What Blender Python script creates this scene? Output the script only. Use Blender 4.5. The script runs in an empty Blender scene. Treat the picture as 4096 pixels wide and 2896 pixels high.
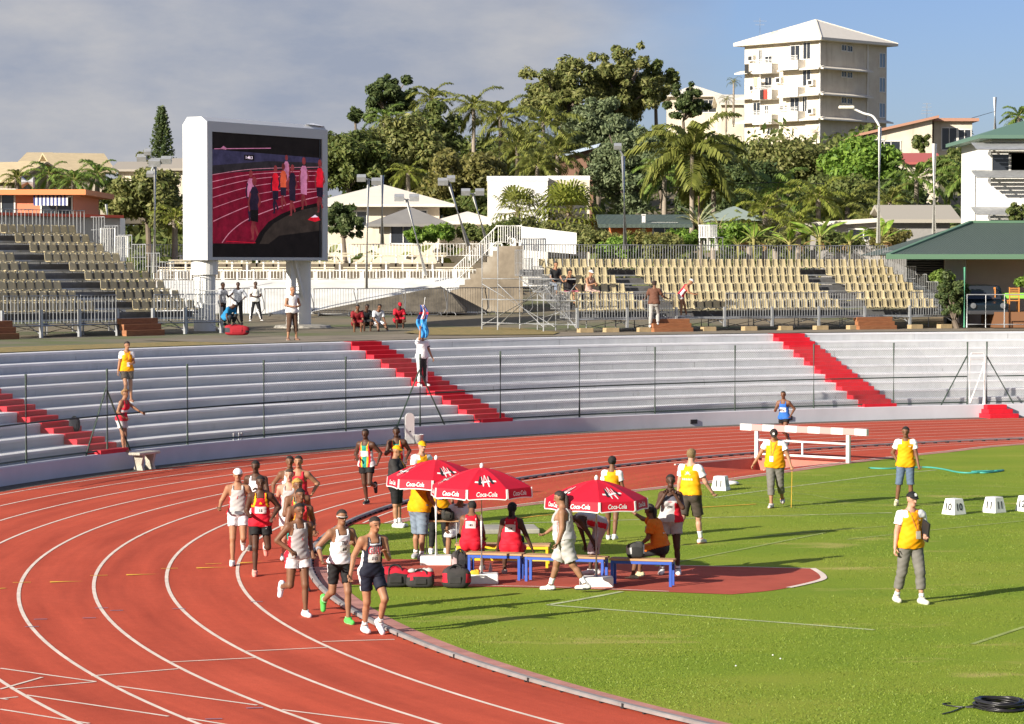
import bpy, math, random
import numpy as np
from mathutils import Vector, Matrix

# ---------------------------------------------------------------- camera, sky, sun, exposure
SC = bpy.context.scene
COL = SC.collection
PI = math.pi
FPX, CH, PITCH = 6088.7, 5.358, math.atan(385.86 / 10862)
cam_d = bpy.data.cameras.new("camera")
cam = bpy.data.objects.new("camera", cam_d)
COL.objects.link(cam)
cam.location = (0, 0, CH)
cam.rotation_euler = (PI / 2 - PITCH, 0, 0)
cam_d.sensor_width = 36.0
cam_d.sensor_fit = 'HORIZONTAL'
cam_d.lens = 36.0 * 10862 / 4096
cam_d.clip_start = 0.5
cam_d.clip_end = 6000
SC.camera = cam

SUN_AZ, SUN_EL = math.radians(222.0), math.radians(21.0)      # compass of the sun as seen from the scene (maths angle)
SUN_DIR = Vector((math.cos(SUN_AZ) * math.cos(SUN_EL), math.sin(SUN_AZ) * math.cos(SUN_EL), math.sin(SUN_EL)))
sl = bpy.data.lights.new("sun", 'SUN')
sl.energy = 4.9
sl.angle = math.radians(0.55)
sl.color = (1.0, 0.925, 0.80)
so = bpy.data.objects.new("sun", sl)
COL.objects.link(so)
so.rotation_euler = SUN_DIR.to_track_quat('Z', 'Y').to_euler()
so.location = (-60, -40, 60)

W = bpy.data.worlds.new("World")
SC.world = W
W.use_nodes = True
wn, wl = W.node_tree.nodes, W.node_tree.links
wn.clear()
w_out = wn.new('ShaderNodeOutputWorld')
sky = wn.new('ShaderNodeTexSky')
sky.sky_type = 'NISHITA'
sky.sun_disc = False
sky.sun_elevation = SUN_EL
sky.sun_rotation = math.atan2(SUN_DIR.x, SUN_DIR.y)
sky.air_density = 1.0
sky.dust_density = 0.6
sky.ozone_density = 1.6
bg = wn.new('ShaderNodeBackground'); bg.inputs['Strength'].default_value = 0.10
tint = wn.new('ShaderNodeMix'); tint.data_type = 'RGBA'; tint.blend_type = 'MULTIPLY'; tint.inputs[0].default_value = 1.0
tint.inputs[7].default_value = (0.36, 0.415, 0.64, 1)
wl.new(sky.outputs[0], tint.inputs[6]); wl.new(tint.outputs[2], bg.inputs['Color'])
tc = wn.new('ShaderNodeTexCoord')
sep = wn.new('ShaderNodeSeparateXYZ'); wl.new(tc.outputs['Generated'], sep.inputs[0])
mp = wn.new('ShaderNodeMapping'); wl.new(tc.outputs['Generated'], mp.inputs['Vector'])
mp.inputs['Scale'].default_value = (9.0, 9.0, 24.0)
mp.inputs['Rotation'].default_value = (0, 0.12, 0)
def wnoise(scale, detail, rough, off):
    m = wn.new('ShaderNodeMapping'); wl.new(mp.outputs[0], m.inputs['Vector'])
    m.inputs['Location'].default_value = off
    n = wn.new('ShaderNodeTexNoise'); n.inputs['Scale'].default_value = scale
    n.inputs['Detail'].default_value = detail; n.inputs['Roughness'].default_value = rough
    wl.new(m.outputs[0], n.inputs['Vector'])
    return n
def wmath(op, a, b=None, clamp=False):
    m = wn.new('ShaderNodeMath'); m.operation = op; m.use_clamp = clamp
    for i, s in enumerate((a, b)):
        if s is None: continue
        if isinstance(s, (int, float)): m.inputs[i].default_value = s
        else: wl.new(s, m.inputs[i])
    return m.outputs[0]
n1 = wnoise(0.55, 5, 0.5, (3.1, 0.4, 1.7))
n2 = wnoise(1.5, 8, 0.58, (8.2, 2.0, 5.3))
# cloud cover thickens towards the left of the view and thins out over the hill on the right
ratio = wmath('DIVIDE', sep.outputs['X'], wmath('MAXIMUM', sep.outputs['Y'], 0.05))
bias = wmath('MULTIPLY', ratio, -7.5)
cover = wmath('ADD', wmath('ADD', wmath('MULTIPLY', n1.outputs[0], 2.2), bias), -0.42)
cover = wmath('MULTIPLY', cover, 1.25, True)
cr = wn.new('ShaderNodeValToRGB')
cr.color_ramp.elements[0].position = 0.36; cr.color_ramp.elements[0].color = (0.190, 0.210, 0.262, 1)
cr.color_ramp.elements[1].position = 0.68; cr.color_ramp.elements[1].color = (0.30, 0.296, 0.305, 1)
wl.new(n2.outputs[0], cr.inputs[0])
bg2 = wn.new('ShaderNodeBackground'); bg2.inputs['Strength'].default_value = 1.0
wl.new(cr.outputs[0], bg2.inputs['Color'])
mx = wn.new('ShaderNodeMixShader')
# unseen cloud cover added behind the camera as fill light
back = wmath('MULTIPLY', sep.outputs['Y'], -3.0, True)
cover = wmath('MAXIMUM', cover, wmath('MULTIPLY', back, 0.7))
bg2.inputs['Strength'].default_value = 0.97
wl.new(wmath('MULTIPLY', cover, 0.93), mx.inputs[0]); wl.new(bg.outputs[0], mx.inputs[1]); wl.new(bg2.outputs[0], mx.inputs[2])
wl.new(mx.outputs[0], w_out.inputs['Surface'])

SC.view_settings.view_transform = 'Standard'
SC.view_settings.look = 'None'
SC.view_settings.gamma = 1.0
SC.view_settings.exposure = 0.88
SC.cycles.max_bounces = 6
SC.cycles.diffuse_bounces = 3
SC.cycles.glossy_bounces = 2
SC.cycles.transmission_bounces = 3
SC.cycles.transparent_max_bounces = 12
SC.cycles.caustics_reflective = False
SC.cycles.caustics_refractive = False

# ---------------------------------------------------------------- helpers
def ray(u, v):
    x = (u - 1148) / FPX; y = -(v - 811.7) / FPX
    return x, math.cos(PITCH) + y * math.sin(PITCH), -math.sin(PITCH) + y * math.cos(PITCH)
def G(u, v, z=0.0):
    x, dy, dz = ray(u, v); t = (z - CH) / dz
    return Vector((x * t, dy * t, z))
def at(u, v, Y):
    x, dy, dz = ray(u, v); t = Y / dy
    return Vector((x * t, Y, CH + dz * t))

MW = {}
def reg(o, loc=(0, 0, 0), rz=0.0, s=1.0):
    MW[o.name] = Matrix.Translation(Vector(loc)) @ Matrix.Rotation(rz, 4, 'Z') @ Matrix.Scale(s, 4)
def tag(o, label=None, cat=None, group=None, kind=None):
    if label: o['label'] = label
    if cat: o['category'] = cat
    if group: o['group'] = group
    if kind: o['kind'] = kind
    return o
def thing(name, label, cat, loc=(0, 0, 0), rz=0.0, group=None, s=1.0):
    o = bpy.data.objects.new(name, None)
    o.empty_display_size = 0.2
    COL.objects.link(o)
    o.location = Vector(loc); o.rotation_euler = (0, 0, rz); o.scale = (s, s, s)
    reg(o, loc, rz, s)
    return tag(o, label, cat, group)
def dup(root, loc=None, rz=None, s=None, label=None, group=None, parent=None):
    c = root.copy(); COL.objects.link(c)
    if parent is not None: c.parent = parent
    if loc is not None: c.location = Vector(loc)
    if rz is not None: c.rotation_euler = (0, 0, rz)
    if s is not None: c.scale = (s, s, s)
    if label: c['label'] = label
    if group: c['group'] = group
    for ch in root.children: dup(ch, parent=c)
    return c

def frame_of(d):
    d = Vector(d).normalized()
    up = Vector((0, 0, 1)) if abs(d.z) < 0.95 else Vector((1, 0, 0))
    a = d.cross(up).normalized(); b = a.cross(d).normalized()
    return a, b, d

class MB:
    def __init__(s): s.v = []; s.f = []; s.m = []; s.uvs = None
    def add(s, vs, fs, mi=0):
        o = len(s.v); s.v.extend([tuple(x) for x in vs]); s.f.extend([tuple(i + o for i in f) for f in fs]); s.m.extend([mi] * len(fs)); return s
    def quad(s, a, b, c, d, mi=0): return s.add([a, b, c, d], [(0, 1, 2, 3)], mi)
    def box(s, c, size, mi=0, rz=0.0, M=None):
        x, y, z = [k / 2 for k in size]
        vs = [Vector((i * x, j * y, k * z)) for k in (-1, 1) for j in (-1, 1) for i in (-1, 1)]
        R = Matrix.Rotation(rz, 3, 'Z') if M is None else M
        vs = [R @ v + Vector(c) for v in vs]
        return s.add(vs, [(0, 2, 3, 1), (4, 5, 7, 6), (0, 1, 5, 4), (2, 6, 7, 3), (0, 4, 6, 2), (1, 3, 7, 5)], mi)
    def box2(s, lo, hi, mi=0):
        lo, hi = Vector(lo), Vector(hi); return s.box((lo + hi) / 2, hi - lo, mi)
    def bar(s, a, b, w, h=None, mi=0):
        a, b = Vector(a), Vector(b); h = w if h is None else h
        p, q, d = frame_of(b - a)
        vs = [e + p * i * w / 2 + q * j * h / 2 for e in (a, b) for (i, j) in ((-1, -1), (1, -1), (1, 1), (-1, 1))]
        return s.add(vs, [(0, 1, 2, 3), (7, 6, 5, 4), (0, 4, 5, 1), (1, 5, 6, 2), (2, 6, 7, 3), (3, 7, 4, 0)], mi)
    def tube(s, pts, r, n=8, mi=0, caps=True):
        pts = [Vector(p) for p in pts]
        rr = r if isinstance(r, (list, tuple)) else [r] * len(pts)
        vs = []; ref = None
        for i, p in enumerate(pts):
            d = (pts[min(i + 1, len(pts) - 1)] - pts[max(i - 1, 0)])
            if d.length < 1e-9: d = Vector((0, 0, 1))
            d.normalize()
            if ref is None: a, b, _ = frame_of(d)
            else:
                a = (ref - d * ref.dot(d))
                a = a.normalized() if a.length > 1e-6 else frame_of(d)[0]
                b = d.cross(a)
            ref = a
            for k in range(n):
                t = 2 * PI * k / n
                vs.append(p + a * math.cos(t) * rr[i] + b * math.sin(t) * rr[i])
        fs = []
        for i in range(len(pts) - 1):
            for k in range(n):
                k2 = (k + 1) % n
                fs.append((i * n + k, i * n + k2, (i + 1) * n + k2, (i + 1) * n + k))
        if caps:
            fs.append(tuple(range(n - 1, -1, -1))); fs.append(tuple(range((len(pts) - 1) * n, len(pts) * n)))
        return s.add(vs, fs, mi)
    def lathe(s, prof, c=(0, 0, 0), n=16, mi=0):
        c = Vector(c); vs = []; fs = []
        for (r, z) in prof:
            for k in range(n):
                t = 2 * PI * k / n; vs.append(c + Vector((r * math.cos(t), r * math.sin(t), z)))
        for i in range(len(prof) - 1):
            for k in range(n):
                k2 = (k + 1) % n; fs.append((i * n + k, i * n + k2, (i + 1) * n + k2, (i + 1) * n + k))
        fs.append(tuple(range(n - 1, -1, -1))); fs.append(tuple(range((len(prof) - 1) * n, len(prof) * n)))
        return s.add(vs, fs, mi)
    def prism(s, poly, z0, z1, mi=0, axis='z', T=None):
        """poly: 2-D outline (counter-clockwise), extruded between z0 and z1; T maps (x,y,z) -> point"""
        n = len(poly); T = T or (lambda x, y, z: Vector((x, y, z)))
        vs = [T(x, y, z0) for x, y in poly] + [T(x, y, z1) for x, y in poly]
        fs = [tuple(range(n - 1, -1, -1)), tuple(range(n, 2 * n))] + [(i, (i + 1) % n, n + (i + 1) % n, n + i) for i in range(n)]
        return s.add(vs, fs, mi)
    def build(s, name, mats, parent=None, world=False, smooth=False, bevel=0.0):
        me = bpy.data.meshes.new(name)
        vs = s.v
        if world and parent is not None:
            inv = MW[parent.name].inverted(); vs = [tuple(inv @ Vector(v)) for v in vs]
        me.from_pydata(vs, [], s.f)
        if not isinstance(mats, (list, tuple)): mats = [mats]
        for m in mats: me.materials.append(m)
        if len(mats) > 1: me.polygons.foreach_set('material_index', s.m)
        if smooth: me.polygons.foreach_set('use_smooth', [True] * len(me.polygons))
        me.update()
        o = bpy.data.objects.new(name, me); COL.objects.link(o)
        if parent is not None: o.parent = parent; MW[o.name] = MW[parent.name]
        else: reg(o)
        if bevel > 0:
            md = o.modifiers.new('bevel', 'BEVEL'); md.width = bevel; md.segments = 2; md.limit_method = 'ANGLE'; md.angle_limit = math.radians(40)
        return o

# ---------------------------------------------------------------- materials
def mat(name, col, rough=0.7, noise=0.0, nscale=5.0, bump=0.0, bscale=20.0, metal=0.0, spec=0.5, sub=None, stretch=(1, 1, 1), col2=None, coord='Object', detail=5, trans=0.0):
    m = bpy.data.materials.new(name); m.use_nodes = True
    nt = m.node_tree; b = nt.nodes['Principled BSDF']
    b.inputs['Base Color'].default_value = (*col, 1)
    b.inputs['Roughness'].default_value = rough
    b.inputs['Metallic'].default_value = metal
    b.inputs['Specular IOR Level'].default_value = spec
    if noise > 0 or bump > 0 or col2:
        t = nt.nodes.new('ShaderNodeTexCoord'); mp = nt.nodes.new('ShaderNodeMapping')
        mp.inputs['Scale'].default_value = stretch
        nt.links.new(t.outputs[coord], mp.inputs['Vector'])
    if noise > 0 or col2:
        n = nt.nodes.new('ShaderNodeTexNoise'); n.inputs['Scale'].default_value = nscale; n.inputs['Detail'].default_value = detail; n.inputs['Roughness'].default_value = 0.6
        nt.links.new(mp.outputs[0], n.inputs['Vector'])
        r = nt.nodes.new('ShaderNodeValToRGB')
        r.color_ramp.elements[0].position = 0.3; r.color_ramp.elements[1].position = 0.7
        c0 = tuple(max(0, c * (1 - noise)) for c in col); c1 = col2 if col2 else tuple(min(1, c * (1 + noise)) for c in col)
        r.color_ramp.elements[0].color = (*c0, 1); r.color_ramp.elements[1].color = (*c1, 1)
        nt.links.new(n.outputs[0], r.inputs[0]); nt.links.new(r.outputs[0], b.inputs['Base Color'])
    if bump > 0:
        n2 = nt.nodes.new('ShaderNodeTexNoise'); n2.inputs['Scale'].default_value = bscale; n2.inputs['Detail'].default_value = 6
        nt.links.new(mp.outputs[0], n2.inputs['Vector'])
        bp = nt.nodes.new('ShaderNodeBump'); bp.inputs['Strength'].default_value = bump; bp.inputs['Distance'].default_value = 0.02
        nt.links.new(n2.outputs[0], bp.inputs['Height']); nt.links.new(bp.outputs[0], b.inputs['Normal'])
    return m
MATS = {}
def pm(key, col, rough=0.6, **k):
    if key not in MATS: MATS[key] = mat(key, col, rough, **k)
    return MATS[key]
def noise_ramp(m, scale, stops, stretch=(1, 1, 1), detail=6, coord='Object', target='Base Color', rough=0.6, off=(0, 0, 0)):
    nt = m.node_tree; b = nt.nodes['Principled BSDF']
    t = nt.nodes.new('ShaderNodeTexCoord'); mp = nt.nodes.new('ShaderNodeMapping'); mp.inputs['Scale'].default_value = stretch
    mp.inputs['Location'].default_value = off
    n = nt.nodes.new('ShaderNodeTexNoise'); n.inputs['Scale'].default_value = scale; n.inputs['Detail'].default_value = detail; n.inputs['Roughness'].default_value = rough
    r = nt.nodes.new('ShaderNodeValToRGB')
    el = r.color_ramp.elements
    el[0].position, el[0].color = stops[0][0], (*stops[0][1], 1); el[1].position, el[1].color = stops[1][0], (*stops[1][1], 1)
    for p, c in stops[2:]:
        e = el.new(p); e.color = (*c, 1)
    nt.links.new(t.outputs[coord], mp.inputs[0]); nt.links.new(mp.outputs[0], n.inputs['Vector']); nt.links.new(n.outputs[0], r.inputs[0])
    return r.outputs[0]
def mixc(m, fac, a, b, mode='MIX'):
    nt = m.node_tree; x = nt.nodes.new('ShaderNodeMix'); x.data_type = 'RGBA'; x.blend_type = mode
    for sock, val in ((x.inputs[0], fac), (x.inputs[6], a), (x.inputs[7], b)):
        if isinstance(val, (int, float)): sock.default_value = val
        elif isinstance(val, tuple): sock.default_value = (*val, 1)
        else: nt.links.new(val, sock)
    return x.outputs[2]
def base(m, sock): m.node_tree.links.new(sock, m.node_tree.nodes['Principled BSDF'].inputs['Base Color'])

M_track = mat('red_track', (0.5, 0.095, 0.055), 0.9, bump=0.25, bscale=90, spec=0.1)
a_ = noise_ramp(M_track, 0.35, [(0.3, (0.54, 0.090, 0.048)), (0.7, (0.60, 0.106, 0.058))])
b_ = noise_ramp(M_track, 60, [(0.3, (0.8, 0.8, 0.8)), (0.7, (1, 1, 1))], detail=2)
def polar_noise(m, sr, sa, lo, hi, cx=32.66, cy=51.27):
    """streaks that follow the bend: noise in (radius, angle) round the centre of the bend"""
    nt = m.node_tree; N = nt.nodes.new; t = N('ShaderNodeTexCoord'); s = N('ShaderNodeSeparateXYZ'); nt.links.new(t.outputs['Object'], s.inputs[0])
    def mth(op, a, b=0.0):
        k = N('ShaderNodeMath'); k.operation = op
        for i, q in enumerate((a, b)):
            if isinstance(q, (int, float)): k.inputs[i].default_value = q
            else: nt.links.new(q, k.inputs[i])
        return k.outputs[0]
    x, y = mth('SUBTRACT', s.outputs[0], cx), mth('SUBTRACT', s.outputs[1], cy)
    r = mth('SQRT', mth('ADD', mth('MULTIPLY', x, x), mth('MULTIPLY', y, y))); c = N('ShaderNodeCombineXYZ')
    nt.links.new(mth('MULTIPLY', r, sr), c.inputs[0]); nt.links.new(mth('MULTIPLY', mth('ARCTAN2', y, mth('MULTIPLY', x, -1.0)), sa), c.inputs[1])
    nt.links.new(mth('MULTIPLY', s.outputs[2], 1.3), c.inputs[2])
    n = N('ShaderNodeTexNoise'); n.inputs['Scale'].default_value = 1.0; n.inputs['Detail'].default_value = 7; n.inputs['Roughness'].default_value = .62; nt.links.new(c.outputs[0], n.inputs['Vector'])
    q = N('ShaderNodeValToRGB'); q.color_ramp.elements[0].position, q.color_ramp.elements[1].position = .32, .68
    q.color_ramp.elements[0].color, q.color_ramp.elements[1].color = (*lo, 1), (*hi, 1); nt.links.new(n.outputs[0], q.inputs[0]); return q.outputs[0]
c_ = mixc(M_track, 1.0, a_, b_, 'MULTIPLY')
c_ = mixc(M_track, 1.0, c_, polar_noise(M_track, 1.7, 5.0, (.74, .72, .76), (1.07, 1.08, 1.10)), 'MULTIPLY')
base(M_track, mixc(M_track, 1.0, c_, polar_noise(M_track, 6.0, 160.0, (.93, .93, .93), (1.03, 1.03, 1.03)), 'MULTIPLY'))
M_runway = mat('faded_red_runway', (0.40, 0.088, 0.060), 0.9, noise=0.16, nscale=1.2, bump=0.25, bscale=80, spec=0.1)
M_redfaded = mat('faded_red_border', (0.42, 0.2, 0.17), 0.9, noise=0.25, nscale=2.5, bump=0.2, bscale=60, spec=0.2)
M_line = mat('white_line_paint', (0.72, 0.61, 0.53), 0.85, noise=0.14, nscale=2.5, spec=0.1)
M_yline = mat('yellow_line_paint', (0.75, 0.42, 0.06), 0.8, noise=0.15, nscale=8, spec=0.2)
M_bline = mat('blue_mark_paint', (0.27, 0.2, 0.28), 0.85, noise=0.2, nscale=8, spec=0.2)
M_grass = mat('short_lawn', (0.12, 0.2, 0.03), 0.95, bump=0.9, bscale=45, spec=0.12)
g1 = noise_ramp(M_grass, 0.16, [(0.28, (0.155, 0.25, 0.022)), (0.5, (0.215, 0.29, 0.028)), (0.72, (0.29, 0.315, 0.046))], stretch=(1, 1.5, 1), detail=6)
g2 = noise_ramp(M_grass, 26, [(0.25, (0.66, 0.70, 0.62)), (0.55, (1, 1, 1)), (0.8, (1.22, 1.15, 1.0))], detail=4)
g3 = noise_ramp(M_grass, 0.42, [(0.59, (0, 0, 0)), (0.72, (0.85, 0.85, 0.85))], stretch=(0.6, 1.6, 1), detail=7, off=(4.3, 1.2, 0))
g_ = mixc(M_grass, 1.0, g1, g2, 'MULTIPLY')
base(M_grass, mixc(M_grass, g3, g_, (0.47, 0.38, 0.14)))
M_whitewash_lit_lip = mat('whitewash_and_lit_lip', (0.66, 0.66, 0.68), 0.85, noise=0.10, nscale=0.9, bump=0.15, bscale=25, spec=0.25)
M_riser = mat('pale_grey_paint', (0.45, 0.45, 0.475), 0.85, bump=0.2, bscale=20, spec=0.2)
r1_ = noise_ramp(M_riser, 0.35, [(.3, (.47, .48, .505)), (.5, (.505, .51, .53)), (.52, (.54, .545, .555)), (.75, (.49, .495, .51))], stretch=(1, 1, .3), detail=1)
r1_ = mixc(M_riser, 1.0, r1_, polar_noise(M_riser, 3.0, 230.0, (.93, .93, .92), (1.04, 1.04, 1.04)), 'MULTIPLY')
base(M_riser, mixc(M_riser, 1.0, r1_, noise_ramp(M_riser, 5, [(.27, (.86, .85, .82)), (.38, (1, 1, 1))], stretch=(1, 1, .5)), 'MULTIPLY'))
M_redpaint = mat('red_step_paint', (0.60, 0.014, 0.03), 0.6, noise=0.12, nscale=3, spec=0.35)
M_concrete = mat('weathered_concrete', (0.33, 0.31, 0.27), 0.9, noise=0.28, nscale=1.2, bump=0.4, bscale=12)
M_asphalt = mat('dusty_asphalt', (0.20, 0.165, 0.12), 0.95, noise=0.3, nscale=0.8, bump=0.3, bscale=30)
M_kerbgrey = mat('aluminium_kerb', (0.27, 0.245, 0.24), 0.55, noise=0.22, nscale=3, metal=0.1)
M_green = mat('dark_green_steel', (0.035, 0.06, 0.045), 0.5, noise=0.2, nscale=6)
M_wire = mat('galvanised_wire', (0.16, 0.18, 0.17), 0.5, noise=0.1, nscale=6, metal=0.3)
M_galv = mat('galvanised_steel', (0.46, 0.47, 0.48), 0.42, noise=0.15, nscale=4, metal=0.55)
M_dirt = mat('dry_earth', (0.2, 0.14, 0.08), 0.95, noise=0.35, nscale=2.2, bump=0.5, bscale=14)
M_white = mat('white_paint', (0.78, 0.77, 0.74), 0.5, noise=0.05, nscale=2)
M_black = mat('black_rubber', (0.015, 0.015, 0.017), 0.6, noise=0.2, nscale=8)
# ---------------------------------------------------------------- the stadium: offsets of the running track
CX, CY, R0, LANE = 32.66, 51.27, 36.45, 1.22
def path(R, a0=90.0, a1=270.0, n=180, straight=84.0):
    """far straight, bend, near straight at distance R from the bend's centre line"""
    pts = []
    if straight > 0 and a0 <= 90: pts += [(CX + straight * (1 - i / 12), CY + R) for i in range(12)]
    for i in range(n + 1):
        a = math.radians(a0 + (a1 - a0) * i / n); pts.append((CX + R * math.cos(a), CY + R * math.sin(a)))
    if straight > 0 and a1 >= 270: pts += [(CX + straight * i / 12, CY - R) for i in range(1, 13)]
    return pts
def pol(R, a, z=0.0):
    a = math.radians(a); return Vector((CX + R * math.cos(a), CY + R * math.sin(a), z))
def az_of(p): return math.degrees(math.atan2(p[1] - CY, p[0] - CX)) % 360
def band(mb, Ra, Rb, z, mi=0, **k):
    A, B = path(Ra, **k), path(Rb, **k); n = len(A)
    mb.add([(x, y, z) for x, y in A] + [(x, y, z) for x, y in B], [(i, i + 1, n + i + 1, n + i) for i in range(n - 1)], mi)
    return mb
def ringloft(mb, prof, mi=0, mis=None, **k):
    """prof: list of (R, z) swept along the stadium"""
    L = [[(x, y, z) for x, y in path(R, **k)] for R, z in prof]; n = len(L[0])
    for j in range(len(prof) - 1):
        mb.add(L[j] + L[j + 1], [(i, n + i, n + i + 1, i + 1) for i in range(n - 1)], mis[j] if mis else mi)
    return mb
def ribbon(mb, pts, w, z, mi=0):
    pts = [Vector((p[0], p[1], 0)) for p in pts]; L, Rr = [], []
    for i, p in enumerate(pts):
        d = (pts[min(i + 1, len(pts) - 1)] - pts[max(i - 1, 0)]).normalized(); nrm = Vector((-d.y, d.x, 0)) * w / 2
        L.append((p.x + nrm.x, p.y + nrm.y, z)); Rr.append((p.x - nrm.x, p.y - nrm.y, z))
    n = len(pts); mb.add(L + Rr, [(n + i, n + i + 1, i + 1, i) for i in range(n - 1)], mi); return mb
def spline(pts, n=10):
    P = [Vector((p[0], p[1], p[2] if len(p) > 2 else 0)) for p in pts]; out = []
    for i in range(len(P) - 1):
        p0, p1, p2, p3 = P[max(i - 1, 0)], P[i], P[i + 1], P[min(i + 2, len(P) - 1)]
        for k in range(n):
            t = k / n
            out.append(0.5 * ((2 * p1) + (p2 - p0) * t + (2 * p0 - 5 * p1 + 4 * p2 - p3) * t * t + (3 * p1 - p0 - 3 * p2 + p3) * t ** 3))
    out.append(P[-1]); return out

# base ground far below everything, the infield lawn, the track
mb = MB(); mb.quad((-4000, -1500, -0.9), (4000, -1500, -0.9), (4000, 5000, -0.9), (-4000, 5000, -0.9))
tag(mb.build('ground', mat('far_ground', (0.07, 0.08, 0.035), 0.95, noise=0.3, nscale=0.02)), kind='structure')
from mathutils.geometry import delaunay_2d_cdt
PIT_A, PIT_D = G(1695, 1026.5), G(1513, 1043.6)
_d = (PIT_D - PIT_A).normalized(); _n = Vector((_d.y, -_d.x, 0)); _n = _n if _n.dot(Vector((CX, CY, 0)) - PIT_A) > 0 else -_n
PIT_L = (PIT_D - PIT_A).length; PIT_W = 2.9
PIT = [PIT_A, PIT_D, PIT_D + _n * PIT_W, PIT_A + _n * PIT_W]
def sheet(outline, z, hole=None):
    V = [Vector((p[0], p[1])) for p in outline]; E = [(i, (i + 1) % len(V)) for i in range(len(V))]
    if hole:
        o = len(V); V += [Vector((p[0], p[1])) for p in hole]; E += [(o + i, o + (i + 1) % len(hole)) for i in range(len(hole))]
    v, e, f, *_ = delaunay_2d_cdt(V, E, [], 0, 1e-5)
    P = [tuple(p) for p in outline]; H = [tuple(p) for p in hole] if hole else None
    def inside(q, poly):
        c = False; n = len(poly)
        for i in range(n):
            a, b = poly[i], poly[i - 1]
            if (a[1] > q[1]) != (b[1] > q[1]) and q[0] < (b[0] - a[0]) * (q[1] - a[1]) / (b[1] - a[1]) + a[0]: c = not c
        return c
    keep = []
    for t in f:
        c = sum((Vector(v[i]) for i in t), Vector((0, 0))) / len(t)
        if inside(c, P) and not (H and inside(c, H)):
            a, b, cc = [Vector(v[i]) for i in t[:3]]
            keep.append(tuple(t) if (b - a).cross(cc - a) > 0 else tuple(t)[::-1])
    return MB().add([(p[0], p[1], z) for p in v], keep)
tag(sheet(path(36.3), 0.0, PIT).build('infield_lawn', M_grass), kind='structure')
mb = band(MB(), 36.30, 46.55, 0.004)
tag(mb.build('running_track', M_track), kind='structure')
mb = band(MB(), 46.5, 47.4, 0.002)
tag(mb.build('gravel_strip', mat('dark_gravel', (0.10, 0.09, 0.075), 0.95, noise=0.5, nscale=9, bump=0.5, bscale=40)), kind='structure')
mb = band(MB(), 35.98, 36.36, 0.008, a0=185, a1=270)
tag(mb.build('track_border', M_redfaded), kind='structure')
mb = band(MB(), 36.28, 36.31, 0.0045, a0=90, a1=185); tag(mb.build('track_joint', M_track), kind='structure')

# inner steeplechase lane: red ground between the kerb and a curve that swings into the infield
LSP = spline([G(862, 1174), G(932, 1160), G(1180, 1130), G(1416, 1100), G(1597, 1079), G(1760, 1056), G(1926, 1033), G(2110, 1013), G(2296, 995), pol(36.2, 106)], 8)
out = [pol(36.2, 106 + (172.5 - 106) * i / 60) for i in range(61)]
out = [pol(36.28, 106 + (172.5 - 106) * i / 60) for i in range(61)]
tag(sheet([p for p in LSP[:-1]] + [p for p in out], 0.008, PIT).build('steeplechase_lane', M_track), kind='structure')
# the water jump: floor rising away from the barrier, four sides, pale coping
pa, pd, pc, pb = PIT; dz = Vector((0, 0, -0.62)); up8 = Vector((0, 0, 0.008))
m1 = MB()
m1.quad(pa + dz, pb + dz, pc, pd); m1.quad(pa + up8, pb + up8, pb + dz, pa + dz); m1.add([pa + up8, pa + dz, pd + up8], [(0, 1, 2)]); m1.add([pb + up8, pc + up8, pb + dz], [(0, 1, 2)])
o = m1.build('water_jump_pit', mat('pit_red', (.50, .15, .11), .8, noise=.15, nscale=2)); tag(o, kind='structure')
m1 = MB(); m1.bar(pa + Vector((0, 0, .02)), pd + Vector((0, 0, .02)), .05, .04); m1.bar(pb.lerp(pc, .05) + Vector((0, 0, .015)), pc + Vector((0, 0, .015)), .03, .02)
o = m1.build('pit_coping', M_line); tag(o, kind='structure')
mb = MB(); brd = [p + (Vector((CX, CY, 0)) - p).normalized() * 0.16 for p in LSP]
mb = ribbon(MB(), brd, 0.3, 0.006); tag(mb.build('lane_border', M_redfaded), kind='structure')
# javelin runway with its rounded end
RW = [G(700, 1302), G(765, 1311), G(1250, 1319), G(1640, 1333.5)]
arc_c = (G(1845, 1300) - Vector((8.0, 0.15, 0)))
tip0, tip1 = G(1640, 1333.5), G(1822, 1275)
arcp = spline([tip0, G(1742, 1323), G(1835, 1303), G(1845, 1291), tip1], 8)
mb = MB(); top_ = [G(1822, 1275), G(1520, 1267.5), G(1370, 1262), G(870, 1254), G(705, 1244)]
pl = RW[:-1] + arcp + top_[1:]
mb.add([(p.x, p.y, 0.0065) for p in pl], [tuple(range(len(pl)))])
tag(mb.build('javelin_runway', M_runway), kind='structure')

lm = MB()
for k in range(1, 9): band(lm, R0 + LANE * k - 0.03, R0 + LANE * k + 0.03, 0.009)
band(lm, 36.08, 36.13, 0.012, a0=112, a1=172)
ribbon(lm, LSP, 0.06, 0.013)
band(lm, 35.36, 35.41, 0.012, a0=110, a1=137)
def seg(a, b, w, z=0.0095, mi=0):
    ribbon(lm, [G(*a), G(*b)], w, z, mi)
for a, b in (((885, 1435), (723, 1440)), ((733, 1453), (545, 1462)), ((577, 1476), (380, 1486)), ((400, 1501), (205, 1517)), ((215, 1530), (25, 1547)), ((40, 1564), (-160, 1584))):
    seg(a, b, 0.05, 0.0105)
for a, b in (((0, 1500), (215, 1530)), ((0, 1547), (95, 1520)), ((263, 1540), (577, 1583)), ((58, 1560), (378, 1608)), ((632, 1593), (905, 1627)), ((418, 1612), (640, 1648)), ((0, 1592), (200, 1624)), ((-60, 1560), (17, 1570))):
    seg(a, b, 0.05, 0.0115)
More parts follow.
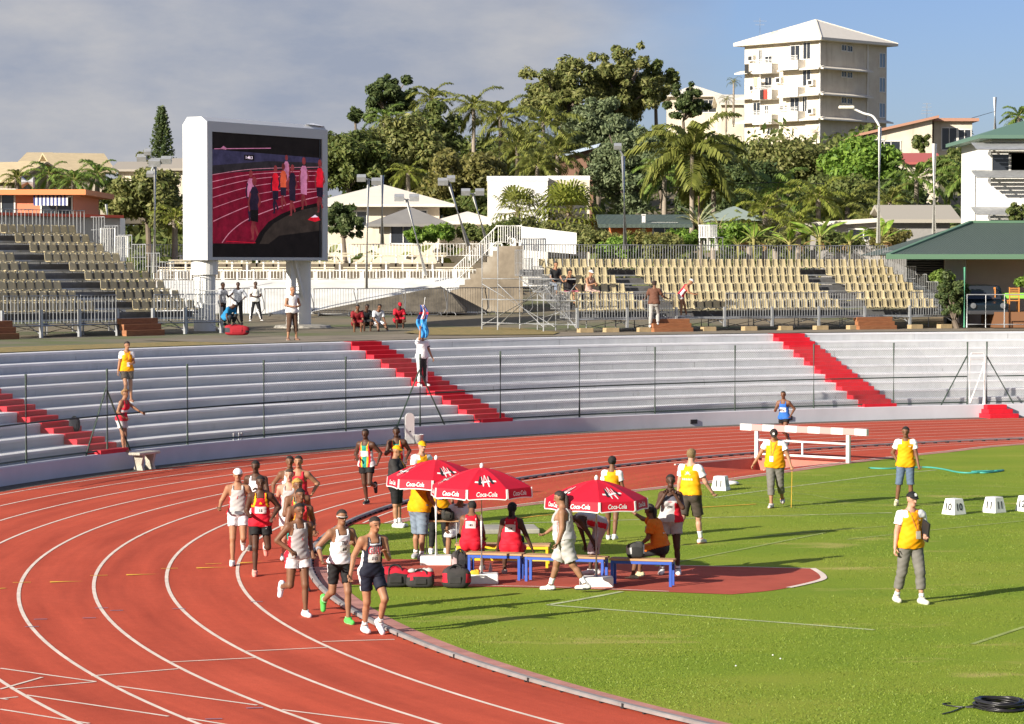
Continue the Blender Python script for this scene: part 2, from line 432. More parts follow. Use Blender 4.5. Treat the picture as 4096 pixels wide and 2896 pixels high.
# runway edge lines and arc
ribbon(lm, [tip1 + Vector((0, -0.03, 0)), G(1520, 1268.6), G(1370, 1263), G(1130, 1259)], 0.05, 0.0105)
ribbon(lm, [G(1000, 1312), G(1250, 1317), G(1500, 1327)], 0.05, 0.0105)
ribbon(lm, arcp[10:], 0.11, 0.0108)
tag(lm.build('lane_lines', M_line), kind='structure')
lm = MB()
for a, b in (((112, 1306), (190, 1304.5)), ((283, 1290), (357, 1288.2)), ((440, 1274.5), (512, 1273)), ((536, 1263), (590, 1261)), ((-30, 1322), (15, 1320))):
    p, q = G(*a), G(*b); d = (q - p).normalized(); n_ = Vector((-d.y, d.x, 0))
    lm.add([(*(p + n_ * 0.07).xy, 0.0125), (*(p - n_ * 0.11).xy, 0.0125), (*(p + d * .3 - n_ * 0.03).xy, 0.0125), (*(q).xy, 0.0125), (*(p + d * .3 + n_ * 0.03).xy, 0.0125)], [(0, 1, 2, 3, 4)], 0)
    ribbon(lm, [p - d * 0.32, p - d * 0.62], 0.05, 0.0125, 0)
for (u, v) in ((135, 2480), (380, 2435), (440, 2445), (1000, 2410), (690, 2438), (330, 2475), (985, 2836), (820, 2880), (100, 2510)):
    c = G(u * .56055, v * .56055); ribbon(lm, [c, c + Vector((0.2, 0.03, 0))], 0.05, 0.0125, 1)
tag(lm.build('lane_marks', [M_yline, M_bline]), kind='structure')
# chalk lines on the grass
M_chalk = mat('worn_chalk', (0.42, 0.47, 0.26), 0.95, noise=0.35, nscale=3.0, spec=0.1)
M_chalk2 = mat('faint_chalk', (0.29, 0.35, 0.11), 0.95, noise=0.25, nscale=3.0, spec=0.1)
lm = MB()
def chalk(pts, w=0.08, z=0.007, mi=0): ribbon(lm, [G(*p) for p in pts], w, z, mi)
chalk([(1100, 1174), (1300, 1170), (1430, 1165.5), (1700, 1158), (2000, 1150)], 0.09)
chalk([(1600, 1116), (1780, 1091), (1960, 1068), (2100, 1054)], 0.08)
chalk([(1228, 1357), (1300, 1345), (1395, 1327)], 0.10)
chalk([(1228, 1357), (1480, 1376), (1770, 1398), (1960, 1413)], 0.09)
chalk([(1690, 1205), (1800, 1194), (1990, 1180)], 0.08, mi=1)
chalk([(1900, 1210), (2080, 1190), (2296, 1168)], 0.08, mi=1)
chalk([(1470, 1270), (1700, 1225), (1850, 1195)], 0.08, mi=1)
chalk([(2180, 1445), (2300, 1405)], 0.08, mi=1)
for i in range(11):
    v = 1075 + i * 7.5; chalk([(1640 + i * 12, v + 2), (1850 + i * 4, v + 6), (2330, v + 20)], 0.035, mi=1)
for i in range(3): chalk([(1560 + 60 * i, 1112 - 10 * i), (1700 + 60 * i, 1126 - 8 * i), (1810 + 50 * i, 1142 - 7 * i)], 0.045, mi=1)
tag(lm.build('chalk_lines', [M_chalk, M_chalk2]), kind='structure')
tag(ribbon(MB(), [G(1560, 1139), G(1695, 1131)], 0.09, 0.011).build('yellow_tape', M_yline), 'yellow tape laid flat on the grass beside the white number eleven block', 'tape')
tag(ribbon(MB(), [G(1140, 1166), G(1210, 1157), G(1395, 1143)], 0.07, 0.011).build('yellow_tape', M_yline), 'long yellow tape on the grass behind the right-most red parasol', 'tape')

# kerb rail: aluminium profile on small feet along the inside of the track
kb = MB(); ringloft(kb, [(36.35, 0.03), (36.35, 0.062), (36.37, 0.075), (36.435, 0.075), (36.455, 0.062), (36.455, 0.03)], a0=90, a1=270, n=300)
for i in range(220):
    a = 96 + i * (262 - 96) / 220
    kb.box(pol(36.38, a, 0.022), (0.13, 0.04, 0.036), 1, rz=math.radians(a))
for i in range(45):
    a = 97 + i * 3.67; kb.box(pol(36.458, a, 0.045), (0.010, 0.04, 0.06), 1, rz=math.radians(a))
o = kb.build('track_kerb', [M_kerbgrey, M_black]); tag(o, 'grey metal kerb rail curving along the inside edge of the red track', 'kerb')

# low white wall round the track
mb = MB(); ringloft(mb, [(47.3, -0.1), (47.3, 0.44), (47.315, 0.46), (47.56, 0.46), (47.575, 0.44), (47.575, 0.2)], n=240)
o = mb.build('perimeter_wall', mat('white_wall_paint', (0.60, 0.605, 0.65), 0.85, noise=0.08, nscale=0.6, bump=0.1, bscale=20, spec=0.25)); tag(o, 'low white painted wall curving behind the outer lane of the track', 'wall')
mb = MB()
for (u, v, w) in ((2648, 1672, 0.35), (3303, 1680, 0.32), (8, 1925, 0.35), (1560, 1745, 0.3)):
    p = G(u * .56055, v * .56055, 0.2); a = az_of(p)
    mb.box(pol(47.29, a, 0.16), (0.05, 0.27, 0.14), 0, rz=math.radians(a))
o = mb.build('drain_opening', M_black, bpy.data.objects['perimeter_wall'])

# terrace of nine steps
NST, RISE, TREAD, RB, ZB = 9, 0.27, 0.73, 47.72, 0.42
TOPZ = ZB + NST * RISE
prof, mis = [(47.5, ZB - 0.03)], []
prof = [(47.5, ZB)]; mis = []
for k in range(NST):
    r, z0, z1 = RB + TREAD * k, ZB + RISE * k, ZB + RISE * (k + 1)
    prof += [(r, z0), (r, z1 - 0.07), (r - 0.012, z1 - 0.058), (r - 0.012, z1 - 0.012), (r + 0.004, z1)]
    mis += [1, 0, 1, 1, 1]  # white lip band on each riser top paints in the sunlit nosing
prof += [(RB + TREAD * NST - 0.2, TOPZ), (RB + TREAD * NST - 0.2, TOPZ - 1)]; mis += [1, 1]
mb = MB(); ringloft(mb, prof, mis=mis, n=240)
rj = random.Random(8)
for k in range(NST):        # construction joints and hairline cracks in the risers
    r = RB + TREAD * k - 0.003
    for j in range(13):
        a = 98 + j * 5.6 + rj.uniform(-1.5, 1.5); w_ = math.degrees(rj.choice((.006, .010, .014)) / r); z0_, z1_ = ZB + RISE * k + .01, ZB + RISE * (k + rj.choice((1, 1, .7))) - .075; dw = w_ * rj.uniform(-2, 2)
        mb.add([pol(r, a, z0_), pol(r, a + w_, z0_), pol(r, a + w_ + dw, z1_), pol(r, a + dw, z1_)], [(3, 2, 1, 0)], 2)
o = mb.build('terrace_steps', [M_riser, M_whitewash_lit_lip, pm('joint_grime', (.16, .155, .15), .9)]); tag(o, 'broad white concrete terrace of long curved steps above the track', 'terrace')
# red stairways cut across the terrace
def stairway(az, half, label):
    t = thing('red_stairway', label, 'stairway', (0, 0, 0), group='red stairways down the white terrace')
    m1 = MB()
    for k in range(2 * NST):
        r0 = RB + TREAD * k / 2 - 0.41; z1 = ZB + RISE * (k + 1) / 2
        r1 = RB + TREAD * NST - 0.25
        da = math.degrees(half / r0)
        n = 6
        ps = []
        for (rr, zz) in ((r0, z1 - RISE / 2 - 0.02), (r0, z1 + 0.006), (r0 + TREAD / 2 + 0.04, z1 + 0.006)):
            ps.append([pol(rr, az + da * (1 - 2 * i / n), zz) for i in range(n + 1)])
        m1.add([p for row in ps for p in row], [(j * (n + 1) + i, j * (n + 1) + i + 1, (j + 1) * (n + 1) + i + 1, (j + 1) * (n + 1) + i) for j in range(2) for i in range(n)])
        for sgn in (-1, 1):
            a2 = az + sgn * da
            q = [pol(r0, a2, z1 - RISE / 2 - 0.3), pol(r0, a2, z1 + 0.006), pol(r0 + TREAD / 2 + 0.04, a2, z1 + 0.006), pol(r0 + TREAD / 2 + 0.04, a2, z1 - RISE / 2 - 0.3)]
            m1.add(q, [(0, 1, 2, 3)])
    m1.build('steps', M_redpaint, t)
    return t
AZ2 = az_of(G(1092, 945, 0.45)); AZ3 = az_of(G(1958, 911, 0.45)); AZ1 = az_of(G(243, 1016, 0.45))
for a, lb in ((AZ1, 'red painted stairway with a black bag on it beside the tripod of posts'), (AZ2, 'red painted stairway where the person with the blue flag stands'), (AZ3, 'red painted stairway behind the wooden barrier and the runner in blue')):
    stairway(a, 0.66, lb)
# small red block steps in front of the wall by the gate
t = thing('red_block_steps', 'small red block steps in front of the low white wall below the gate', 'steps')
m1 = MB(); a0 = az_of(G(2205, 933)); a1 = a0
for k in range(3):
    hw = 0.62 - 0.0 * k
    r0 = 47.28 - 0.26 * (3 - k); c = pol((r0 + 47.29) / 2, a0, 0.15 * (k + 1) / 2)
    m1.box(pol((r0 + 47.29) / 2, a0, 0.15 * k + 0.077), (47.29 - r0, 1.15 - .18 * k, 0.152), 0, rz=math.radians(a0))
m1.build('steps', M_redpaint, t, bevel=0.01)

# chain link fence on the wall
FR, FZ0, FZ1 = 47.44, 0.46, 2.62
t = thing('chain_link_fence', 'tall green chain link fence on posts along the low white wall', 'fence')
posts_u = [57, 239, 419, 591, 775, 942, 1122, 1299, 1469, 1648, 1825, 2004, 2170, 2213]
post_az = []
for u in posts_u:
    best = min(np.arange(100, 165, 0.02), key=lambda a: abs((1148 + FPX * pol(FR, a).x / (pol(FR, a).y + 0.0)) - u)); post_az.append(float(best))
post_az += [post_az[-1] - 2.15 * k for k in range(1, 6)]; post_az = [post_az[0] + 2.6, post_az[0] + 5.2] + post_az
for a in post_az:
    MB().tube([pol(FR, a, FZ0 - 0.02), pol(FR, a, FZ1 + 0.05)], 0.032, 8).build('post', M_green, t, smooth=False)
gate_lo, gate_hi = post_az[15], post_az[14]
def rail(z, r):
    for (aa, ab) in ((gate_lo, post_az[1]), (gate_lo - 14, gate_lo - 0.9)):
        if ab - aa < 1: continue
    a_hi, a_lo = post_az[1], gate_hi
    MB().tube([pol(FR, a_hi + (a_lo - a_hi) * i / 90, z) for i in range(91)], r, 6).build('rail', M_green, t)
    MB().tube([pol(FR, gate_lo + (post_az[-1] - gate_lo) * i / 12, z) for i in range(13)], r, 6).build('rail', M_green, t)
rail(1.45, 0.024); rail(0.54, 0.026)
mb = MB(); hgt = FZ1 - FZ0 - 0.1; da = math.degrees(hgt / FR); pa = math.degrees(0.085 / FR); rw = 0.0026
def wires(a_hi, a_lo):
    n = int((a_hi - a_lo) / pa)
    for i in range(n):
        a = a_hi - i * pa
        for sg in (-1, 1):
            b = a + sg * da
            b = min(max(b, a_lo), a_hi); fr = abs(b - a) / da
            if fr < 0.05: continue
            mb.tube([pol(FR + 0.005 * sg, a, FZ0 + 0.06), pol(FR + 0.005 * sg, b, FZ0 + 0.06 + hgt * fr)], rw, 3, caps=False)
wires(post_az[1], gate_hi); wires(gate_lo, post_az[-1])
tag(mb.build('mesh', M_wire, t), kind=None)
# leaning braces that make the A-frames
def brace(a, sides):
    for sgn in sides:
        MB().tube([pol(FR + 0.03, a, FZ1 - 0.45), pol(FR - 0.02, a + sgn * 1.28, FZ0)], 0.026, 6).build('brace', M_green, t)
brace(post_az[3], (-1, 1)); brace(post_az[7], (-1, 1)); brace(gate_hi, (1,)); brace(gate_lo, (-1,))
# gate leaf: white tube frame with its diagonal
gm = MB(); A, B = gate_hi - 0.12, gate_lo + 0.1
gp = [pol(FR, A, FZ0 + 0.05), pol(FR, A, 2.15), pol(FR, A + (B - A) * .1, 2.27), pol(FR, A + (B - A) * .9, 2.27), pol(FR, B, 2.15), pol(FR, B, FZ0 + 0.05)]
gm.tube(gp, 0.022, 6); gm.tube([pol(FR, A, 2.05), pol(FR, B, 2.05)], 0.016, 6)
gm.tube([pol(FR - .03, A, FZ0 + 0.05), pol(FR - .03, B, 1.95)], 0.035, 6)
gm.tube([pol(FR - .05, B + .05, FZ0), pol(FR - .05, B + .05, 1.95)], 0.055, 8)
gm.build('gate', M_white, t)
# short pipe stubs on the wall
for u in (523, 535, 541):
    best = min(np.arange(140, 160, 0.02), key=lambda a: abs((1148 + FPX * pol(FR, a).x / pol(FR, a).y) - u))
    MB().tube([pol(47.44, best, 0.45), pol(47.44, best, 0.66)], 0.03, 8).build('pipe_stub', M_galv, bpy.data.objects['perimeter_wall'])
# ---------------------------------------------------------------- people
def unit(v):
    v = np.asarray(v, float); return v / (np.linalg.norm(v) + 1e-12)
def rotv(v, axis, ang):
    axis = unit(axis); c, s = math.cos(ang), math.sin(ang)
    return v * c + np.cross(axis, v) * s + axis * np.dot(axis, v) * (1 - c)
RD = math.radians
def skeleton(P, H, fat, female):
    s = H / 1.75; J = {}
    f, l, u = np.array([1., 0, 0]), np.array([0, 1., 0]), np.array([0, 0, 1.])
    g = lambda k, d: P.get(k, d)
    J['pel'] = np.zeros(3)
    hipw = 0.088 * s * (1.05 if female else 1)
    lean, side = RD(g('lean', 0)), RD(g('side', 0))
    ut = unit(rotv(rotv(u, l, lean), f, -side)); ft = unit(rotv(rotv(f, l, lean), f, -side)); lt = np.cross(ut, ft)
    J['ut'], J['ft'], J['lt'] = ut, ft, lt
    TL = 0.49 * s; J['TL'] = TL
    cv = g('curl', 0)                                  # rounded back
    J['waist'] = ut * 0.17 * s - ft * 0.004
    utc = unit(rotv(ut, lt, RD(cv))); ftc = unit(rotv(ft, lt, RD(cv)))
    J['chest'] = J['waist'] + utc * 0.17 * s
    J['neck'] = J['waist'] + utc * 0.33 * s
    J['utc'], J['ftc'] = utc, ftc
    tw = RD(g('twist', 0)); fs = rotv(ftc, utc, tw); ls = np.cross(utc, fs)
    J['fs'], J['ls'] = fs, ls
    sw = (0.172 if not female else 0.152) * s * (1 + 0.10 * (fat - 1))
    hy, hp, hr = [RD(k) for k in (list(g('head', (0, 0))) + [0])[:3]]
    hu = rotv(unit(0.65 * utc + 0.35 * u), ls, hp); hf = unit(rotv(fs, ls, hp)); hf = unit(hf - hu * hf.dot(hu))
    hf = rotv(hf, hu, hy); hl = np.cross(hu, hf); hu = rotv(hu, hf, hr); hl = np.cross(hu, hf)
    J['hu'], J['hf'], J['hl'] = hu, hf, hl
    J['skull'] = J['neck'] + unit(utc + hu) * 0.066 * s + hu * 0.122 * s + hf * 0.022 * s
    for sd, sg in (('L', 1), ('R', -1)):
        hip = l * sg * hipw - u * 0.04 * s
        hf_, ha, kn = (list(g('h' + sd, (0, 2, 0))) + [0, 0, 0])[:3]
        hf_, ha, kn = RD(hf_), RD(ha), RD(kn)
        d = (math.sin(hf_) * f - math.cos(hf_) * u) * math.cos(ha) + l * sg * math.sin(ha)
        gg = unit(math.cos(hf_) * f + math.sin(hf_) * u)
        gg = unit(gg - d * gg.dot(d))
        kne = hip + d * 0.43 * s
        sh = math.cos(kn) * d - math.sin(kn) * gg
        ank = kne + sh * 0.41 * s
        fp = g('f' + sd, None)
        toe = unit(rotv(unit(gg * math.cos(kn) + d * math.sin(kn)), l, RD(18))) if kn > RD(45) else unit(f + l * sg * 0.12 - u * 0.03)
        if fp is not None: toe = unit(math.cos(RD(fp)) * f - math.sin(RD(fp)) * u + l * sg * 0.1)
        dn = unit(sh - toe * sh.dot(toe))
        J['hip' + sd], J['kne' + sd], J['ank' + sd] = hip, kne, ank
        J['heel' + sd] = ank + dn * 0.048 * s - toe * 0.045 * s; J['toe' + sd] = ank + dn * 0.055 * s + toe * 0.155 * s
        sho = J['neck'] - utc * 0.045 * s + ls * sg * sw + utc * RD(g('shrug', 0)) * .15
        af, ab, el, iw = (list(g('a' + sd, (5, 8, 15, 0))) + [0] * 4)[:4]
        af, ab, el, iw = RD(af), RD(ab), RD(el), RD(iw)
        o = ls * sg
        d0 = math.cos(af) * -utc + math.sin(af) * fs
        d = unit(d0 * math.cos(ab) + o * math.sin(ab))
        e = math.cos(af) * fs + math.sin(af) * utc; e = unit(e - d * e.dot(d))
        q = o - d * o.dot(d) - e * o.dot(e); q = unit(q)
        e2 = math.cos(iw) * e - math.sin(iw) * q
        elb = sho + d * 0.285 * s; fo = unit(math.cos(el) * d + math.sin(el) * e2)
        wr = elb + fo * 0.25 * s
        J['sho' + sd], J['elb' + sd], J['wri' + sd] = sho, elb, wr
        hdir = unit(fo + 0.15 * e2)
        J['hdir' + sd] = hdir; J['knu' + sd] = wr + hdir * 0.085 * s
        pn = unit(np.cross(hdir, np.cross(e2 if el > .3 else -o, hdir)))   # palm normal: where fingers curl to
        J['palm' + sd] = pn
    if 'pz' in P: base = P['pz']
    else: base = -min(min(J['heel' + sd][2], J['toe' + sd][2]) for sd in 'LR') + 0.028 * s + P.get('air', 0)
    off = np.array([0, 0, base])
    for k in list(J):
        if k in ('ut', 'ft', 'lt', 'utc', 'ftc', 'fs', 'ls', 'hu', 'hf', 'hl', 'TL') or k[:4] in ('hdir', 'palm'): continue
        J[k] = J[k] + off
    return J, s
def prims_of(J, s, fat, female, belly, muscle):
    B = []   # (label, a, b, ra, rb, lateral axis, lateral scale, depth axis, depth scale)
    w = fat
    def cap(lb, a, b, ra, rb, ax=None, sx=1, k=0.03): B.append((lb, np.array(a), np.array(b), ra * s, rb * s, ax, sx, k))
    cap('torso', J['pel'] - J['ut'] * .0 * s, J['waist'], 0.118 * w, 0.098 * w, J['lt'], 1.36 if not female else 1.46, .04)
    cap('torso', J['waist'], J['chest'] + J['utc'] * .045 * s, 0.100 * w, 0.116 * (0.5 + 0.5 * w), J['ls'], 1.36 if not female else 1.26, .04)
    cap('torso', J['shoL'] - J['utc'] * .012 * s, J['shoR'] - J['utc'] * .012 * s, 0.056, 0.056, None, 1, .05)
    cap('torso', J['neck'] + J['utc'] * .02 * s, (J['shoL'] * .6 + J['neck'] * .4), 0.052, 0.045, None, 1, .04)
    cap('torso', J['neck'] + J['utc'] * .02 * s, (J['shoR'] * .6 + J['neck'] * .4), 0.052, 0.045, None, 1, .04)
    if belly: cap('torso', J['waist'] * .55 + J['pel'] * .45 + J['ft'] * .05 * s, J['waist'] + J['ft'] * .05 * s, 0.11 + .03 * belly, 0.11 + .03 * belly, J['lt'], 1.15, .06)
    if female:
        for sg in (1, -1): cap('torso', J['chest'] + J['fs'] * .085 * s * (0.6 + .4 * w) + J['ls'] * sg * .068 * s, J['chest'] + J['fs'] * .09 * s * (0.6 + .4 * w) + J['ls'] * sg * .068 * s - J['utc'] * .02 * s, .055 * w, .058 * w, None, 1, .05)
    for sd, sg in (('L', 1), ('R', -1)):
        cap('torso', J['hip' + sd] - J['ft'] * .04 * s + np.array([0, 0, .01]), J['hip' + sd] - J['ft'] * .035 * s - np.array([0, 0, .04 * s]), .085 * w, .08 * w, None, 1, .05)
        cap('th' + sd, J['hip' + sd], J['kne' + sd], 0.092 * (0.35 + .65 * w), 0.056 * (0.6 + .4 * w), None, 1, .04)
        cal = J['kne' + sd] * .68 + J['ank' + sd] * .32
        bk = unit(np.cross(unit(J['ank' + sd] - J['kne' + sd]), np.array([0, 1., 0])))
        cap('sh' + sd, J['kne' + sd], J['ank' + sd], 0.050 * (0.7 + .3 * w), 0.034 * (0.8 + .2 * w), None, 1, .03)
        hd = J['hip' + sd] - J['kne' + sd]; sh = J['ank' + sd] - J['kne' + sd]
        back = -unit(np.cross(np.cross(unit(hd), unit(sh)), unit(sh))) if np.linalg.norm(np.cross(unit(hd), unit(sh))) > .15 else -J['ft']
        if back.dot(unit(hd)) < -0.2: back = -back
        back = back if np.linalg.norm(np.cross(unit(hd), unit(sh))) <= .15 else unit(hd - unit(sh) * hd.dot(unit(sh)))
        cap('sh' + sd, cal + back * .018 * s * (1 if hd.dot(back) > -9 else -1), cal * .55 + J['ank' + sd] * .45 + back * .012 * s, 0.047 * (0.6 + .4 * w), 0.034, None, 1, .03)
        cap('ft' + sd, J['heel' + sd], J['toe' + sd], 0.040, 0.030, None, 1, .02)
        cap('ft' + sd, J['ank' + sd], J['heel' + sd] * .6 + J['toe' + sd] * .4, 0.040, 0.038, None, 1, .02)
        m = muscle * (0.55 + .45 * w)
        cap('ua' + sd, J['sho' + sd] - J['utc'] * .012 * s, J['elb' + sd], 0.055 * m, 0.039 * m, None, 1, .03)
        cap('fa' + sd, J['elb' + sd], J['wri' + sd], 0.040 * m, 0.027 * (0.8 + .2 * m), None, 1, .02)
        cap('ha' + sd, J['wri' + sd], J['knu' + sd], 0.027, 0.033, J['palm' + sd], 0.62, .015)
    hu, hf, hl, c = J['hu'], J['hf'], J['hl'], J['skull']
    cap('neck', J['neck'] - J['utc'] * .02 * s, c - hu * .07 * s - hf * .02 * s, 0.057 * (0.7 + .3 * w), 0.052 * (0.7 + .3 * w), None, 1, .03)
    cap('head', c + hu * .032 * s - hf * .012 * s, c + hu * .030 * s - hf * .022 * s, 0.084, 0.080, hl, 0.90, .02)
    cap('head', c + hu * .012 * s + hf * .012 * s, c - hu * .062 * s + hf * .032 * s, 0.078, 0.048, hl, 0.88, .03)
    cap('head', c - hu * .082 * s + hf * .052 * s, c - hu * .080 * s + hf * .054 * s, 0.028, 0.026, hl, 1.25, .02)
    cap('head', c + hu * .012 * s + hf * .086 * s, c - hu * .026 * s + hf * .102 * s, 0.009, 0.0155, None, 1, .012)
    for sg in (1, -1): cap('head', c + hl * sg * .079 * s + hu * .012 * s - hf * .008 * s, c + hl * sg * .076 * s - hu * .026 * s - hf * .004 * s, 0.013, 0.010, None, 1, .008)
    return B
def prim_d(p, pr):
    lb, a, b, ra, rb, ax, sx, k = pr
    q = p - a; ba = b - a; sc = 1.0
    if ax is not None and sx != 1:
        comp = q @ ax; q = q - np.multiply.outer(comp * (1 - 1 / sx), ax); ba = ba - ax * (ba.dot(ax) * (1 - 1 / sx)); sc = 1.0 if sx > 1 else sx
    n2 = max(ba.dot(ba), 1e-9)
    t = np.clip((q @ ba) / n2, 0, 1)
    d = np.sqrt(((q - t[..., None] * ba) ** 2).sum(-1)) - (ra + (rb - ra) * t)
    return d * sc, t
def surface_nets(D, org, h):
    nx, ny, nz = D.shape; ins = D < 0
    cs = [ins[i:nx - 1 + i, j:ny - 1 + j, k:nz - 1 + k] for i in (0, 1) for j in (0, 1) for k in (0, 1)]
    n = sum(c.astype(np.int8) for c in cs); act = (n > 0) & (n < 8)
    I = np.argwhere(act); idx = -np.ones(act.shape, np.int64); idx[act] = np.arange(len(I))
    P = np.zeros((len(I), 3)); C = np.zeros(len(I))
    cor = {(i, j, k): D[I[:, 0] + i, I[:, 1] + j, I[:, 2] + k] for i in (0, 1) for j in (0, 1) for k in (0, 1)}
    for a in cor:
        for ax in range(3):
            if a[ax] == 0:
                b = list(a); b[ax] = 1; b = tuple(b); da, db = cor[a], cor[b]; m = (da < 0) != (db < 0)
                t = np.where(m, da / (da - db + 1e-15), 0)
                q = np.tile(np.array(a, float), (len(I), 1)); q[:, ax] += t
                P += q * m[:, None]; C += m
    V = (I + P / C[:, None]) * h + org
    F = []
    for ax in range(3):
        s1 = [slice(None)] * 3; s2 = [slice(None)] * 3; s1[ax] = slice(0, -1); s2[ax] = slice(1, None)
        A, B = ins[tuple(s1)], ins[tuple(s2)]
        E = np.argwhere(A != B); u, w = (ax + 1) % 3, (ax + 2) % 3
        E = E[(E[:, u] > 0) & (E[:, w] > 0) & (E[:, u] < D.shape[u] - 1) & (E[:, w] < D.shape[w] - 1)]
        def cell(du, dw):
            e = E.copy(); e[:, u] += du; e[:, w] += dw; return idx[e[:, 0], e[:, 1], e[:, 2]]
        q = np.stack([cell(-1, -1), cell(0, -1), cell(0, 0), cell(-1, 0)], 1)
        fl = ~A[E[:, 0], E[:, 1], E[:, 2]]; q[fl] = q[fl][:, ::-1]; F.append(q)
    F = np.concatenate(F); return V, F[(F >= 0).all(1)]
def vnormals(V, F):
    N = np.zeros_like(V); a = V[F[:, 2]] - V[F[:, 0]]; b = V[F[:, 3]] - V[F[:, 1]]; n = np.cross(a, b)
    for i in range(4): np.add.at(N, F[:, i], n)
    return N / (np.linalg.norm(N, axis=1, keepdims=True) + 1e-12)
def laplace(V, F, it, lam=0.5, fixed=None):
    for _ in range(it):
        S = np.zeros_like(V); c = np.zeros(len(V))
        for i in range(4):
            a, b = F[:, i], F[:, (i + 1) % 4]
            np.add.at(S, a, V[b]); np.add.at(c, a, 1); np.add.at(S, b, V[a]); np.add.at(c, b, 1)
        m = S / np.maximum(c, 1)[:, None]; d = (m - V) * lam
        if fixed is not None: d[fixed] = 0
        V = V + d
    return V
def np_mesh(name, V, faces, mats, mi=None, parent=None, smooth=True):
    me = bpy.data.meshes.new(name)
    me.from_pydata([tuple(v) for v in V], [], [tuple(int(i) for i in f) for f in faces])
    for m in (mats if isinstance(mats, (list, tuple)) else [mats]): me.materials.append(m)
    if mi is not None: me.polygons.foreach_set('material_index', [int(i) for i in mi])
    if smooth: me.polygons.foreach_set('use_smooth', [True] * len(me.polygons))
    me.update(); o = bpy.data.objects.new(name, me); COL.objects.link(o)
    if parent is not None: o.parent = parent; MW[o.name] = MW[parent.name]
    return o
TXT = {}
def text_mesh(body, bold=0.012):
    """flat outline of a word, width normalised to its own height 1"""
    key = (body, bold)
    if key not in TXT:
        cu = bpy.data.curves.new('lettering', 'FONT'); cu.body = body; cu.size = 1.0; cu.offset = bold; cu.resolution_u = 3
        ob = bpy.data.objects.new('lettering', cu); COL.objects.link(ob); bpy.context.view_layer.update()
        me = bpy.data.meshes.new_from_object(ob)
        V = np.array([v.co[:] for v in me.vertices]); F = [tuple(p.vertices) for p in me.polygons]
        bpy.data.objects.remove(ob); bpy.data.curves.remove(cu); bpy.data.meshes.remove(me)
        lo, hi = V.min(0), V.max(0); V = (V - (lo + hi) / 2) / (hi[1] - lo[1]); TXT[key] = (V[:, :2], F)
    return TXT[key]
SKINS = {'dark': (0.075, 0.034, 0.020), 'brown': (0.17, 0.078, 0.042), 'tan': (0.34, 0.17, 0.095), 'olive': (0.27, 0.135, 0.075), 'pale': (0.50, 0.27, 0.19)}
def cloth(col, rough=0.75): return pm('cloth_%d_%d_%d' % tuple(int(c * 255) for c in col), col, rough, noise=0.10, nscale=14, spec=0.25)
WHT, YEL, REDC, GREY, NAVY, BLK = (0.74, 0.74, 0.75), (0.80, 0.345, 0.003), (0.60, 0.012, 0.03), (0.52, 0.50, 0.50), (0.012, 0.014, 0.028), (0.014, 0.014, 0.015)
NP_ = [0]
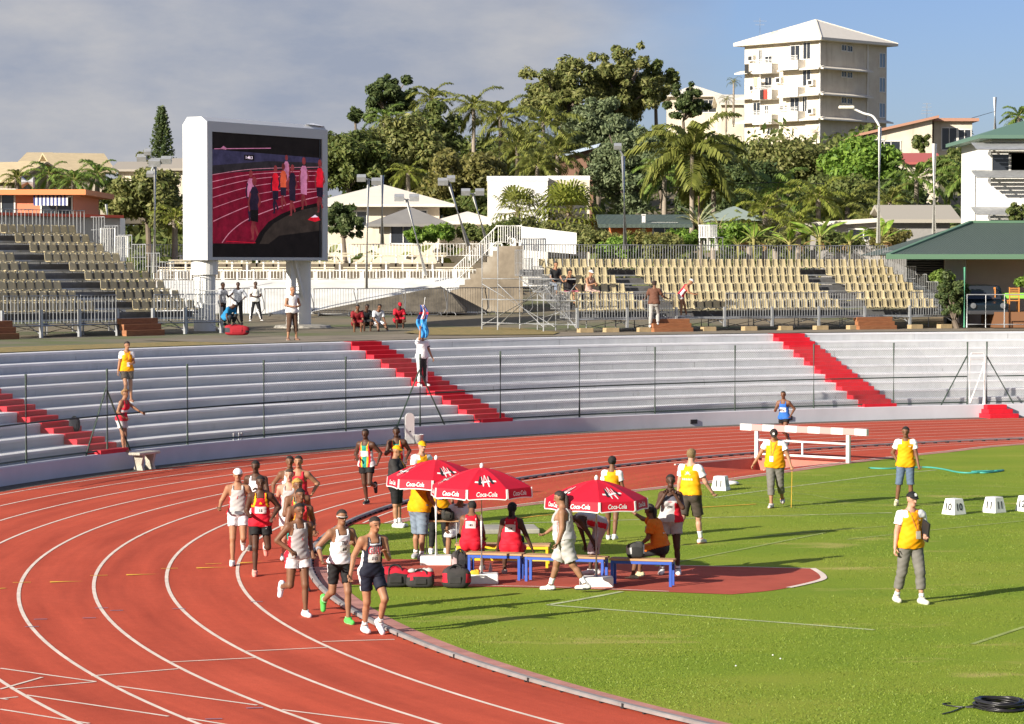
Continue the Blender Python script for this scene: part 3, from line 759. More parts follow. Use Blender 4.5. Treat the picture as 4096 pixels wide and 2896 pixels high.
def person(label, pos, heading, P, skin='brown', H=1.75, fat=1.0, female=False, belly=0, muscle=1.0, hair=None, cap=None, wear=(), decals=(), fist=0.6, vox=0.014, extra=None, group=None, fistL=None, fistR=None):
    """pos: point on the ground below the pelvis; heading: direction faced (degrees, maths angle)"""
    NP_[0] += 1; rng = np.random.RandomState(NP_[0])
    J, s = skeleton(P, H, fat, female); B = prims_of(J, s, fat, female, belly, muscle)
    lo = np.min([np.minimum(b[1], b[2]) - max(b[3], b[4]) * max(1, b[6]) for b in B], 0) - 0.05
    hi = np.max([np.maximum(b[1], b[2]) + max(b[3], b[4]) * max(1, b[6]) for b in B], 0) + 0.05
    n = np.ceil((hi - lo) / vox).astype(int) + 1
    D = np.full(n, 1.0)
    for b in B:
        r = max(b[3], b[4]) * max(1, b[6]) + b[7] + 0.02
        i0 = np.maximum(((np.minimum(b[1], b[2]) - r - lo) / vox).astype(int), 0); i1 = np.minimum(((np.maximum(b[1], b[2]) + r - lo) / vox).astype(int) + 2, n)
        gx, gy, gz = [np.arange(i0[k], i1[k]) * vox + lo[k] for k in range(3)]
        p = np.stack(np.meshgrid(gx, gy, gz, indexing='ij'), -1)
        d, _ = prim_d(p, b); sl = tuple(slice(i0[k], i1[k]) for k in range(3)); cur = D[sl]; kk = b[7] * s
        hh = np.maximum(kk - np.abs(cur - d), 0) / kk
        D[sl] = np.minimum(cur, d) - hh * hh * kk * 0.25
    V, F = surface_nets(D, lo, vox); V = laplace(V, F, 1, 0.4)
    N = vnormals(V, F)
    if (N[:, 2][np.argmax(V[:, 2])]) < 0: F = F[:, ::-1]; N = -N
    ds = np.stack([prim_d(V, b)[0] for b in B], 1); ts = np.stack([prim_d(V, b)[1] for b in B], 1)
    am = ds.argmin(1); lab = np.array([b[0] for b in B])[am]
    T = {}
    for sd in 'LR':
        for k, a, b in (('th', 'hip', 'kne'), ('sh', 'kne', 'ank'), ('ua', 'sho', 'elb'), ('fa', 'elb', 'wri')):
            A_, B_ = J[a + sd], J[b + sd]; T[k + sd] = ((V - A_) @ (B_ - A_)) / ((B_ - A_) @ (B_ - A_))
    tl = np.zeros(len(V))
    for k in T: m = lab == k; tl[m] = T[k][m]
    # torso coordinates: height 0 pelvis .. 1 neck, lateral, forward
    up = J['neck'] - J['pel']; TLn = np.linalg.norm(up); up = up / TLn
    hT = ((V - J['pel']) @ up) / TLn; lat = ((V - J['pel']) @ J['ls']) / s; fw = ((V - J['pel'] - np.outer(hT * TLn, up)) @ J['fs']) / s
    hd = (V - J['skull']) / s; HU, HL, HF = hd @ J['hu'], hd @ J['hl'], hd @ J['hf']
    ctx = dict(lab=lab, t=tl, h=hT, lat=lat, fw=fw, V=V, N=N, HU=HU, HL=HL, HF=HF)
    rx, ry, rz_ = pos
    root = thing('person', label, 'person', (rx, ry, rz_), math.radians(heading), group)
    legs = np.isin(lab, ['thL', 'thR', 'shL', 'shR']); shank = np.isin(lab, ['shL', 'shR']); thigh = np.isin(lab, ['thL', 'thR'])
    arm = np.isin(lab, ['uaL', 'uaR']); tor = lab == 'torso'; foot = np.isin(lab, ['ftL', 'ftR'])
    cover = np.zeros(len(V), bool)
    shells = []
    def shell(name, mask, off, mats, matfn=None, smooth=2, wrinkle=0.004, par=root, fold=None, inset=True):
        fm = mask[F].all(1)
        if fm.sum() < 4: return None
        Fs = F[fm]; ids = np.unique(Fs); mp_ = -np.ones(len(V), int); mp_[ids] = np.arange(len(ids))
        Fl = mp_[Fs]; o_ = off[ids] if isinstance(off, np.ndarray) else np.full(len(ids), off)
        p = V[ids]; ph = rng.rand(6) * 6
        wv = (np.sin(p[:, 2] * 38 + p[:, 0] * 30 + ph[0]) * np.sin(p[:, 1] * 33 + p[:, 2] * 17 + ph[1]) + 0.6 * np.sin(p[:, 2] * 71 - p[:, 1] * 52 + ph[2])) * wrinkle
        Q = p + N[ids] * (o_ + wv)[:, None] * s
        Q = laplace(Q, Fl, smooth, 0.5)
        d = ((Q - p) * N[ids]).sum(1); Q += N[ids] * np.maximum(0.006 * s - d, 0)[:, None]
        # close the hems down to the skin
        ed = np.concatenate([Fl[:, [i, (i + 1) % 4]] for i in range(4)]); key = np.sort(ed, 1); kk, inv, cnt = np.unique(key, axis=0, return_inverse=True, return_counts=True)
        be = ed[cnt[inv.ravel()] == 1]; bid = np.unique(be); m2 = -np.ones(len(Q), int); m2[bid] = np.arange(len(bid)) + len(Q)
        Q2 = np.concatenate([Q, p[bid] - N[ids][bid] * 0.006]); hem = np.stack([be[:, 1], be[:, 0], m2[be[:, 0]], m2[be[:, 1]]], 1)
        allF = np.concatenate([Fl, hem])
        mi = None
        if matfn is not None:
            c = {k: (v[ids][Fl].mean(1) if v.dtype.kind == 'f' and v.ndim == 1 else (v[ids][Fl[:, 0]] if v.ndim == 1 else v[ids][Fl].mean(1))) for k, v in ctx.items()}
            mi = matfn(c).astype(int); mi = np.concatenate([mi, np.zeros(len(hem), int)])
        if inset: cover[ids] = True
        ob = np_mesh(name, Q2, allF, mats, mi, par)
        shells.append((name, ids, Q)); return ob
    obs = {}
    for w in wear:
        k = w['k']; c1 = w.get('c', WHT); ms = [cloth(c) for c in ([c1] + list(w.get('c2', [])))]
        if k == 'singlet':
            lo_ = w.get('lo', -0.16); al = np.abs(lat)
            ms_ = (tor | thigh) & (hT > lo_) & (hT < 1.02) & ~((hT > 0.62) & (al > 0.125 - 0.05 * (hT - 0.62))) & ~((al < 0.062) & (hT > (0.86 if not w.get('deep') else .8)) & (fw > -0.02)) & ~((al < 0.055) & (hT > 0.95))
            obs['top'] = shell(w.get('name', 'singlet'), ms_, np.where(hT < 0.2, w.get('o', 0.016) + w.get('fl', 0.010), w.get('o', 0.016)), ms, w.get('fn'), 3, w.get('wr', 0.005))
        elif k == 'shirt':
            lo_ = w.get('lo', -0.2); sl_ = w.get('sl', 0.62)
            ms_ = ((tor | thigh) & (hT > lo_) & (hT < 1.03)) | (arm & (tl < sl_))
            if sl_ > 1: ms_ |= np.isin(lab, ['faL', 'faR']) & (tl < sl_ - 1); ms_ |= arm
            ms_ &= ~((np.abs(lat) < 0.05) & (hT > 0.97))
            o_ = np.where(arm, 0.016 + 0.02 * np.clip(tl, 0, 1), 0.018 + 0.012 * (hT < 0.35))
            obs['top'] = shell(w.get('name', 'polo_shirt'), ms_, o_ * w.get('o', 1.0), ms, w.get('fn'), 4, w.get('wr', 0.006))
        elif k == 'shorts':
            ln = w.get('ln', 0.55); o0, o1 = w.get('o', (0.010, 0.03))
            ms_ = ((tor & (hT < w.get('hi', 0.16))) | (thigh & (tl < ln)))
            if ln > 1: ms_ |= thigh; ms_ |= shank & (tl < ln - 1)
            lg = np.where(thigh, np.clip(tl, 0, 1), np.where(shank, 1 + tl, 0)) / max(ln, .3)
            obs['bottom'] = shell(w.get('name', 'shorts'), ms_, o0 + (o1 - o0) * np.clip(lg, 0, 1), ms, w.get('fn'), w.get('sm', 3), w.get('wr', 0.004))
        elif k == 'socks':
            obs['socks'] = None
            for sd in 'LR': shell('sock', (lab == 'sh' + sd) & (tl > w.get('t', 0.72)) & (tl < 1.1), 0.006, ms, None, 1, 0)
        elif k == 'shoes':
            for sd in 'LR':
                m_ = (lab == 'ft' + sd) | ((lab == 'sh' + sd) & (tl > 0.97))
                sole = J['heel' + sd]; toe = J['toe' + sd]; tv = unit(toe - sole); an = J['ank' + sd]; dn = -(an - sole); dn = unit(dn - tv * dn.dot(tv))
                def fn(c, sole=sole, dn=dn): return ((c['V'] - sole) @ dn < 0.012 * s).astype(int)
                shell('shoe', m_, 0.012, [ms[0], ms[1] if len(ms) > 1 else cloth((0.6, 0.6, 0.6))], fn, 1, 0)
        elif k == 'wrist':
            sd = w.get('s', 'R'); shell('wristband', (lab == 'fa' + sd) & (tl > w.get('t0', .72)) & (tl < w.get('t1', .95)), 0.007, ms, None, 1, 0)
    # hair / cap
    headm = (lab == 'head') | ((lab == 'neck') & (HU > -0.07) & (HF < 0))
    if hair:
        col, ty = hair[0], hair[1]; hm = pm('hair_%d_%d_%d' % tuple(int(c * 255) for c in col), col, 0.8 if ty != 'long' else 0.55, noise=0.4, nscale=60, bump=0.6, bscale=90)
        line = np.where(HF > 0.045, 0.066, np.where(HF > -0.01, 0.066 - (0.045 - HF) / 0.055 * 0.05, -0.055))
        m_ = headm & (HU > line) & ~((np.abs(HL) > 0.074) & (HU < 0.03) & (HF > -0.03))
        o_ = {'buzz': 0.004, 'short': 0.010, 'curly': 0.024, 'big': 0.036, 'long': 0.014}[ty]
        ho = shell('hair', m_, o_, hm, None, 1 if ty in ('curly', 'big') else 2, {'curly': 0.006, 'big': 0.010}.get(ty, 0.001), inset=False)
        if ty == 'long' and ho is not None:
            hb = MB(); c = J['skull']; hu, hf = J['hu'], J['hf']; st = hair[2] if len(hair) > 2 else 'tail'
            if st == 'bun': hb.lathe([(0.005, -.03), (0.028, -.02), (0.036, 0), (0.028, .02), (0.005, .03)], tuple(c - hf * .115 * s + hu * .005 * s), 8)
            else:
                L_ = {'tail': .28, 'braid': .42}.get(st, .3) * s; a = c - hf * .085 * s + hu * .02 * s
                pts = [a, a - hf * .035 * s - hu * .03 * s, a - hf * .045 * s - np.array([0, 0, .45 * L_]), a - hf * .035 * s - np.array([0, 0, L_])]
                hb.tube(spline([tuple(p) for p in pts], 5), [0.025 * s + 0.012 * s * math.sin(i / 15 * PI) * (1 if i < 15 else 0.2) for i in range(16)], 8)
            hb.build('ponytail' if st != 'bun' else 'hair_bun', hm, root, smooth=True)
    if cap:
        col = cap[0]; cm = cloth(col); m_ = headm & (HU > 0.035)
        shell('cap', m_, 0.013, cm, None, 1, 0, inset=False)
        if cap[1]:
            hb = MB(); c = J['skull'] + J['hu'] * .045 * s; hu, hf, hl = J['hu'], J['hf'], J['hl']; n_ = 9; vs = []
            back = -1 if cap[1] == 'back' else 1
            for z_ in (0, 0.008):
                for rr in (0, 1):
                    for i in range(n_):
                        a = (i / (n_ - 1) - .5) * 2; x = 0.078 * math.sqrt(max(0, 1 - (a * .86) ** 2)); ex = 0.068 * math.sqrt(max(0, 1 - a ** 2)) * rr
                        vs.append(c + hf * (x + ex) * s * back + hl * a * .072 * s + hu * (z_ - ex * .22 - .012 * a * a) * s)
            q = lambda z_, rr, i: z_ * 2 * n_ + rr * n_ + i
            fs = []
            for i in range(n_ - 1):
                fs += [(q(0, 0, i), q(0, 0, i + 1), q(0, 1, i + 1), q(0, 1, i)), (q(1, 0, i), q(1, 1, i), q(1, 1, i + 1), q(1, 0, i + 1)), (q(0, 1, i), q(0, 1, i + 1), q(1, 1, i + 1), q(1, 1, i))]
            hb.add(vs, fs); hb.build('cap_visor', cm, root, smooth=True)
            if len(cap) > 2:
                hb = MB(); c2 = J['skull'] + J['hu'] * .088 * s + hf * .083 * s
                hb.add([c2 + hl * a * s + hu * b * s - hf * b * .55 * s + hf * .006 for a, b in ((-.022, -.018), (.022, -.018), (.022, .018), (0, .028), (-.022, .018))], [(0, 1, 2, 3, 4)])
                hb.build('cap_badge', cloth(cap[2]), root)
    # body: skin pulled slightly in under the clothes, face marks, fingers
    Vb = V - N * (cover * 0.012 * s)[:, None]
    sk = SKINS[skin]; skm = pm('skin_' + skin, sk, 0.55, noise=0.14, nscale=9, spec=0.35)
    dk = tuple(c * 0.32 for c in sk); lip = (sk[0] * .75, sk[1] * .45, sk[2] * .5)
    fc = F; mU, mL, mF = HU[fc].mean(1), np.abs(HL[fc].mean(1)), HF[fc].mean(1); hm_ = (lab == 'head')[fc].all(1) & (mF > 0.045)
    mi = np.zeros(len(F), int)
    mi[hm_ & (np.abs(mU - 0.008) < 0.008) & (np.abs(mL - 0.033) < 0.016)] = 1
    mi[hm_ & (np.abs(mU - 0.036) < 0.005) & (np.abs(mL - 0.034) < 0.024)] = 1
    mi[hm_ & (np.abs(mU + 0.055) < 0.010) & (mL < 0.026)] = 2
    vv = [tuple(v) for v in Vb]; ff = [tuple(int(i) for i in f) for f in F]; mm = list(mi)
    for sd, sg in (('L', 1), ('R', -1)):
        fi = {'L': fistL, 'R': fistR}[sd]; fi = fist if fi is None else fi
        hdv, pn = J['hdir' + sd], J['palm' + sd]; si = unit(np.cross(hdv, pn)); kn = J['knu' + sd]
        if si.dot(J['fs'] + J['utc'] * .3) < 0: si = -si      # index side towards the front
        hb = MB()
        for i, (o_, ln) in enumerate(((.030, .072), (.010, .080), (-.010, .075), (-.029, .058))):
            p = kn + si * o_ * s; d = hdv + si * o_ * 1.2; pts = [p - hdv * .015 * s]
            for j, fr in enumerate((.42, .33, .25)):
                an = fi * (0.55 + .9 * j) + 0.12 * i * .3
                dd = unit(d) * math.cos(an) + pn * math.sin(an); p = p + dd * ln * fr * s; pts.append(p)
            hb.tube(pts, [.0105 * s, .0098 * s, .0088 * s, .0065 * s], 5)
        p = J['wri' + sd] + hdv * .03 * s + si * .026 * s; d1 = unit(hdv * .55 + si * .75 + pn * .35); d2 = unit(hdv * .9 + si * .15 + pn * (.3 + fi * .5))
        hb.tube([p - si * .012 * s, p + d1 * .035 * s, p + d1 * .035 * s + d2 * .03 * s, p + d1 * .035 * s + d2 * .055 * s], [.013 * s, .0115 * s, .010 * s, .007 * s], 5)
        o_ = len(vv); vv += hb.v; ff += [tuple(i + o_ for i in f) for f in hb.f]; mm += [0] * len(hb.f)
    body = np_mesh('body', vv, ff, [skm, pm('facial_dark_' + skin, dk, 0.6), pm('lips_' + skin, lip, 0.5)], mm, root)
    # things printed on or lying against the torso
    topn = [q for q in shells if q[0] in ('singlet', 'polo_shirt', 'jacket', 'tracksuit_top', 't_shirt')]
    if topn: _, ids, Q = topn[0]
    else: ids = np.where(tor)[0]; Q = V[ids]
    qh = ((Q - J['pel']) @ up) / s; ql = ((Q - J['pel']) @ J['ls']) / s; qf = ((Q - J['pel']) @ J['fs']) / s
    def on_torso(xy, front=True, lift=0.006):
        sel = (N[ids] @ J['fs'] > 0.1) if front else (N[ids] @ J['fs'] < -0.1)
        a, b, c = ql[sel], qh[sel], qf[sel]; out = []
        for x, y in xy:
            d = (a - x) ** 2 + (b - y) ** 2; k = np.argsort(d)[:5]; z = np.mean(c[k]) + (lift if front else -lift)
            # height along the slanted torso keeps the forward axis separate
            base_ = J['pel'] + J['ls'] * x * s
            M2 = np.array([[up.dot(up), J['fs'].dot(up)], [up.dot(J['fs']), 1.0]]); al, be = np.linalg.solve(M2, np.array([y, z]) * s)
            out.append(base_ + up * al + J['fs'] * be)
        return out
    topob = obs.get('top') or root
    for dcl in decals:
        k = dcl['k']; front = not dcl.get('back', False); fx = 1 if front else -1     # x grows to the viewer's right
        cx_, cy_ = dcl.get('at', (0, .3))
        if k == 'bib':
            wd, ht = dcl.get('size', (.2, .155)); nx_, ny_ = 7, 5
            grid = [((cx_ + (i / (nx_ - 1) - .5) * wd) * 1, cy_ + (j / (ny_ - 1) - .5) * ht) for j in range(ny_) for i in range(nx_)]
            pv = on_torso(grid, front, 0.009); fs_ = [(j * nx_ + i, j * nx_ + i + 1, (j + 1) * nx_ + i + 1, (j + 1) * nx_ + i) for j in range(ny_ - 1) for i in range(nx_ - 1)]
            mi_ = [0] * len(fs_)
            for (tx, sz, dy, bold) in dcl.get('text', ()):
                tv, tf = text_mesh(tx, bold); o2 = len(pv)
                pv += on_torso([(cx_ + fx * x * sz, cy_ + dy + y * sz) for x, y in tv], front, 0.013); fs_ += [tuple(i + o2 for i in f) for f in tf]; mi_ += [1] * len(tf)
            np_mesh('number_bib', pv, fs_, [cloth(dcl.get('c', (0.74, 0.74, 0.72))), cloth(dcl.get('tc', BLK))], mi_, topob, smooth=False)
        elif k == 'text':
            pv, fs_, mi_ = [], [], []
            for j, (bold, lf) in enumerate(((dcl.get('outline', 0), 0.008), (dcl.get('bold', .02), 0.012))):
                if j == 0 and bold == 0: continue
                tv, tf = text_mesh(dcl['body'], bold); o2 = len(pv); sz = dcl.get('h', .08)
                pv += on_torso([(cx_ + fx * x * sz * dcl.get('wx', 1), cy_ + y * sz) for x, y in tv], front, lf); fs_ += [tuple(i + o2 for i in f) for f in tf]; mi_ += [1 - j if dcl.get('outline', 0) else 0] * len(tf)
            np_mesh('lettering', pv, fs_, [cloth(dcl.get('c', REDC)), cloth(dcl.get('oc', WHT))], mi_, topob, smooth=False)
        elif k == 'shape':
            pv, fs_, mi_ = [], [], []
            for poly in dcl['polys']:
                o2 = len(pv); pv += on_torso([(cx_ + fx * x, cy_ + y) for x, y in poly], front, dcl.get('lift', 0.008)); fs_.append(tuple(range(o2, o2 + len(poly))))
            np_mesh(dcl.get('name', 'emblem'), pv, fs_, cloth(dcl.get('c', WHT)), None, topob, smooth=False)
        elif k == 'lanyard':
            ex, ey = dcl.get('end', (0.02, .2)); wd = .010; pv, fs_ = [], []
            for sx in (-1, 1):
                pts = [(sx * .062, .50 * 0.98), (sx * .05, .42), (ex + sx * .012, ey)]
                pts = [(pts[0][0] + (pts[2][0] - pts[0][0]) * t, pts[0][1] + (pts[2][1] - pts[0][1]) * t) for t in np.linspace(0, 1, 7)]
                a = on_torso([(x - wd / 2, y) for x, y in pts], True, 0.010); b = on_torso([(x + wd / 2, y) for x, y in pts], True, 0.010); o2 = len(pv); pv += a + b
                fs_ += [(o2 + i, o2 + 7 + i, o2 + 7 + i + 1, o2 + i + 1) for i in range(6)]
            lo2 = np_mesh('lanyard', pv, fs_, cloth(dcl.get('c', (0.5, 0.18, 0.08))), None, root, smooth=False)
            bw, bh = .085, .12
            pv = on_torso([(ex - bw / 2, ey - bh), (ex + bw / 2, ey - bh), (ex + bw / 2, ey), (ex - bw / 2, ey)], True, 0.016)
            pv2 = [p + J['fs'] * .005 for p in pv]
            np_mesh('badge', pv + pv2, [(3, 2, 1, 0), (4, 5, 6, 7), (0, 1, 5, 4), (1, 2, 6, 5), (2, 3, 7, 6), (3, 0, 4, 7)], cloth(dcl.get('bc', WHT)), None, lo2, smooth=False)
    if P.get('glasses'):
        c = J['skull'] + J['hu'] * .010 * s; hu, hf, hl = J['hu'], J['hf'], J['hl']; hb = MB()
        for (z0, z1, mi_) in ((-.018, .008, 0), (.008, .016, 1)):
            n_ = 11; vs = []
            for z_ in (z0, z1):
                for i in range(n_):
                    a = (i / (n_ - 1) - .5) * 2.5; vs.append(c + hf * (.012 + .090 * math.cos(a)) * s + hl * .086 * math.sin(a) * s + hu * z_ * s)
            hb.add(vs, [(i, i + 1, n_ + i + 1, n_ + i) for i in range(n_ - 1)], mi_)
        for sg in (1, -1): hb.bar(c + hl * sg * .083 * s + hf * .04 * s + hu * .006 * s, c + hl * sg * .083 * s - hf * .02 * s + hu * .006 * s, .006, .008, 1)
        hb.build('sunglasses', [pm('dark_lens', (0.02, 0.012, 0.01), 0.1), cloth(P['glasses'])], root)
    if extra: extra(root, J, s)
    return root
# ---------------------------------------------------------------- terrain behind the terrace
def smooth(a, b, x): t = min(1, max(0, (x - a) / (b - a))); return t * t * (3 - 2 * t)
def hill(x, y):
    if y < 20: return TOPZ
    u = 1148 + FPX * x / max(y, 30)
    A = np.interp(u, [-600, 300, 700, 1000, 1300, 1700, 2300, 2900], [2.5, 4.2, 6.0, 8.5, 10.5, 13.5, 12.5, 10])
    z = TOPZ + 0.3 * smooth(112, 119, y) + 0.9 * smooth(120, 140, y) + A * smooth(150, 285, y)
    return z
tv, tf = [], []
RS = [0, .4, .9, 1.6, 2.6, 4, 6, 8, 10, 13, 16, 19, 23, 28, 34, 40, 48, 58, 70, 84, 100, 120, 145, 175, 210, 260, 340, 460, 700]
P0 = path(RB + TREAD * NST - 0.25, n=110)
for r in RS:
    for (x, y), (x0, y0) in zip(path(RB + TREAD * NST - 0.25 + r, n=110), P0):
        tv.append((x, y, hill(x, y) if r > 0 else TOPZ - 0.01))
n0 = len(P0)
for j in range(len(RS) - 1):
    for i in range(n0 - 1): tf.append((j * n0 + i, j * n0 + i + 1, (j + 1) * n0 + i + 1, (j + 1) * n0 + i))
M_terr = mat('bank_soil', (0.17, 0.135, 0.085), 0.95, bump=0.5, bscale=8)
ta = noise_ramp(M_terr, 0.22, [(0.35, (0.20, 0.155, 0.095)), (0.5, (0.15, 0.13, 0.085)), (0.62, (0.10, 0.12, 0.035))], detail=7)
base(M_terr, ta)
o = MB().add(tv, tf).build('terrain', M_terr, smooth=True); tag(o, kind='structure')
# dry grass verge along the top of the terrace on the left, asphalt apron elsewhere, yellow straw
M_verge = mat('dry_grass', (.20, .16, .05), .95, bump=.6, bscale=40)
base(M_verge, noise_ramp(M_verge, 3.5, [(.3, (.115, .12, .03)), (.5, (.24, .18, .06)), (.7, (.34, .23, .08))], detail=7))
def strip(Ra, Rb, a0, a1, z=.02):
    mb = MB(); n = 60
    A = [pol(Ra, a0 + (a1 - a0) * i / n) for i in range(n + 1)]; B = [pol(Rb, a0 + (a1 - a0) * i / n) for i in range(n + 1)]
    f = lambda p: (p.x, p.y, hill(p.x, p.y) + z)
    return mb.add([f(p) for p in A] + [f(p) for p in B], [(i, i + 1, n + 1 + i + 1, n + 1 + i) for i in range(n)])
R9 = RB + TREAD * NST
tag(strip(R9 - .1, R9 + 3.2, 139, 185).build('dry_verge', M_verge), kind='structure')
tag(strip(R9 - .1, R9 + 5.5, 92, 138.9).build('asphalt_path', M_asphalt), kind='structure')
mb = MB(); pts = [G(u, v, hill(0, 100) + .04) for u, v in ((905, 745), (960, 735), (1060, 733), (1160, 735), (1255, 745), (1240, 750), (1100, 751), (960, 751))]
mb.add([(p.x, p.y, hill(p.x, p.y) + .045) for p in pts], [tuple(range(8))]); tag(mb.build('straw_patch', M_verge), kind='structure')

# ---------------------------------------------------------------- temporary grandstands
M_seat = mat('beige_seat_plastic', (0.60, 0.51, 0.31), 0.45, noise=0.06, nscale=2, spec=0.5)
M_deck = mat('dark_deck', (0.16, 0.158, 0.16), 0.8, noise=0.2, nscale=4)
M_step = mat('brown_wood_step', (0.30, 0.12, 0.05), 0.7, noise=0.25, nscale=3, stretch=(1, 1, 6))
M_block = mat('timber_block', (0.42, 0.31, 0.17), 0.85, noise=0.2, nscale=4)
oi_ = M_seat.node_tree.nodes.new('ShaderNodeObjectInfo'); sr_ = M_seat.node_tree.nodes.new('ShaderNodeValToRGB')
sr_.color_ramp.elements[0].color = (.80, .79, .76, 1); sr_.color_ramp.elements[1].color = (1.08, 1.08, 1.10, 1); M_seat.node_tree.links.new(oi_.outputs['Random'], sr_.inputs[0])
base(M_seat, mixc(M_seat, 1.0, mixc(M_seat, 1.0, (.60, .51, .31), sr_.outputs[0], 'MULTIPLY'), noise_ramp(M_seat, 6, [(.3, (.86, .84, .8)), (.6, (1, 1, 1))]), 'MULTIPLY'))
def seat_mesh(w):
    mb = MB(); d, hb = .36, .36
    prof = [(-d * .52, .005), (-d * .50, .035), (-d * .2, .02), (d * .22, .03), (d * .36, .10), (d * .46, .30), (d * .5, hb)]   # y forward->back, z
    n = 6; th = .018
    for lay in (0, 1):
        for j, (y, z) in enumerate(prof):
            ww = w * (.86 if j < 4 else .86 - .045 * (j - 3) ** 1.3)
            for i in range(n + 1):
                x = (i / n - .5) * ww; lip = .035 * (abs(i / n - .5) * 2) ** 4
                ny_, nz_ = (0, 1) if j < 4 else (-.95, .3)
                mb.v.append((x, y + ny_ * lip - lay * ny_ * th * 1.0, z + nz_ * lip - lay * (th if j < 4 else 0)))
    m_ = (n + 1) * len(prof)
    for j in range(len(prof) - 1):
        for i in range(n):
            a = j * (n + 1) + i; q = (a, a + 1, a + n + 2, a + n + 1); mb.f.append(q); mb.f.append(tuple(k + m_ for k in q[::-1]))
    for j in range(len(prof) - 1):
        for i in (0, n):
            a = j * (n + 1) + i; mb.f.append((a, a + n + 1, a + n + 1 + m_, a + m_) if i == 0 else (a, a + m_, a + n + 1 + m_, a + n + 1))
    for j in (0, len(prof) - 1):
        for i in range(n):
            a = j * (n + 1) + i; mb.f.append((a + 1, a, a + m_, a + 1 + m_) if j == 0 else (a, a + 1, a + 1 + m_, a + m_))
    mb.m = [0] * len(mb.f); return mb
class Stand:
    def __init__(s, name, label, u0, Y0, ang, tread):
        a = math.radians(ang); s.e1 = Vector((math.cos(a), math.sin(a), 0)); s.e2 = Vector((-math.sin(a), math.cos(a), 0))
        x0 = (u0 - 1148) / FPX * Y0; s.O = Vector((x0, Y0, 0)); s.tr = tread; s.rz = a
        s.t = thing(name, label, 'grandstand', (s.O.x, s.O.y, TOPZ), a)
    def s_at(s, u, d):          # distance along the row at picture column u, for a line at depth d
        k = (u - 1148) / FPX; P = s.O + s.e2 * d
        return (k * P.y - P.x) / (s.e1.x - k * s.e1.y)
    def z_at(s, u, v, d):
        P = s.P(s.s_at(u, d), d); return CH - (v - 595.4) / FPX * P.y
    def P(s, q, d, z=0): p = s.O + s.e1 * q + s.e2 * d; p.z = z; return p
    def L(s, q, d, z): return Vector((q, d, z - TOPZ))
def rail_panel(mb, a, b, h, pitch=.115, bar=.011, top=.022, foot=.0, mid=False):
    a, b = Vector(a), Vector(b); up = Vector((0, 0, 1)); n = max(2, int((b - a).length / pitch))
    mb.tube([a + up * h, b + up * h], top, 6); mb.tube([a + up * (foot + .05), b + up * (foot + .05)], top * .8, 5)
    for i in range(n + 1): p = a.lerp(b, i / n); mb.bar(p + up * (foot + .05), p + up * h, bar * 1.8)
def stand_common(S, rows, w, v_front, mesh_seats, limit=100):
    smesh = None; cnt = []; mbz = []
    for k, (v, spans) in enumerate(rows):
        d = S.tr * k; zr = S.z_at(spans[-1][1], v, d); mbz.append(zr)
        for (ua, ub) in spans:
            sa, sb = S.s_at(ua, d), S.s_at(ub, d); n = max(1, int(round((sb - sa) / w)))
            for i in range(n): cnt.append((k, sa + (i + .5) * (sb - sa) / n, d, zr))
    proto = seat_mesh(w).build('seat', M_seat, S.t, smooth=True); first = True
    cnt.sort(key=lambda c: c[0]); 
    for (k, q, d, z) in cnt[:limit]:
        o = proto if first else proto.copy()
        if not first: COL.objects.link(o)
        first = False; o.location = S.L(q, d, z)
    if len(cnt) > limit:
        mb = MB(); sm = seat_mesh(w)
        for (k, q, d, z) in cnt[limit:]: mb.add([Vector(v_) + S.L(q, d, z) for v_ in sm.v], sm.f)
        o = mb.build('seat_rows', M_seat, S.t, smooth=True); tag(o, kind='stuff')
    return mbz, cnt
# right-hand stand
S = Stand('grandstand', 'temporary grandstand of beige seats behind a barred rail on timber blocks', 1291, 101.6, 25, .80)
rows = [(690, [(1291, 1448), (1509, 1887), (1942, 2100)]), (671, [(1270, 1427), (1489, 1864), (1920, 2077)]), (653.7, [(1250, 1407), (1468, 1842), (1897, 2053)]), (635.6, [(1235, 1386), (1446, 1818), (1874, 2031)]), (618.6, [(1222, 1366), (1426, 1799), (1853, 2008)]), (601, [(1209, 1987)])]
zs, SR = stand_common(S, rows, .358, 690, None)
RS_R = (S, zs)
sL, sR = S.s_at(1283, 0), S.s_at(2108, 0)
dk = MB(); LL = S.L
for k in range(6):
    z = zs[k]; d = S.tr * k; qa, qb = sL - .05, sR + .05
    dk.box(tuple(LL((qa + qb) / 2, d + .12, z - .30)), (qb - qa, S.tr, .05)); dk.box(tuple(LL((qa + qb) / 2, d + .20, z - .10)), (qb - qa, .05, .06))
    dk.box(tuple(LL((qa + qb) / 2, d + .50, z - .17)), (qb - qa, .02, .24))
dk.build('deck', M_deck, S.t)
for k in range(len(zs)): MB().box(tuple(LL((sL + sR) / 2, S.tr * k - .27, zs[k] - .29)), (sR - sL, .05, .06)).build('deck_edge', M_galv, S.t)
fr = MB(); zf = zs[0] - .34; df = -.62
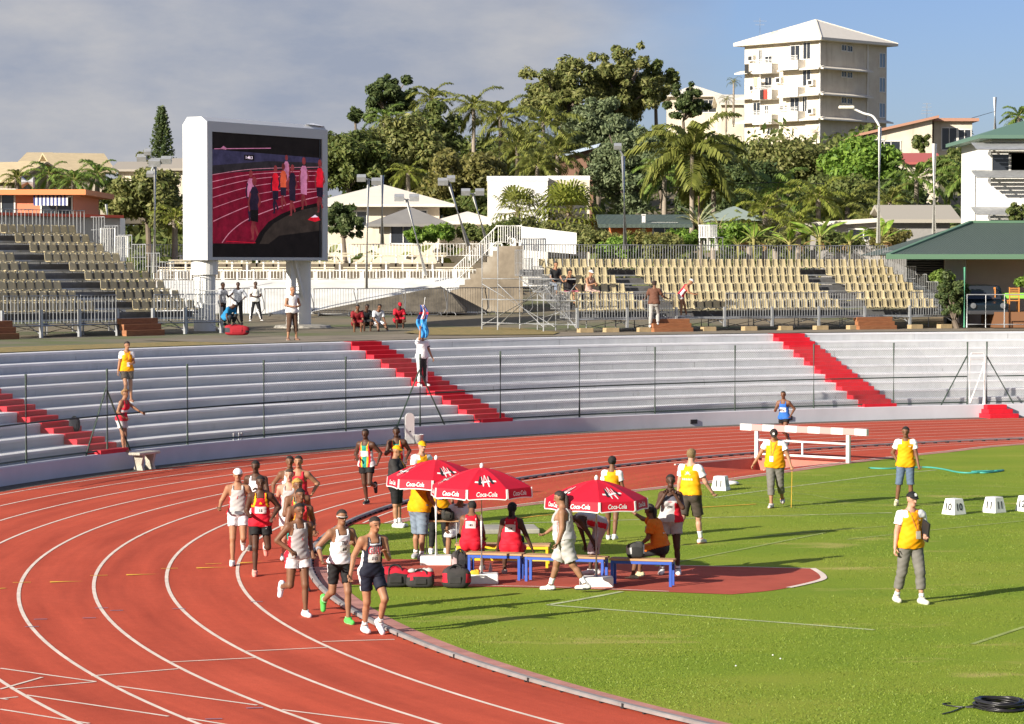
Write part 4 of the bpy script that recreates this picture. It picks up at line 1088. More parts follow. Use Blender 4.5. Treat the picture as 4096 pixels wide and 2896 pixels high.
for i in range(9):
    q = sL - .1 + (sR - sL + .35) * i / 8
    fr.box2(tuple(LL(q - .045, df - .045, TOPZ + .18)), tuple(LL(q + .045, df + .045, zf + .45)))
    for d in (1.2, 2.8, 4.4): fr.tube([LL(q, d, TOPZ + .05), LL(q, d, zs[min(5, int(d / .8))] - .3)], .028, 6)
    fr.tube([LL(q, df, TOPZ + .25), LL(q, 4.4, zs[5] - .4)], .02, 5); fr.tube([LL(q, 4.4, TOPZ + .2), LL(q, .8, zs[1] - .4)], .02, 5)
    if i < 8:
        q2 = sL - .1 + (sR - sL + .35) * (i + 1) / 8
        fr.tube([LL(q, 2.8, TOPZ + .1), LL(q2, 2.8, zf)], .018, 5); fr.tube([LL(q, df, zf), LL(q2, df, zf)], .035, 6); fr.tube([LL(q2, 1.2, TOPZ + .1), LL(q, 1.2, zf)], .018, 5)
fr.build('scaffold', M_galv, S.t)
fr = MB(); gaps = {2, 6}
for i in range(8):
    qa = sL - .1 + (sR - sL + .35) * i / 8 + .05; qb = sL - .1 + (sR - sL + .35) * (i + 1) / 8 - .05
    if i in gaps: continue
    fr = MB(); rail_panel(fr, LL(qa, df, zf + .02), LL(qb, df, zf + .02), .95); fr.build('railing_panel', M_galv, S.t)
fr = MB(); q0, q1 = S.s_at(1168, 4.75), S.s_at(1990, 4.75)
for i in range(14):
    a, b = q0 + (q1 - q0) * i / 14, q0 + (q1 - q0) * (i + 1) / 14; rail_panel(fr, LL(a, 4.75, zs[5] - .3), LL(b, 4.75, zs[5] - .3), 1.22, pitch=.12)
fr.build('back_railing', M_galv, S.t)
for (q, sg) in ((sL - .25, -1), (sR + .22, 1)):
    fr = MB()
    for k in range(6):
        d = S.tr * k - .3; z = zs[k] - .3
        for i in range(7): fr.bar(LL(q, d + i * S.tr / 6, z), LL(q, d + i * S.tr / 6, z + 1.0), .02)
        fr.tube([LL(q, d, z + 1.0), LL(q, d + S.tr, z + 1.0)], .02, 5); fr.tube([LL(q, d, z + .03), LL(q, d + S.tr, z + .03)], .02, 5); fr.tube([LL(q, d, z + .5), LL(q, d + S.tr, z + .5)], .014, 5)
    fr.build('side_railing', M_galv, S.t)
fr = MB()
for (qq, dd) in ((sL - 1.55, 4.75), (sL - 1.5, 3.4), (sL - .9, .6)): fr.tube([LL(qq, dd, TOPZ), LL(qq, dd, zs[5] + .9 if dd > 3 else zs[2])], .035, 6)
for (a, b) in (((sL - 1.55, 4.75), (sL - .25, 1)), ((sL - .9, .6), (sL - .1, -.5)), ((sL - 1.5, 3.4), (sL - .9, .6))):
    for z in (TOPZ + .3, TOPZ + 1.2, TOPZ + 2.0): fr.tube([LL(a[0], a[1], z), LL(b[0], b[1], z)], .022, 5)
    fr.tube([LL(a[0], a[1], TOPZ + .2), LL(b[0], b[1], TOPZ + 1.8)], .018, 5); fr.tube([LL(a[0], a[1], TOPZ + 1.8), LL(b[0], b[1], TOPZ + .2)], .018, 5)
fr.build('end_scaffold', M_galv, S.t)
def wood_steps(S, q0, q1, d, label, n=3, h=.50):
    c = S.P((q0 + q1) / 2, d, TOPZ); t = thing('wooden_steps', label, 'steps', c, S.rz, 'brown wooden steps at the stands'); L = q1 - q0
    for k in range(n): MB().box((.06 * k, .22 * k, h * (k + .5) / n), (L - .04 * k, .24, h / n)).build('step', M_step, t, bevel=.006)
wood_steps(S, S.s_at(1462, -.95), S.s_at(1550, -.95), -1.0, 'brown wooden steps under the person in the brown shirt')
wood_steps(S, S.s_at(1922, -.95), S.s_at(2006, -.95), -1.0, 'brown wooden steps at the right-hand gap of the grandstand rail')
k_ = 0
for u in (1312, 1370, 1444, 1588, 1680, 1760, 1840, 1915, 2052, 2118):
    q = S.s_at(u, df); o = MB().box((0, 0, .09), (.55, .3, .18)).build('timber_block', M_block, bevel=.01); o.location = S.P(q, df, TOPZ); o.rotation_euler = (0, 0, S.rz)
    tag(o, 'short pale timber block set under a post of the right-hand grandstand', 'block', 'timber blocks under the grandstand'); k_ += 1
# left-hand stand
S = Stand('grandstand', 'temporary grandstand of beige seats in shade at the left edge beside the screen', 300, 98.4, 50, .78)
rows = [(694, [(-20, 217), (300, 443)]), (672, [(-20, 178), (263, 409)]), (650, [(-20, 144), (228, 376)]), (629, [(-20, 109), (193, 342)]), (609, [(-20, 72), (158, 308)]), (589, [(-20, 39), (104, 275)]), (568, [(-20, 6), (70, 240)]), (547, [(37, 208)]), (526.5, [(5, 177)])]
zs, SL = stand_common(S, rows, .44, 694, None)
sL, sR = S.s_at(-30, 0), S.s_at(450, 0)
dk = MB(); LL = S.L
for k in range(9):
    z = zs[k]; d = S.tr * k; qa, qb = sL - .05 + .1 * k, sR + .05
    dk.box(tuple(LL((qa + qb) / 2, d + .12, z - .30)), (qb - qa, S.tr, .05)); dk.box(tuple(LL((qa + qb) / 2, d + .20, z - .10)), (qb - qa, .05, .06))
    dk.box(tuple(LL((qa + qb) / 2, d + .50, z - .17)), (qb - qa, .02, .24))
dk.build('deck', M_deck, S.t)
for k in range(len(zs)): MB().box(tuple(LL((sL + sR) / 2, S.tr * k - .27, zs[k] - .29)), (sR - sL, .05, .06)).build('deck_edge', M_galv, S.t)
fr = MB(); zf = S.z_at(250, 727, -.62); df = -.62; pu = [5, 92, 178, 263, 343, 415, 496]; M_gal2 = M_galv
pq = [S.s_at(u, df) for u in pu]
for i, q in enumerate(pq):
    fr.box2(tuple(LL(q - .05, df - .05, TOPZ)), tuple(LL(q + .05, df + .05, zf + .55)))
    for d in (1.2, 3.2, 5.6): fr.tube([LL(q, d, TOPZ), LL(q, d, zs[min(8, int(d / .8))] - .3)], .03, 6)
    fr.tube([LL(q, df, TOPZ + .1), LL(q, 5.6, zs[7] - .5)], .02, 5)
    if i < 6:
        fr.tube([LL(q, 1.2, TOPZ + .1), LL(pq[i + 1], 1.2, zf)], .018, 5); fr.tube([LL(q, 1.2, zf), LL(pq[i + 1], 1.2, TOPZ + .1)], .018, 5); fr.tube([LL(q, df, zf), LL(pq[i + 1], df, zf)], .04, 6)
fr.build('scaffold', M_galv, S.t)
fr = MB()
for i in range(6):
    if i == 3: continue
    fr = MB(); rail_panel(fr, LL(pq[i] + .06, df, zf + .02), LL(pq[i + 1] - .06, df, zf + .02), 1.02, pitch=.15); fr.build('railing_panel', M_galv, S.t)
fr = MB(); q = sR + .55
for k in range(9):
    d = S.tr * k - .3; z = zs[k] - .3
    for i in range(5): fr.bar(LL(q, d + i * S.tr / 5, z), LL(q, d + i * S.tr / 5, z + 1.0), .02)
    fr.tube([LL(q, d, z + 1.0), LL(q, d + S.tr, z + 1.0)], .02, 5); fr.tube([LL(q, d, z + .5), LL(q, d + S.tr, z + .5)], .014, 5)
fr.build('side_railing', M_galv, S.t); fr = MB()
q0 = S.s_at(-20, 7.0); q1 = S.s_at(190, 7.0)
for i in range(5): rail_panel(fr, LL(q0 + (q1 - q0) * i / 5, 7.0, zs[8] - .3), LL(q0 + (q1 - q0) * (i + 1) / 5, 7.0, zs[8] - .3), 1.25, pitch=.16)
fr.build('back_railing', M_galv, S.t)
wood_steps(S, S.s_at(276, -1.2), S.s_at(362, -1.2), -1.25, 'brown wooden steps at the front of the left-hand grandstand', 3, .62)
wood_steps(S, S.s_at(-60, -1.2), S.s_at(36, -1.2), -1.25, 'brown wooden steps cut by the left edge of the photo', 3, .62)

# ---------------------------------------------------------------- the big video screen
cA = at(463, 600, 103.4); cB = at(733, 600, 110.3); cA.z = cB.z = 0
fd = (cB - cA).normalized(); bk = Vector((-fd.y, fd.x, 0)); WS = (cB - cA).length
z0, z1 = 5.56, 11.02
t = thing('video_screen', 'big white framed video screen on two thick posts showing the race', 'screen', (cA.x, cA.y, TOPZ), math.atan2(fd.y, fd.x))
zl = lambda z: z - TOPZ
M_casing = mat('white_casing', (.74, .74, .73), .45, noise=.03, nscale=1)
DP = 1.12; cut = .28
prof_ = [(0, zl(z0)), (DP, zl(z0)), (DP, zl(z1 - cut)), (DP - .22, zl(z1)), (.22, zl(z1)), (0, zl(z1 - cut * .6))]
MB().prism(prof_, 0, WS, T=lambda y, z, x: Vector((x, y, z))).build('casing', M_casing, t, bevel=.02)
bz = .30; sx0, sx1, sz0, sz1 = .32, WS - .38, zl(z0) + .12, zl(z1) - .56
mb = MB(); yb = -.05
mb.box2((-.0, yb, zl(z0)), (sx0 - .0, 0, zl(z1) - .17)); mb.box2((sx1, yb, zl(z0)), (WS, 0, zl(z1) - .17)); mb.box2((sx0, yb, zl(z0)), (sx1, 0, sz0)); mb.box2((sx0, yb, sz1), (sx1, 0, zl(z1) - .17))
mb.build('bezel', mat('grey_bezel', (.55, .56, .58), .5), t)
def emit(name, col, st=1.0):
    m = bpy.data.materials.new(name); m.use_nodes = True; b = m.node_tree.nodes['Principled BSDF']
    b.inputs['Base Color'].default_value = (0.012, 0.012, 0.013, 1); b.inputs['Roughness'].default_value = .9; b.inputs['Specular IOR Level'].default_value = .05
    b.inputs['Emission Strength'].default_value = st
    k = noise_ramp(m, 2.2, [(.3, tuple(c * .5 for c in col)), (.7, tuple(c * 1.4 for c in col))], detail=8, rough=.7); m.node_tree.links.new(k, b.inputs['Emission Color']); return m
EM = [emit('led_' + n, c) for n, c in (('black', (.004, .003, .003)), ('track', (.085, .003, .011)), ('wall', (.018, .016, .036)), ('verge', (.012, .010, .012)), ('line', (.30, .12, .16)), ('infield', (.018, .013, .011)), ('dark', (.010, .006, .014)), ('skin', (.10, .016, .018)), ('red', (.36, .006, .015)), ('pink', (.26, .09, .16)), ('orange', (.30, .045, .02)), ('white', (.5, .4, .48)))]
sc_ = MB(); dy = [-.004]
def scp(x, y): return (sx0 + x * (sx1 - sx0), sz0 + y * (sz1 - sz0))
def spoly(pts, mi, dup_=True):
    dy[0] -= .0009; q = [scp(*p) for p in pts]; sc_.add([(x, dy[0], z) for x, z in q], [tuple(range(len(q)))], mi)
def sline(pts, w, mi):
    P_ = [Vector(p) for p in spline([(a, b, 0) for a, b in pts], 6)] if len(pts) > 2 else [Vector((a, b, 0)) for a, b in pts]
    for a, b in zip(P_[:-1], P_[1:]):
        d = (b - a); n = Vector((-d.y, d.x, 0)).normalized() * w / 2; spoly([(a.x - n.x, a.y - n.y), (b.x - n.x, b.y - n.y), (b.x + n.x, b.y + n.y), (a.x + n.x, a.y + n.y)], mi)
spoly([(0, 0), (1, 0), (1, 1), (0, 1)], 0)
spoly([(0, .11), (1, .11), (1, .84), (0, .86)], 2)
spoly([(0, .11), (1, .11), (1, .80), (.5, .79), (0, .73)], 3)
spoly([(0, .11), (1, .11), (1, .745), (.6, .72), (.25, .69), (0, .66)], 1)
inf = [(.37, .11), (.42, .20), (.50, .29), (.62, .36), (.78, .42), (1, .47), (1, .11)]
spoly(inf, 0); spoly([(.42, .11), (.47, .20), (.55, .28), (.67, .345), (.82, .40), (1, .44), (1, .11)], 5); spoly([(.5, .11), (1, .11), (1, .23), (.6, .18)], 0)
for i, y in enumerate((.655, .60, .545, .475, .39)): sline([(0, y), (.30, y + .055 + .012 * i), (.62, y + .085 + .02 * i), (1, y + .11 + .02 * i)], .0045, 4)
sline([(0, .285), (.12, .34), (.32, .42), (.6, .50), (1, .57)], .006, 4); sline([(.07, .115), (.14, .20), (.26, .29), (.42, .36), (.62, .43), (.8, .48), (1, .525)], .007, 4); sline([(.10, .128), (.36, .118)], .004, 8)
sline([(0, .862), (.5, .895)], .006, 9)
spoly([(.05, .865), (.08, .89), (.11, .87), (.10, .86)], 9); spoly([(.26, .785), (.35, .785), (.35, .83), (.26, .83)], 0)
tvx, tfx = text_mesh('1:48.3', .02); q = [scp(.305 + x * .020, .808 + y * .024) for x, y in tvx]; dy[0] -= .001; sc_.add([(x, dy[0], z) for x, z in q], tfx, 11)
def sfig(x, y, h, top, bot, legc=7, mi_h=7, lean=0):
    w = h * .115
    spoly([(x - w * .15, y + h * .44), (x - w * .55, y + h * .18), (x - w * .35, y + h * .04), (x - w * .6, y), (x - w * .1, y), (x + w * .02, y + h * .22)], legc)
    spoly([(x + w * .05, y + h * .46), (x + w * .15, y + h * .25), (x + w * .65, y + h * .10), (x + w * .4, y + h * .06), (x + w * .0, y + h * .2)], legc)
    spoly([(x - w * .62, y + h * .48), (x - w * .55, y + h * .30), (x + w * .55, y + h * .28), (x + w * .6, y + h * .50)], bot)
    spoly([(x - w * .6, y + h * .47), (x + w * .6, y + h * .47), (x + w * .7, y + h * .74), (x + w * .3, y + h * .83), (x - w * .3, y + h * .83), (x - w * .7, y + h * .74)], top)
    spoly([(x - w * .7, y + h * .76), (x - w * 1.0, y + h * .58), (x - w * .8, y + h * .44), (x - w * .62, y + h * .46), (x - w * .75, y + h * .58), (x - w * .5, y + h * .72)], legc)
    spoly([(x + w * .7, y + h * .76), (x + w * 1.0, y + h * .58), (x + w * .55, y + h * .50), (x + w * .5, y + h * .56), (x + w * .75, y + h * .62), (x + w * .5, y + h * .72)], legc)
    spoly([(x + w * .36 * math.cos(a), y + h * .92 + h * .075 * math.sin(a)) for a in np.linspace(0, 2 * PI, 9)[:-1]], mi_h)
for f in ((.955, .38, .45, 8, 6), (.64, .52, .33, 9, 9), (.61, .40, .38, 10, 6), (.80, .40, .44, 9, 9), (.535, .36, .40, 8, 6, 6), (.69, .345, .43, 6, 6, 7), (.31, .29, .42, 9, 6, 6), (.34, .14, .52, 6, 0, 7)): sfig(*f)
spoly([(.83, .315), (.86, .34), (.93, .345), (.95, .315), (.9, .30)], 8); spoly([(.86, .335), (.9, .36), (.93, .34)], 11)
sc_.build('led_picture', EM, t)
mb = MB(); mb.box2((sx1 - .20, -.045, sz0 + .02), (sx1 - .12, -.03, sz1 - .02)); mb.build('led_dead_strip', M_black, t)
# posts: left one shrouded by a sleeve, right one with a ladder and a raking strut
zlow = -.02
def scr_uv(u): # position along the face under picture column u
    k = (u - 1148) / FPX; return (k * cA.y - cA.x) / (fd.x - k * fd.y)
pl = scr_uv(487); pr = scr_uv(708)
MB().lathe([(.42, zlow), (.42, zl(z0) - .55)], (pl, .60, 0), 24).lathe([(.52, zl(z0) - .55), (.52, zl(z0))], (pl, .6, 0), 24).build('post', M_white, t, smooth=False)
MB().lathe([(.30, zlow), (.30, zl(z0))], (pr, .60, 0), 20).build('post', M_white, t)
mb = MB(); mb.box2((pr - 1.0, .5, zlow), (pr - .65, .75, zl(z0))); mb.bar((pr - .85, .45, zl(z0)), (pr - .1, .45, .9), .12, .12); mb.box2((pr - .7, .55, 1.25), (pr - .2, .7, 1.4))
for i in range(7): mb.box((pr - .42, .62, 1.5 + .17 * i), (.40, .03, .03))
mb.build('strut', M_white, t)
MB().lathe([(1.2, -.02), (1.1, .10), (.4, .14)], (pr - .2, .5, 0), 20).build('footing', M_concrete, t)
# crumpled sheet on the top right corner
o = MB().add([(WS - 1.3, .1, zl(z1) + .02), (WS - .1, .05, zl(z1) - .02), (WS - .0, -.1, zl(z1) - .35), (WS - .25, .5, zl(z1) + .10), (WS - .7, .5, zl(z1) + .06)], [(0, 1, 3, 4), (1, 2, 3)]).build('loose_sheet', pm('white_sheet', (.75, .76, .8), .5), t)
o.modifiers.new('cloth', 'SOLIDIFY').thickness = .02

M_barrier = mat('dull_barrier_steel', (.13, .13, .135), .5, noise=.15, nscale=4, metal=.3)
def crowd_barrier(a, b, label):
    a, b = Vector(a), Vector(b); c = (a + b) / 2; L = (b - a).length
    t = thing('crowd_barrier', label, 'barrier', c, math.atan2(b.y - a.y, b.x - a.x), 'grey crowd barriers below the old bank'); h = 1.2; x = L / 2 - .03
    MB().tube(spline([(-x, 0, .12), (-x, 0, h - .12), (-x + .12, 0, h), (x - .12, 0, h), (x, 0, h - .12), (x, 0, .12), (-x, 0, .12)], 4), .022, 6).build('frame', M_barrier, t)
    m = MB(); n = 15
    for i in range(1, n): m.tube([(-x + 2 * x * i / n, 0, .12), (-x + 2 * x * i / n, 0, h)], .009, 5)
    m.build('bars', M_barrier, t)
    for sx in (-1, 1): MB().tube(spline([(sx * (x - .2), -.32, 0), (sx * (x - .2), -.2, .14), (sx * (x - .2), .2, .14), (sx * (x - .2), .32, 0)], 4), .02, 6).build('foot', M_barrier, t)
bu = [(488, 735, 118), (590, 729, 118), (700, 722, 118), (798, 716, 118), (905, 711, 118), (1000, 711, 118.5), (1092, 706, 120), (1192, 703, 121)]
nm = ['behind the two people with pale shirts', 'behind the man in the sleeveless shirt', 'right of the screen post', 'behind the seated spectators', 'behind the person in a red cap', 'in front of the stained stair block', 'next to the grandstand scaffold']
for i in range(7):
    a, b = at(bu[i][0] + 3, 700, bu[i][2]), at(bu[i + 1][0] - 3, 700, bu[i + 1][2]); a.z = hill(a.x, a.y) + .02; b.z = hill(b.x, b.y) + .02
    crowd_barrier(a, b, 'grey steel crowd barrier ' + nm[i])
# ---------------------------------------------------------------- far side: old bank, stair block, railings, poles, buildings
M_bank = mat('sunlit_whitewash', (.70, .69, .65), .85, noise=.08, nscale=.5, bump=.2, bscale=4)
base(M_bank, noise_ramp(M_bank, .8, [(.3, (.62, .60, .55)), (.6, (.74, .73, .69))], stretch=(1, 1, .25), detail=7))
M_stair = mat('stained_concrete', (.34, .29, .22), .9, bump=.4, bscale=5)
base(M_stair, noise_ramp(M_stair, .55, [(.34, (.16, .13, .095)), (.5, (.28, .23, .17)), (.64, (.40, .35, .28))], detail=8))
def gz(p): return hill(p.x, p.y)
a0, a1 = at(350, 700, 121.5), at(1085, 690, 122.5); b0, b1 = at(350, 629, 129), at(1085, 624, 129)
a0.z = gz(a0) - .1; a1.z = gz(a1) - .1
mb = MB(); n = 30
for j in range(6):
    t_ = j / 5
    for i in range(n + 1):
        s_ = i / n; p = a0.lerp(a1, s_).lerp(b0.lerp(b1, s_), t_); p.z = a0.lerp(a1, s_).z * (1 - t_ ** .8) + b0.lerp(b1, s_).z * t_ ** .8; mb.v.append(tuple(p))
for j in range(5):
    for i in range(n): mb.f.append((j * (n + 1) + i, j * (n + 1) + i + 1, (j + 1) * (n + 1) + i + 1, (j + 1) * (n + 1) + i)); mb.m.append(0)
mb.add([b0, b1, b1 + Vector((0, .4, 0)), b0 + Vector((0, .4, 0)), b0 + Vector((0, .4, -2)), b1 + Vector((0, .4, -2))], [(0, 1, 2, 3), (3, 2, 5, 4)])
o = mb.build('old_track_bank', M_bank, smooth=False); tag(o, 'long sunlit white sloping bank of the old cycle track behind the barriers', 'bank')
def railing(name, u0, v0, u1, v1, Y0, Y1, h, label, pitch=.16, m=None, bar=.014, npan=8):
    a, b = at(u0, v0, Y0), at(u1, v1, Y1); t = thing(name, label, 'railing', (0, 0, 0)); mb = MB()
    for i in range(npan): rail_panel(mb, a.lerp(b, i / npan), b.lerp(a, 1 - (i + 1) / npan), h, pitch, bar, .028)
    mb.build('bars', m or M_white, t)
    for i in range(npan + 1): p = a.lerp(b, i / npan); MB().box((p.x, p.y, p.z + h / 2 - .1), (.07, .07, h + .2)).build('post', m or M_white, t)
    return t
railing('railing', 345, 628, 1075, 626, 129.2, 129.2, .44, 'low white railing along the top of the white bank', .14, npan=14)
railing('railing', 270, 577, 1125, 575, 140, 138, .64, 'upper white railing behind the slatted benches left of the stair block', .16, npan=12)
wp = [(700, 699, 119.6), (985, 643, 121.2), (1012, 660, 121.0), (1045, 692, 120.4), (1045, 702, 119.9), (700, 703, 119.4)]  # wedge drawn where the screen's shadow falls, shade put into its dark colour
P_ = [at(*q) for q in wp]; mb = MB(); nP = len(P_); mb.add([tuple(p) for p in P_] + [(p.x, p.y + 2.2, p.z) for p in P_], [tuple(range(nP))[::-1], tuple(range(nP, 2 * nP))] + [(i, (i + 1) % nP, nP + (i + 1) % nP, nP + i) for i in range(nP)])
o = mb.build('shadow_ramp', mat('shadow_dark_ramp', (.10, .085, .065), .95, noise=.4, nscale=2, bump=.5, bscale=9)); tag(o, 'ramp coloured dark for the screen shadow, rising towards the stair block behind the crowd barriers', 'ramp')
# concrete tiers with slatted benches between the two railings
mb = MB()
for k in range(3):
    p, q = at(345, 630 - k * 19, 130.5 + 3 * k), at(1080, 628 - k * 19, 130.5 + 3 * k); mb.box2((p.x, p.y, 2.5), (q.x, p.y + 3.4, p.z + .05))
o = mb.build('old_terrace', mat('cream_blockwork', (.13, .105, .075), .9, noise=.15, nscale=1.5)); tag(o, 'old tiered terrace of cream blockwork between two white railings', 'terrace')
M_slat = mat('pale_slats', (.62, .54, .40), .7, noise=.1, nscale=4)
k_ = 0
for row, (v, Y) in enumerate(((618, 131.5), (601, 134), (585, 136.5))):
    for i in range(7):
        u0 = 352 + row * 22 + i * 104
        if u0 + 84 > 1070: continue
        a, b = at(u0, v, Y), at(u0 + 84, v, Y); t = thing('slatted_bench', 'long pale slatted bench on the old terrace behind the white bank', 'bench', (0, 0, 0), 0, 'slatted benches on the old terrace')
        m = MB()
        for s in range(3): m.bar(a + Vector((0, .2 * s, .22)), b + Vector((0, .2 * s, .22)), .09, .03)
        for s in range(2): m.bar(a + Vector((0, .62, .29 + .10 * s)), b + Vector((0, .62, .29 + .10 * s)), .03, .045)
        m.build('slats', M_slat, t)
        for s in range(3): p = a.lerp(b, .1 + .4 * s); MB().box((p.x, p.y + .25, p.z + .0), (.08, .5, .6)).build('support', M_white, t)
# stair block of stained concrete with its own sloping railing
Y = 123.0; t = thing('stair_block', 'stained concrete stair block rising to a landing next to the grandstand', 'staircase', (0, 0, 0))
st = [(1010, 700), (1010, 652), (1030, 648)]
for i in range(7): st += [(1030 + i * 12.5, 640 - i * 13), (1042 + i * 12.5, 640 - i * 13)]
st += [(1118, 552), (1172, 551), (1172, 700)]
pts = [at(u, v, Y) for u, v in st]; lo_ = min(p.z for p in pts)
mb = MB(); nP = len(pts); mb.v = [tuple(p) for p in pts] + [tuple(p + Vector((0, 3.2, 0))) for p in pts]
mb.f = [tuple(range(nP))[::-1], tuple(range(nP, 2 * nP))] + [(i, (i + 1) % nP, nP + (i + 1) % nP, nP + i) for i in range(nP)]; mb.m = [0] * len(mb.f)
mb.build('steps', M_stair, t)
fr = MB()
for (ua, va, ub, vb, h) in ((985, 652, 1020, 652, .95), (1018, 641, 1112, 549, .80), (1112, 549, 1170, 549, .86)):
    for dy_ in (0.1, 3.0):
        a, b = at(ua, va, Y + dy_), at(ub, vb, Y + dy_); nn = max(2, int(abs(ub - ua) / 5.2))
        fr.tube([a + Vector((0, 0, h)), b + Vector((0, 0, h))], .03, 6); fr.tube([a + Vector((0, 0, .12)), b + Vector((0, 0, .12))], .025, 6)
        for i in range(nn + 1): p = a.lerp(b, i / nn); fr.bar(p + Vector((0, 0, .1)), p + Vector((0, 0, h)), .03)
fr.build('handrail', M_white, t)
q = [at(u, v, 127) for u, v in ((1168, 560), (1293, 570), (1293, 522), (1168, 507))]
o = MB().add([*q, *[p + Vector((0, .3, 0)) for p in q]], [(0, 1, 2, 3), (7, 6, 5, 4), (3, 2, 6, 7), (1, 5, 6, 2), (0, 3, 7, 4)]).build('white_ramp_wall', M_white); tag(o, 'white sloping wall panel beside the barred landing behind the grandstand', 'wall')
# corrugated fence and gate at the left
M_corr = mat('white_corrugated', (.66, .65, .62), .6)
nt = M_corr.node_tree; b_ = nt.nodes['Principled BSDF']
q0, q1 = at(-30, 545, 112), at(268, 545, 116); t = thing('corrugated_fence', 'white corrugated fence with a red coping behind the left-hand grandstand', 'fence', (0, 0, 0))
mb = MB(); n = 150; zt0, zt1 = at(0, 482, 112).z, at(268, 489, 116).z; dirv = (q1 - q0).normalized(); nv = Vector((-dirv.y, dirv.x, 0))
for i in range(n + 1):
    p = q0.lerp(q1, i / n) + nv * (.05 if i % 2 else -.05); zt_ = zt0 + (zt1 - zt0) * i / n; mb.v += [(p.x, p.y, 3), (p.x, p.y, zt_)]
for i in range(n): mb.f.append((2 * i, 2 * i + 2, 2 * i + 3, 2 * i + 1)); mb.m.append(0)
mb.add([tuple(Vector(mb.v[2 * n]) + k) for k in (Vector((0, 0, 0)), Vector((0.05, 1.2, 0)))] + [tuple(Vector(mb.v[2 * n + 1]) + k) for k in (Vector((0.05, 1.2, 0)), Vector((0, 0, 0)))], [(0, 1, 2, 3)])
mb.build('sheeting', M_corr, t)
cp = [q0.lerp(q1, i / 4) for i in range(5)]; MB().bar((q0.x, q0.y, zt0 + .06), (q1.x + .1, q1.y, zt1 + .06), .35, .12).build('coping', pm('red_coping', (.42, .07, .04), .7), t)
# crowd control gate frame (white) by the stand's end
t = thing('white_gate', 'white tube gate frame between the corrugated fence and the railing', 'gate', (0, 0, 0)); m = MB()
for (ua, ub, vt, vb) in ((226, 258, 512, 590), (258, 286, 530, 577)):
    a, b, c, d = at(ua, vb, 110), at(ua, vt, 110), at(ub, vt, 110), at(ub, vb, 110); m.tube([a, b, c, d], .035, 6)
    for i in range(1, 6): m.bar(a.lerp(d, i / 6), b.lerp(c, i / 6), .018)
m.build('frame', M_white, t)
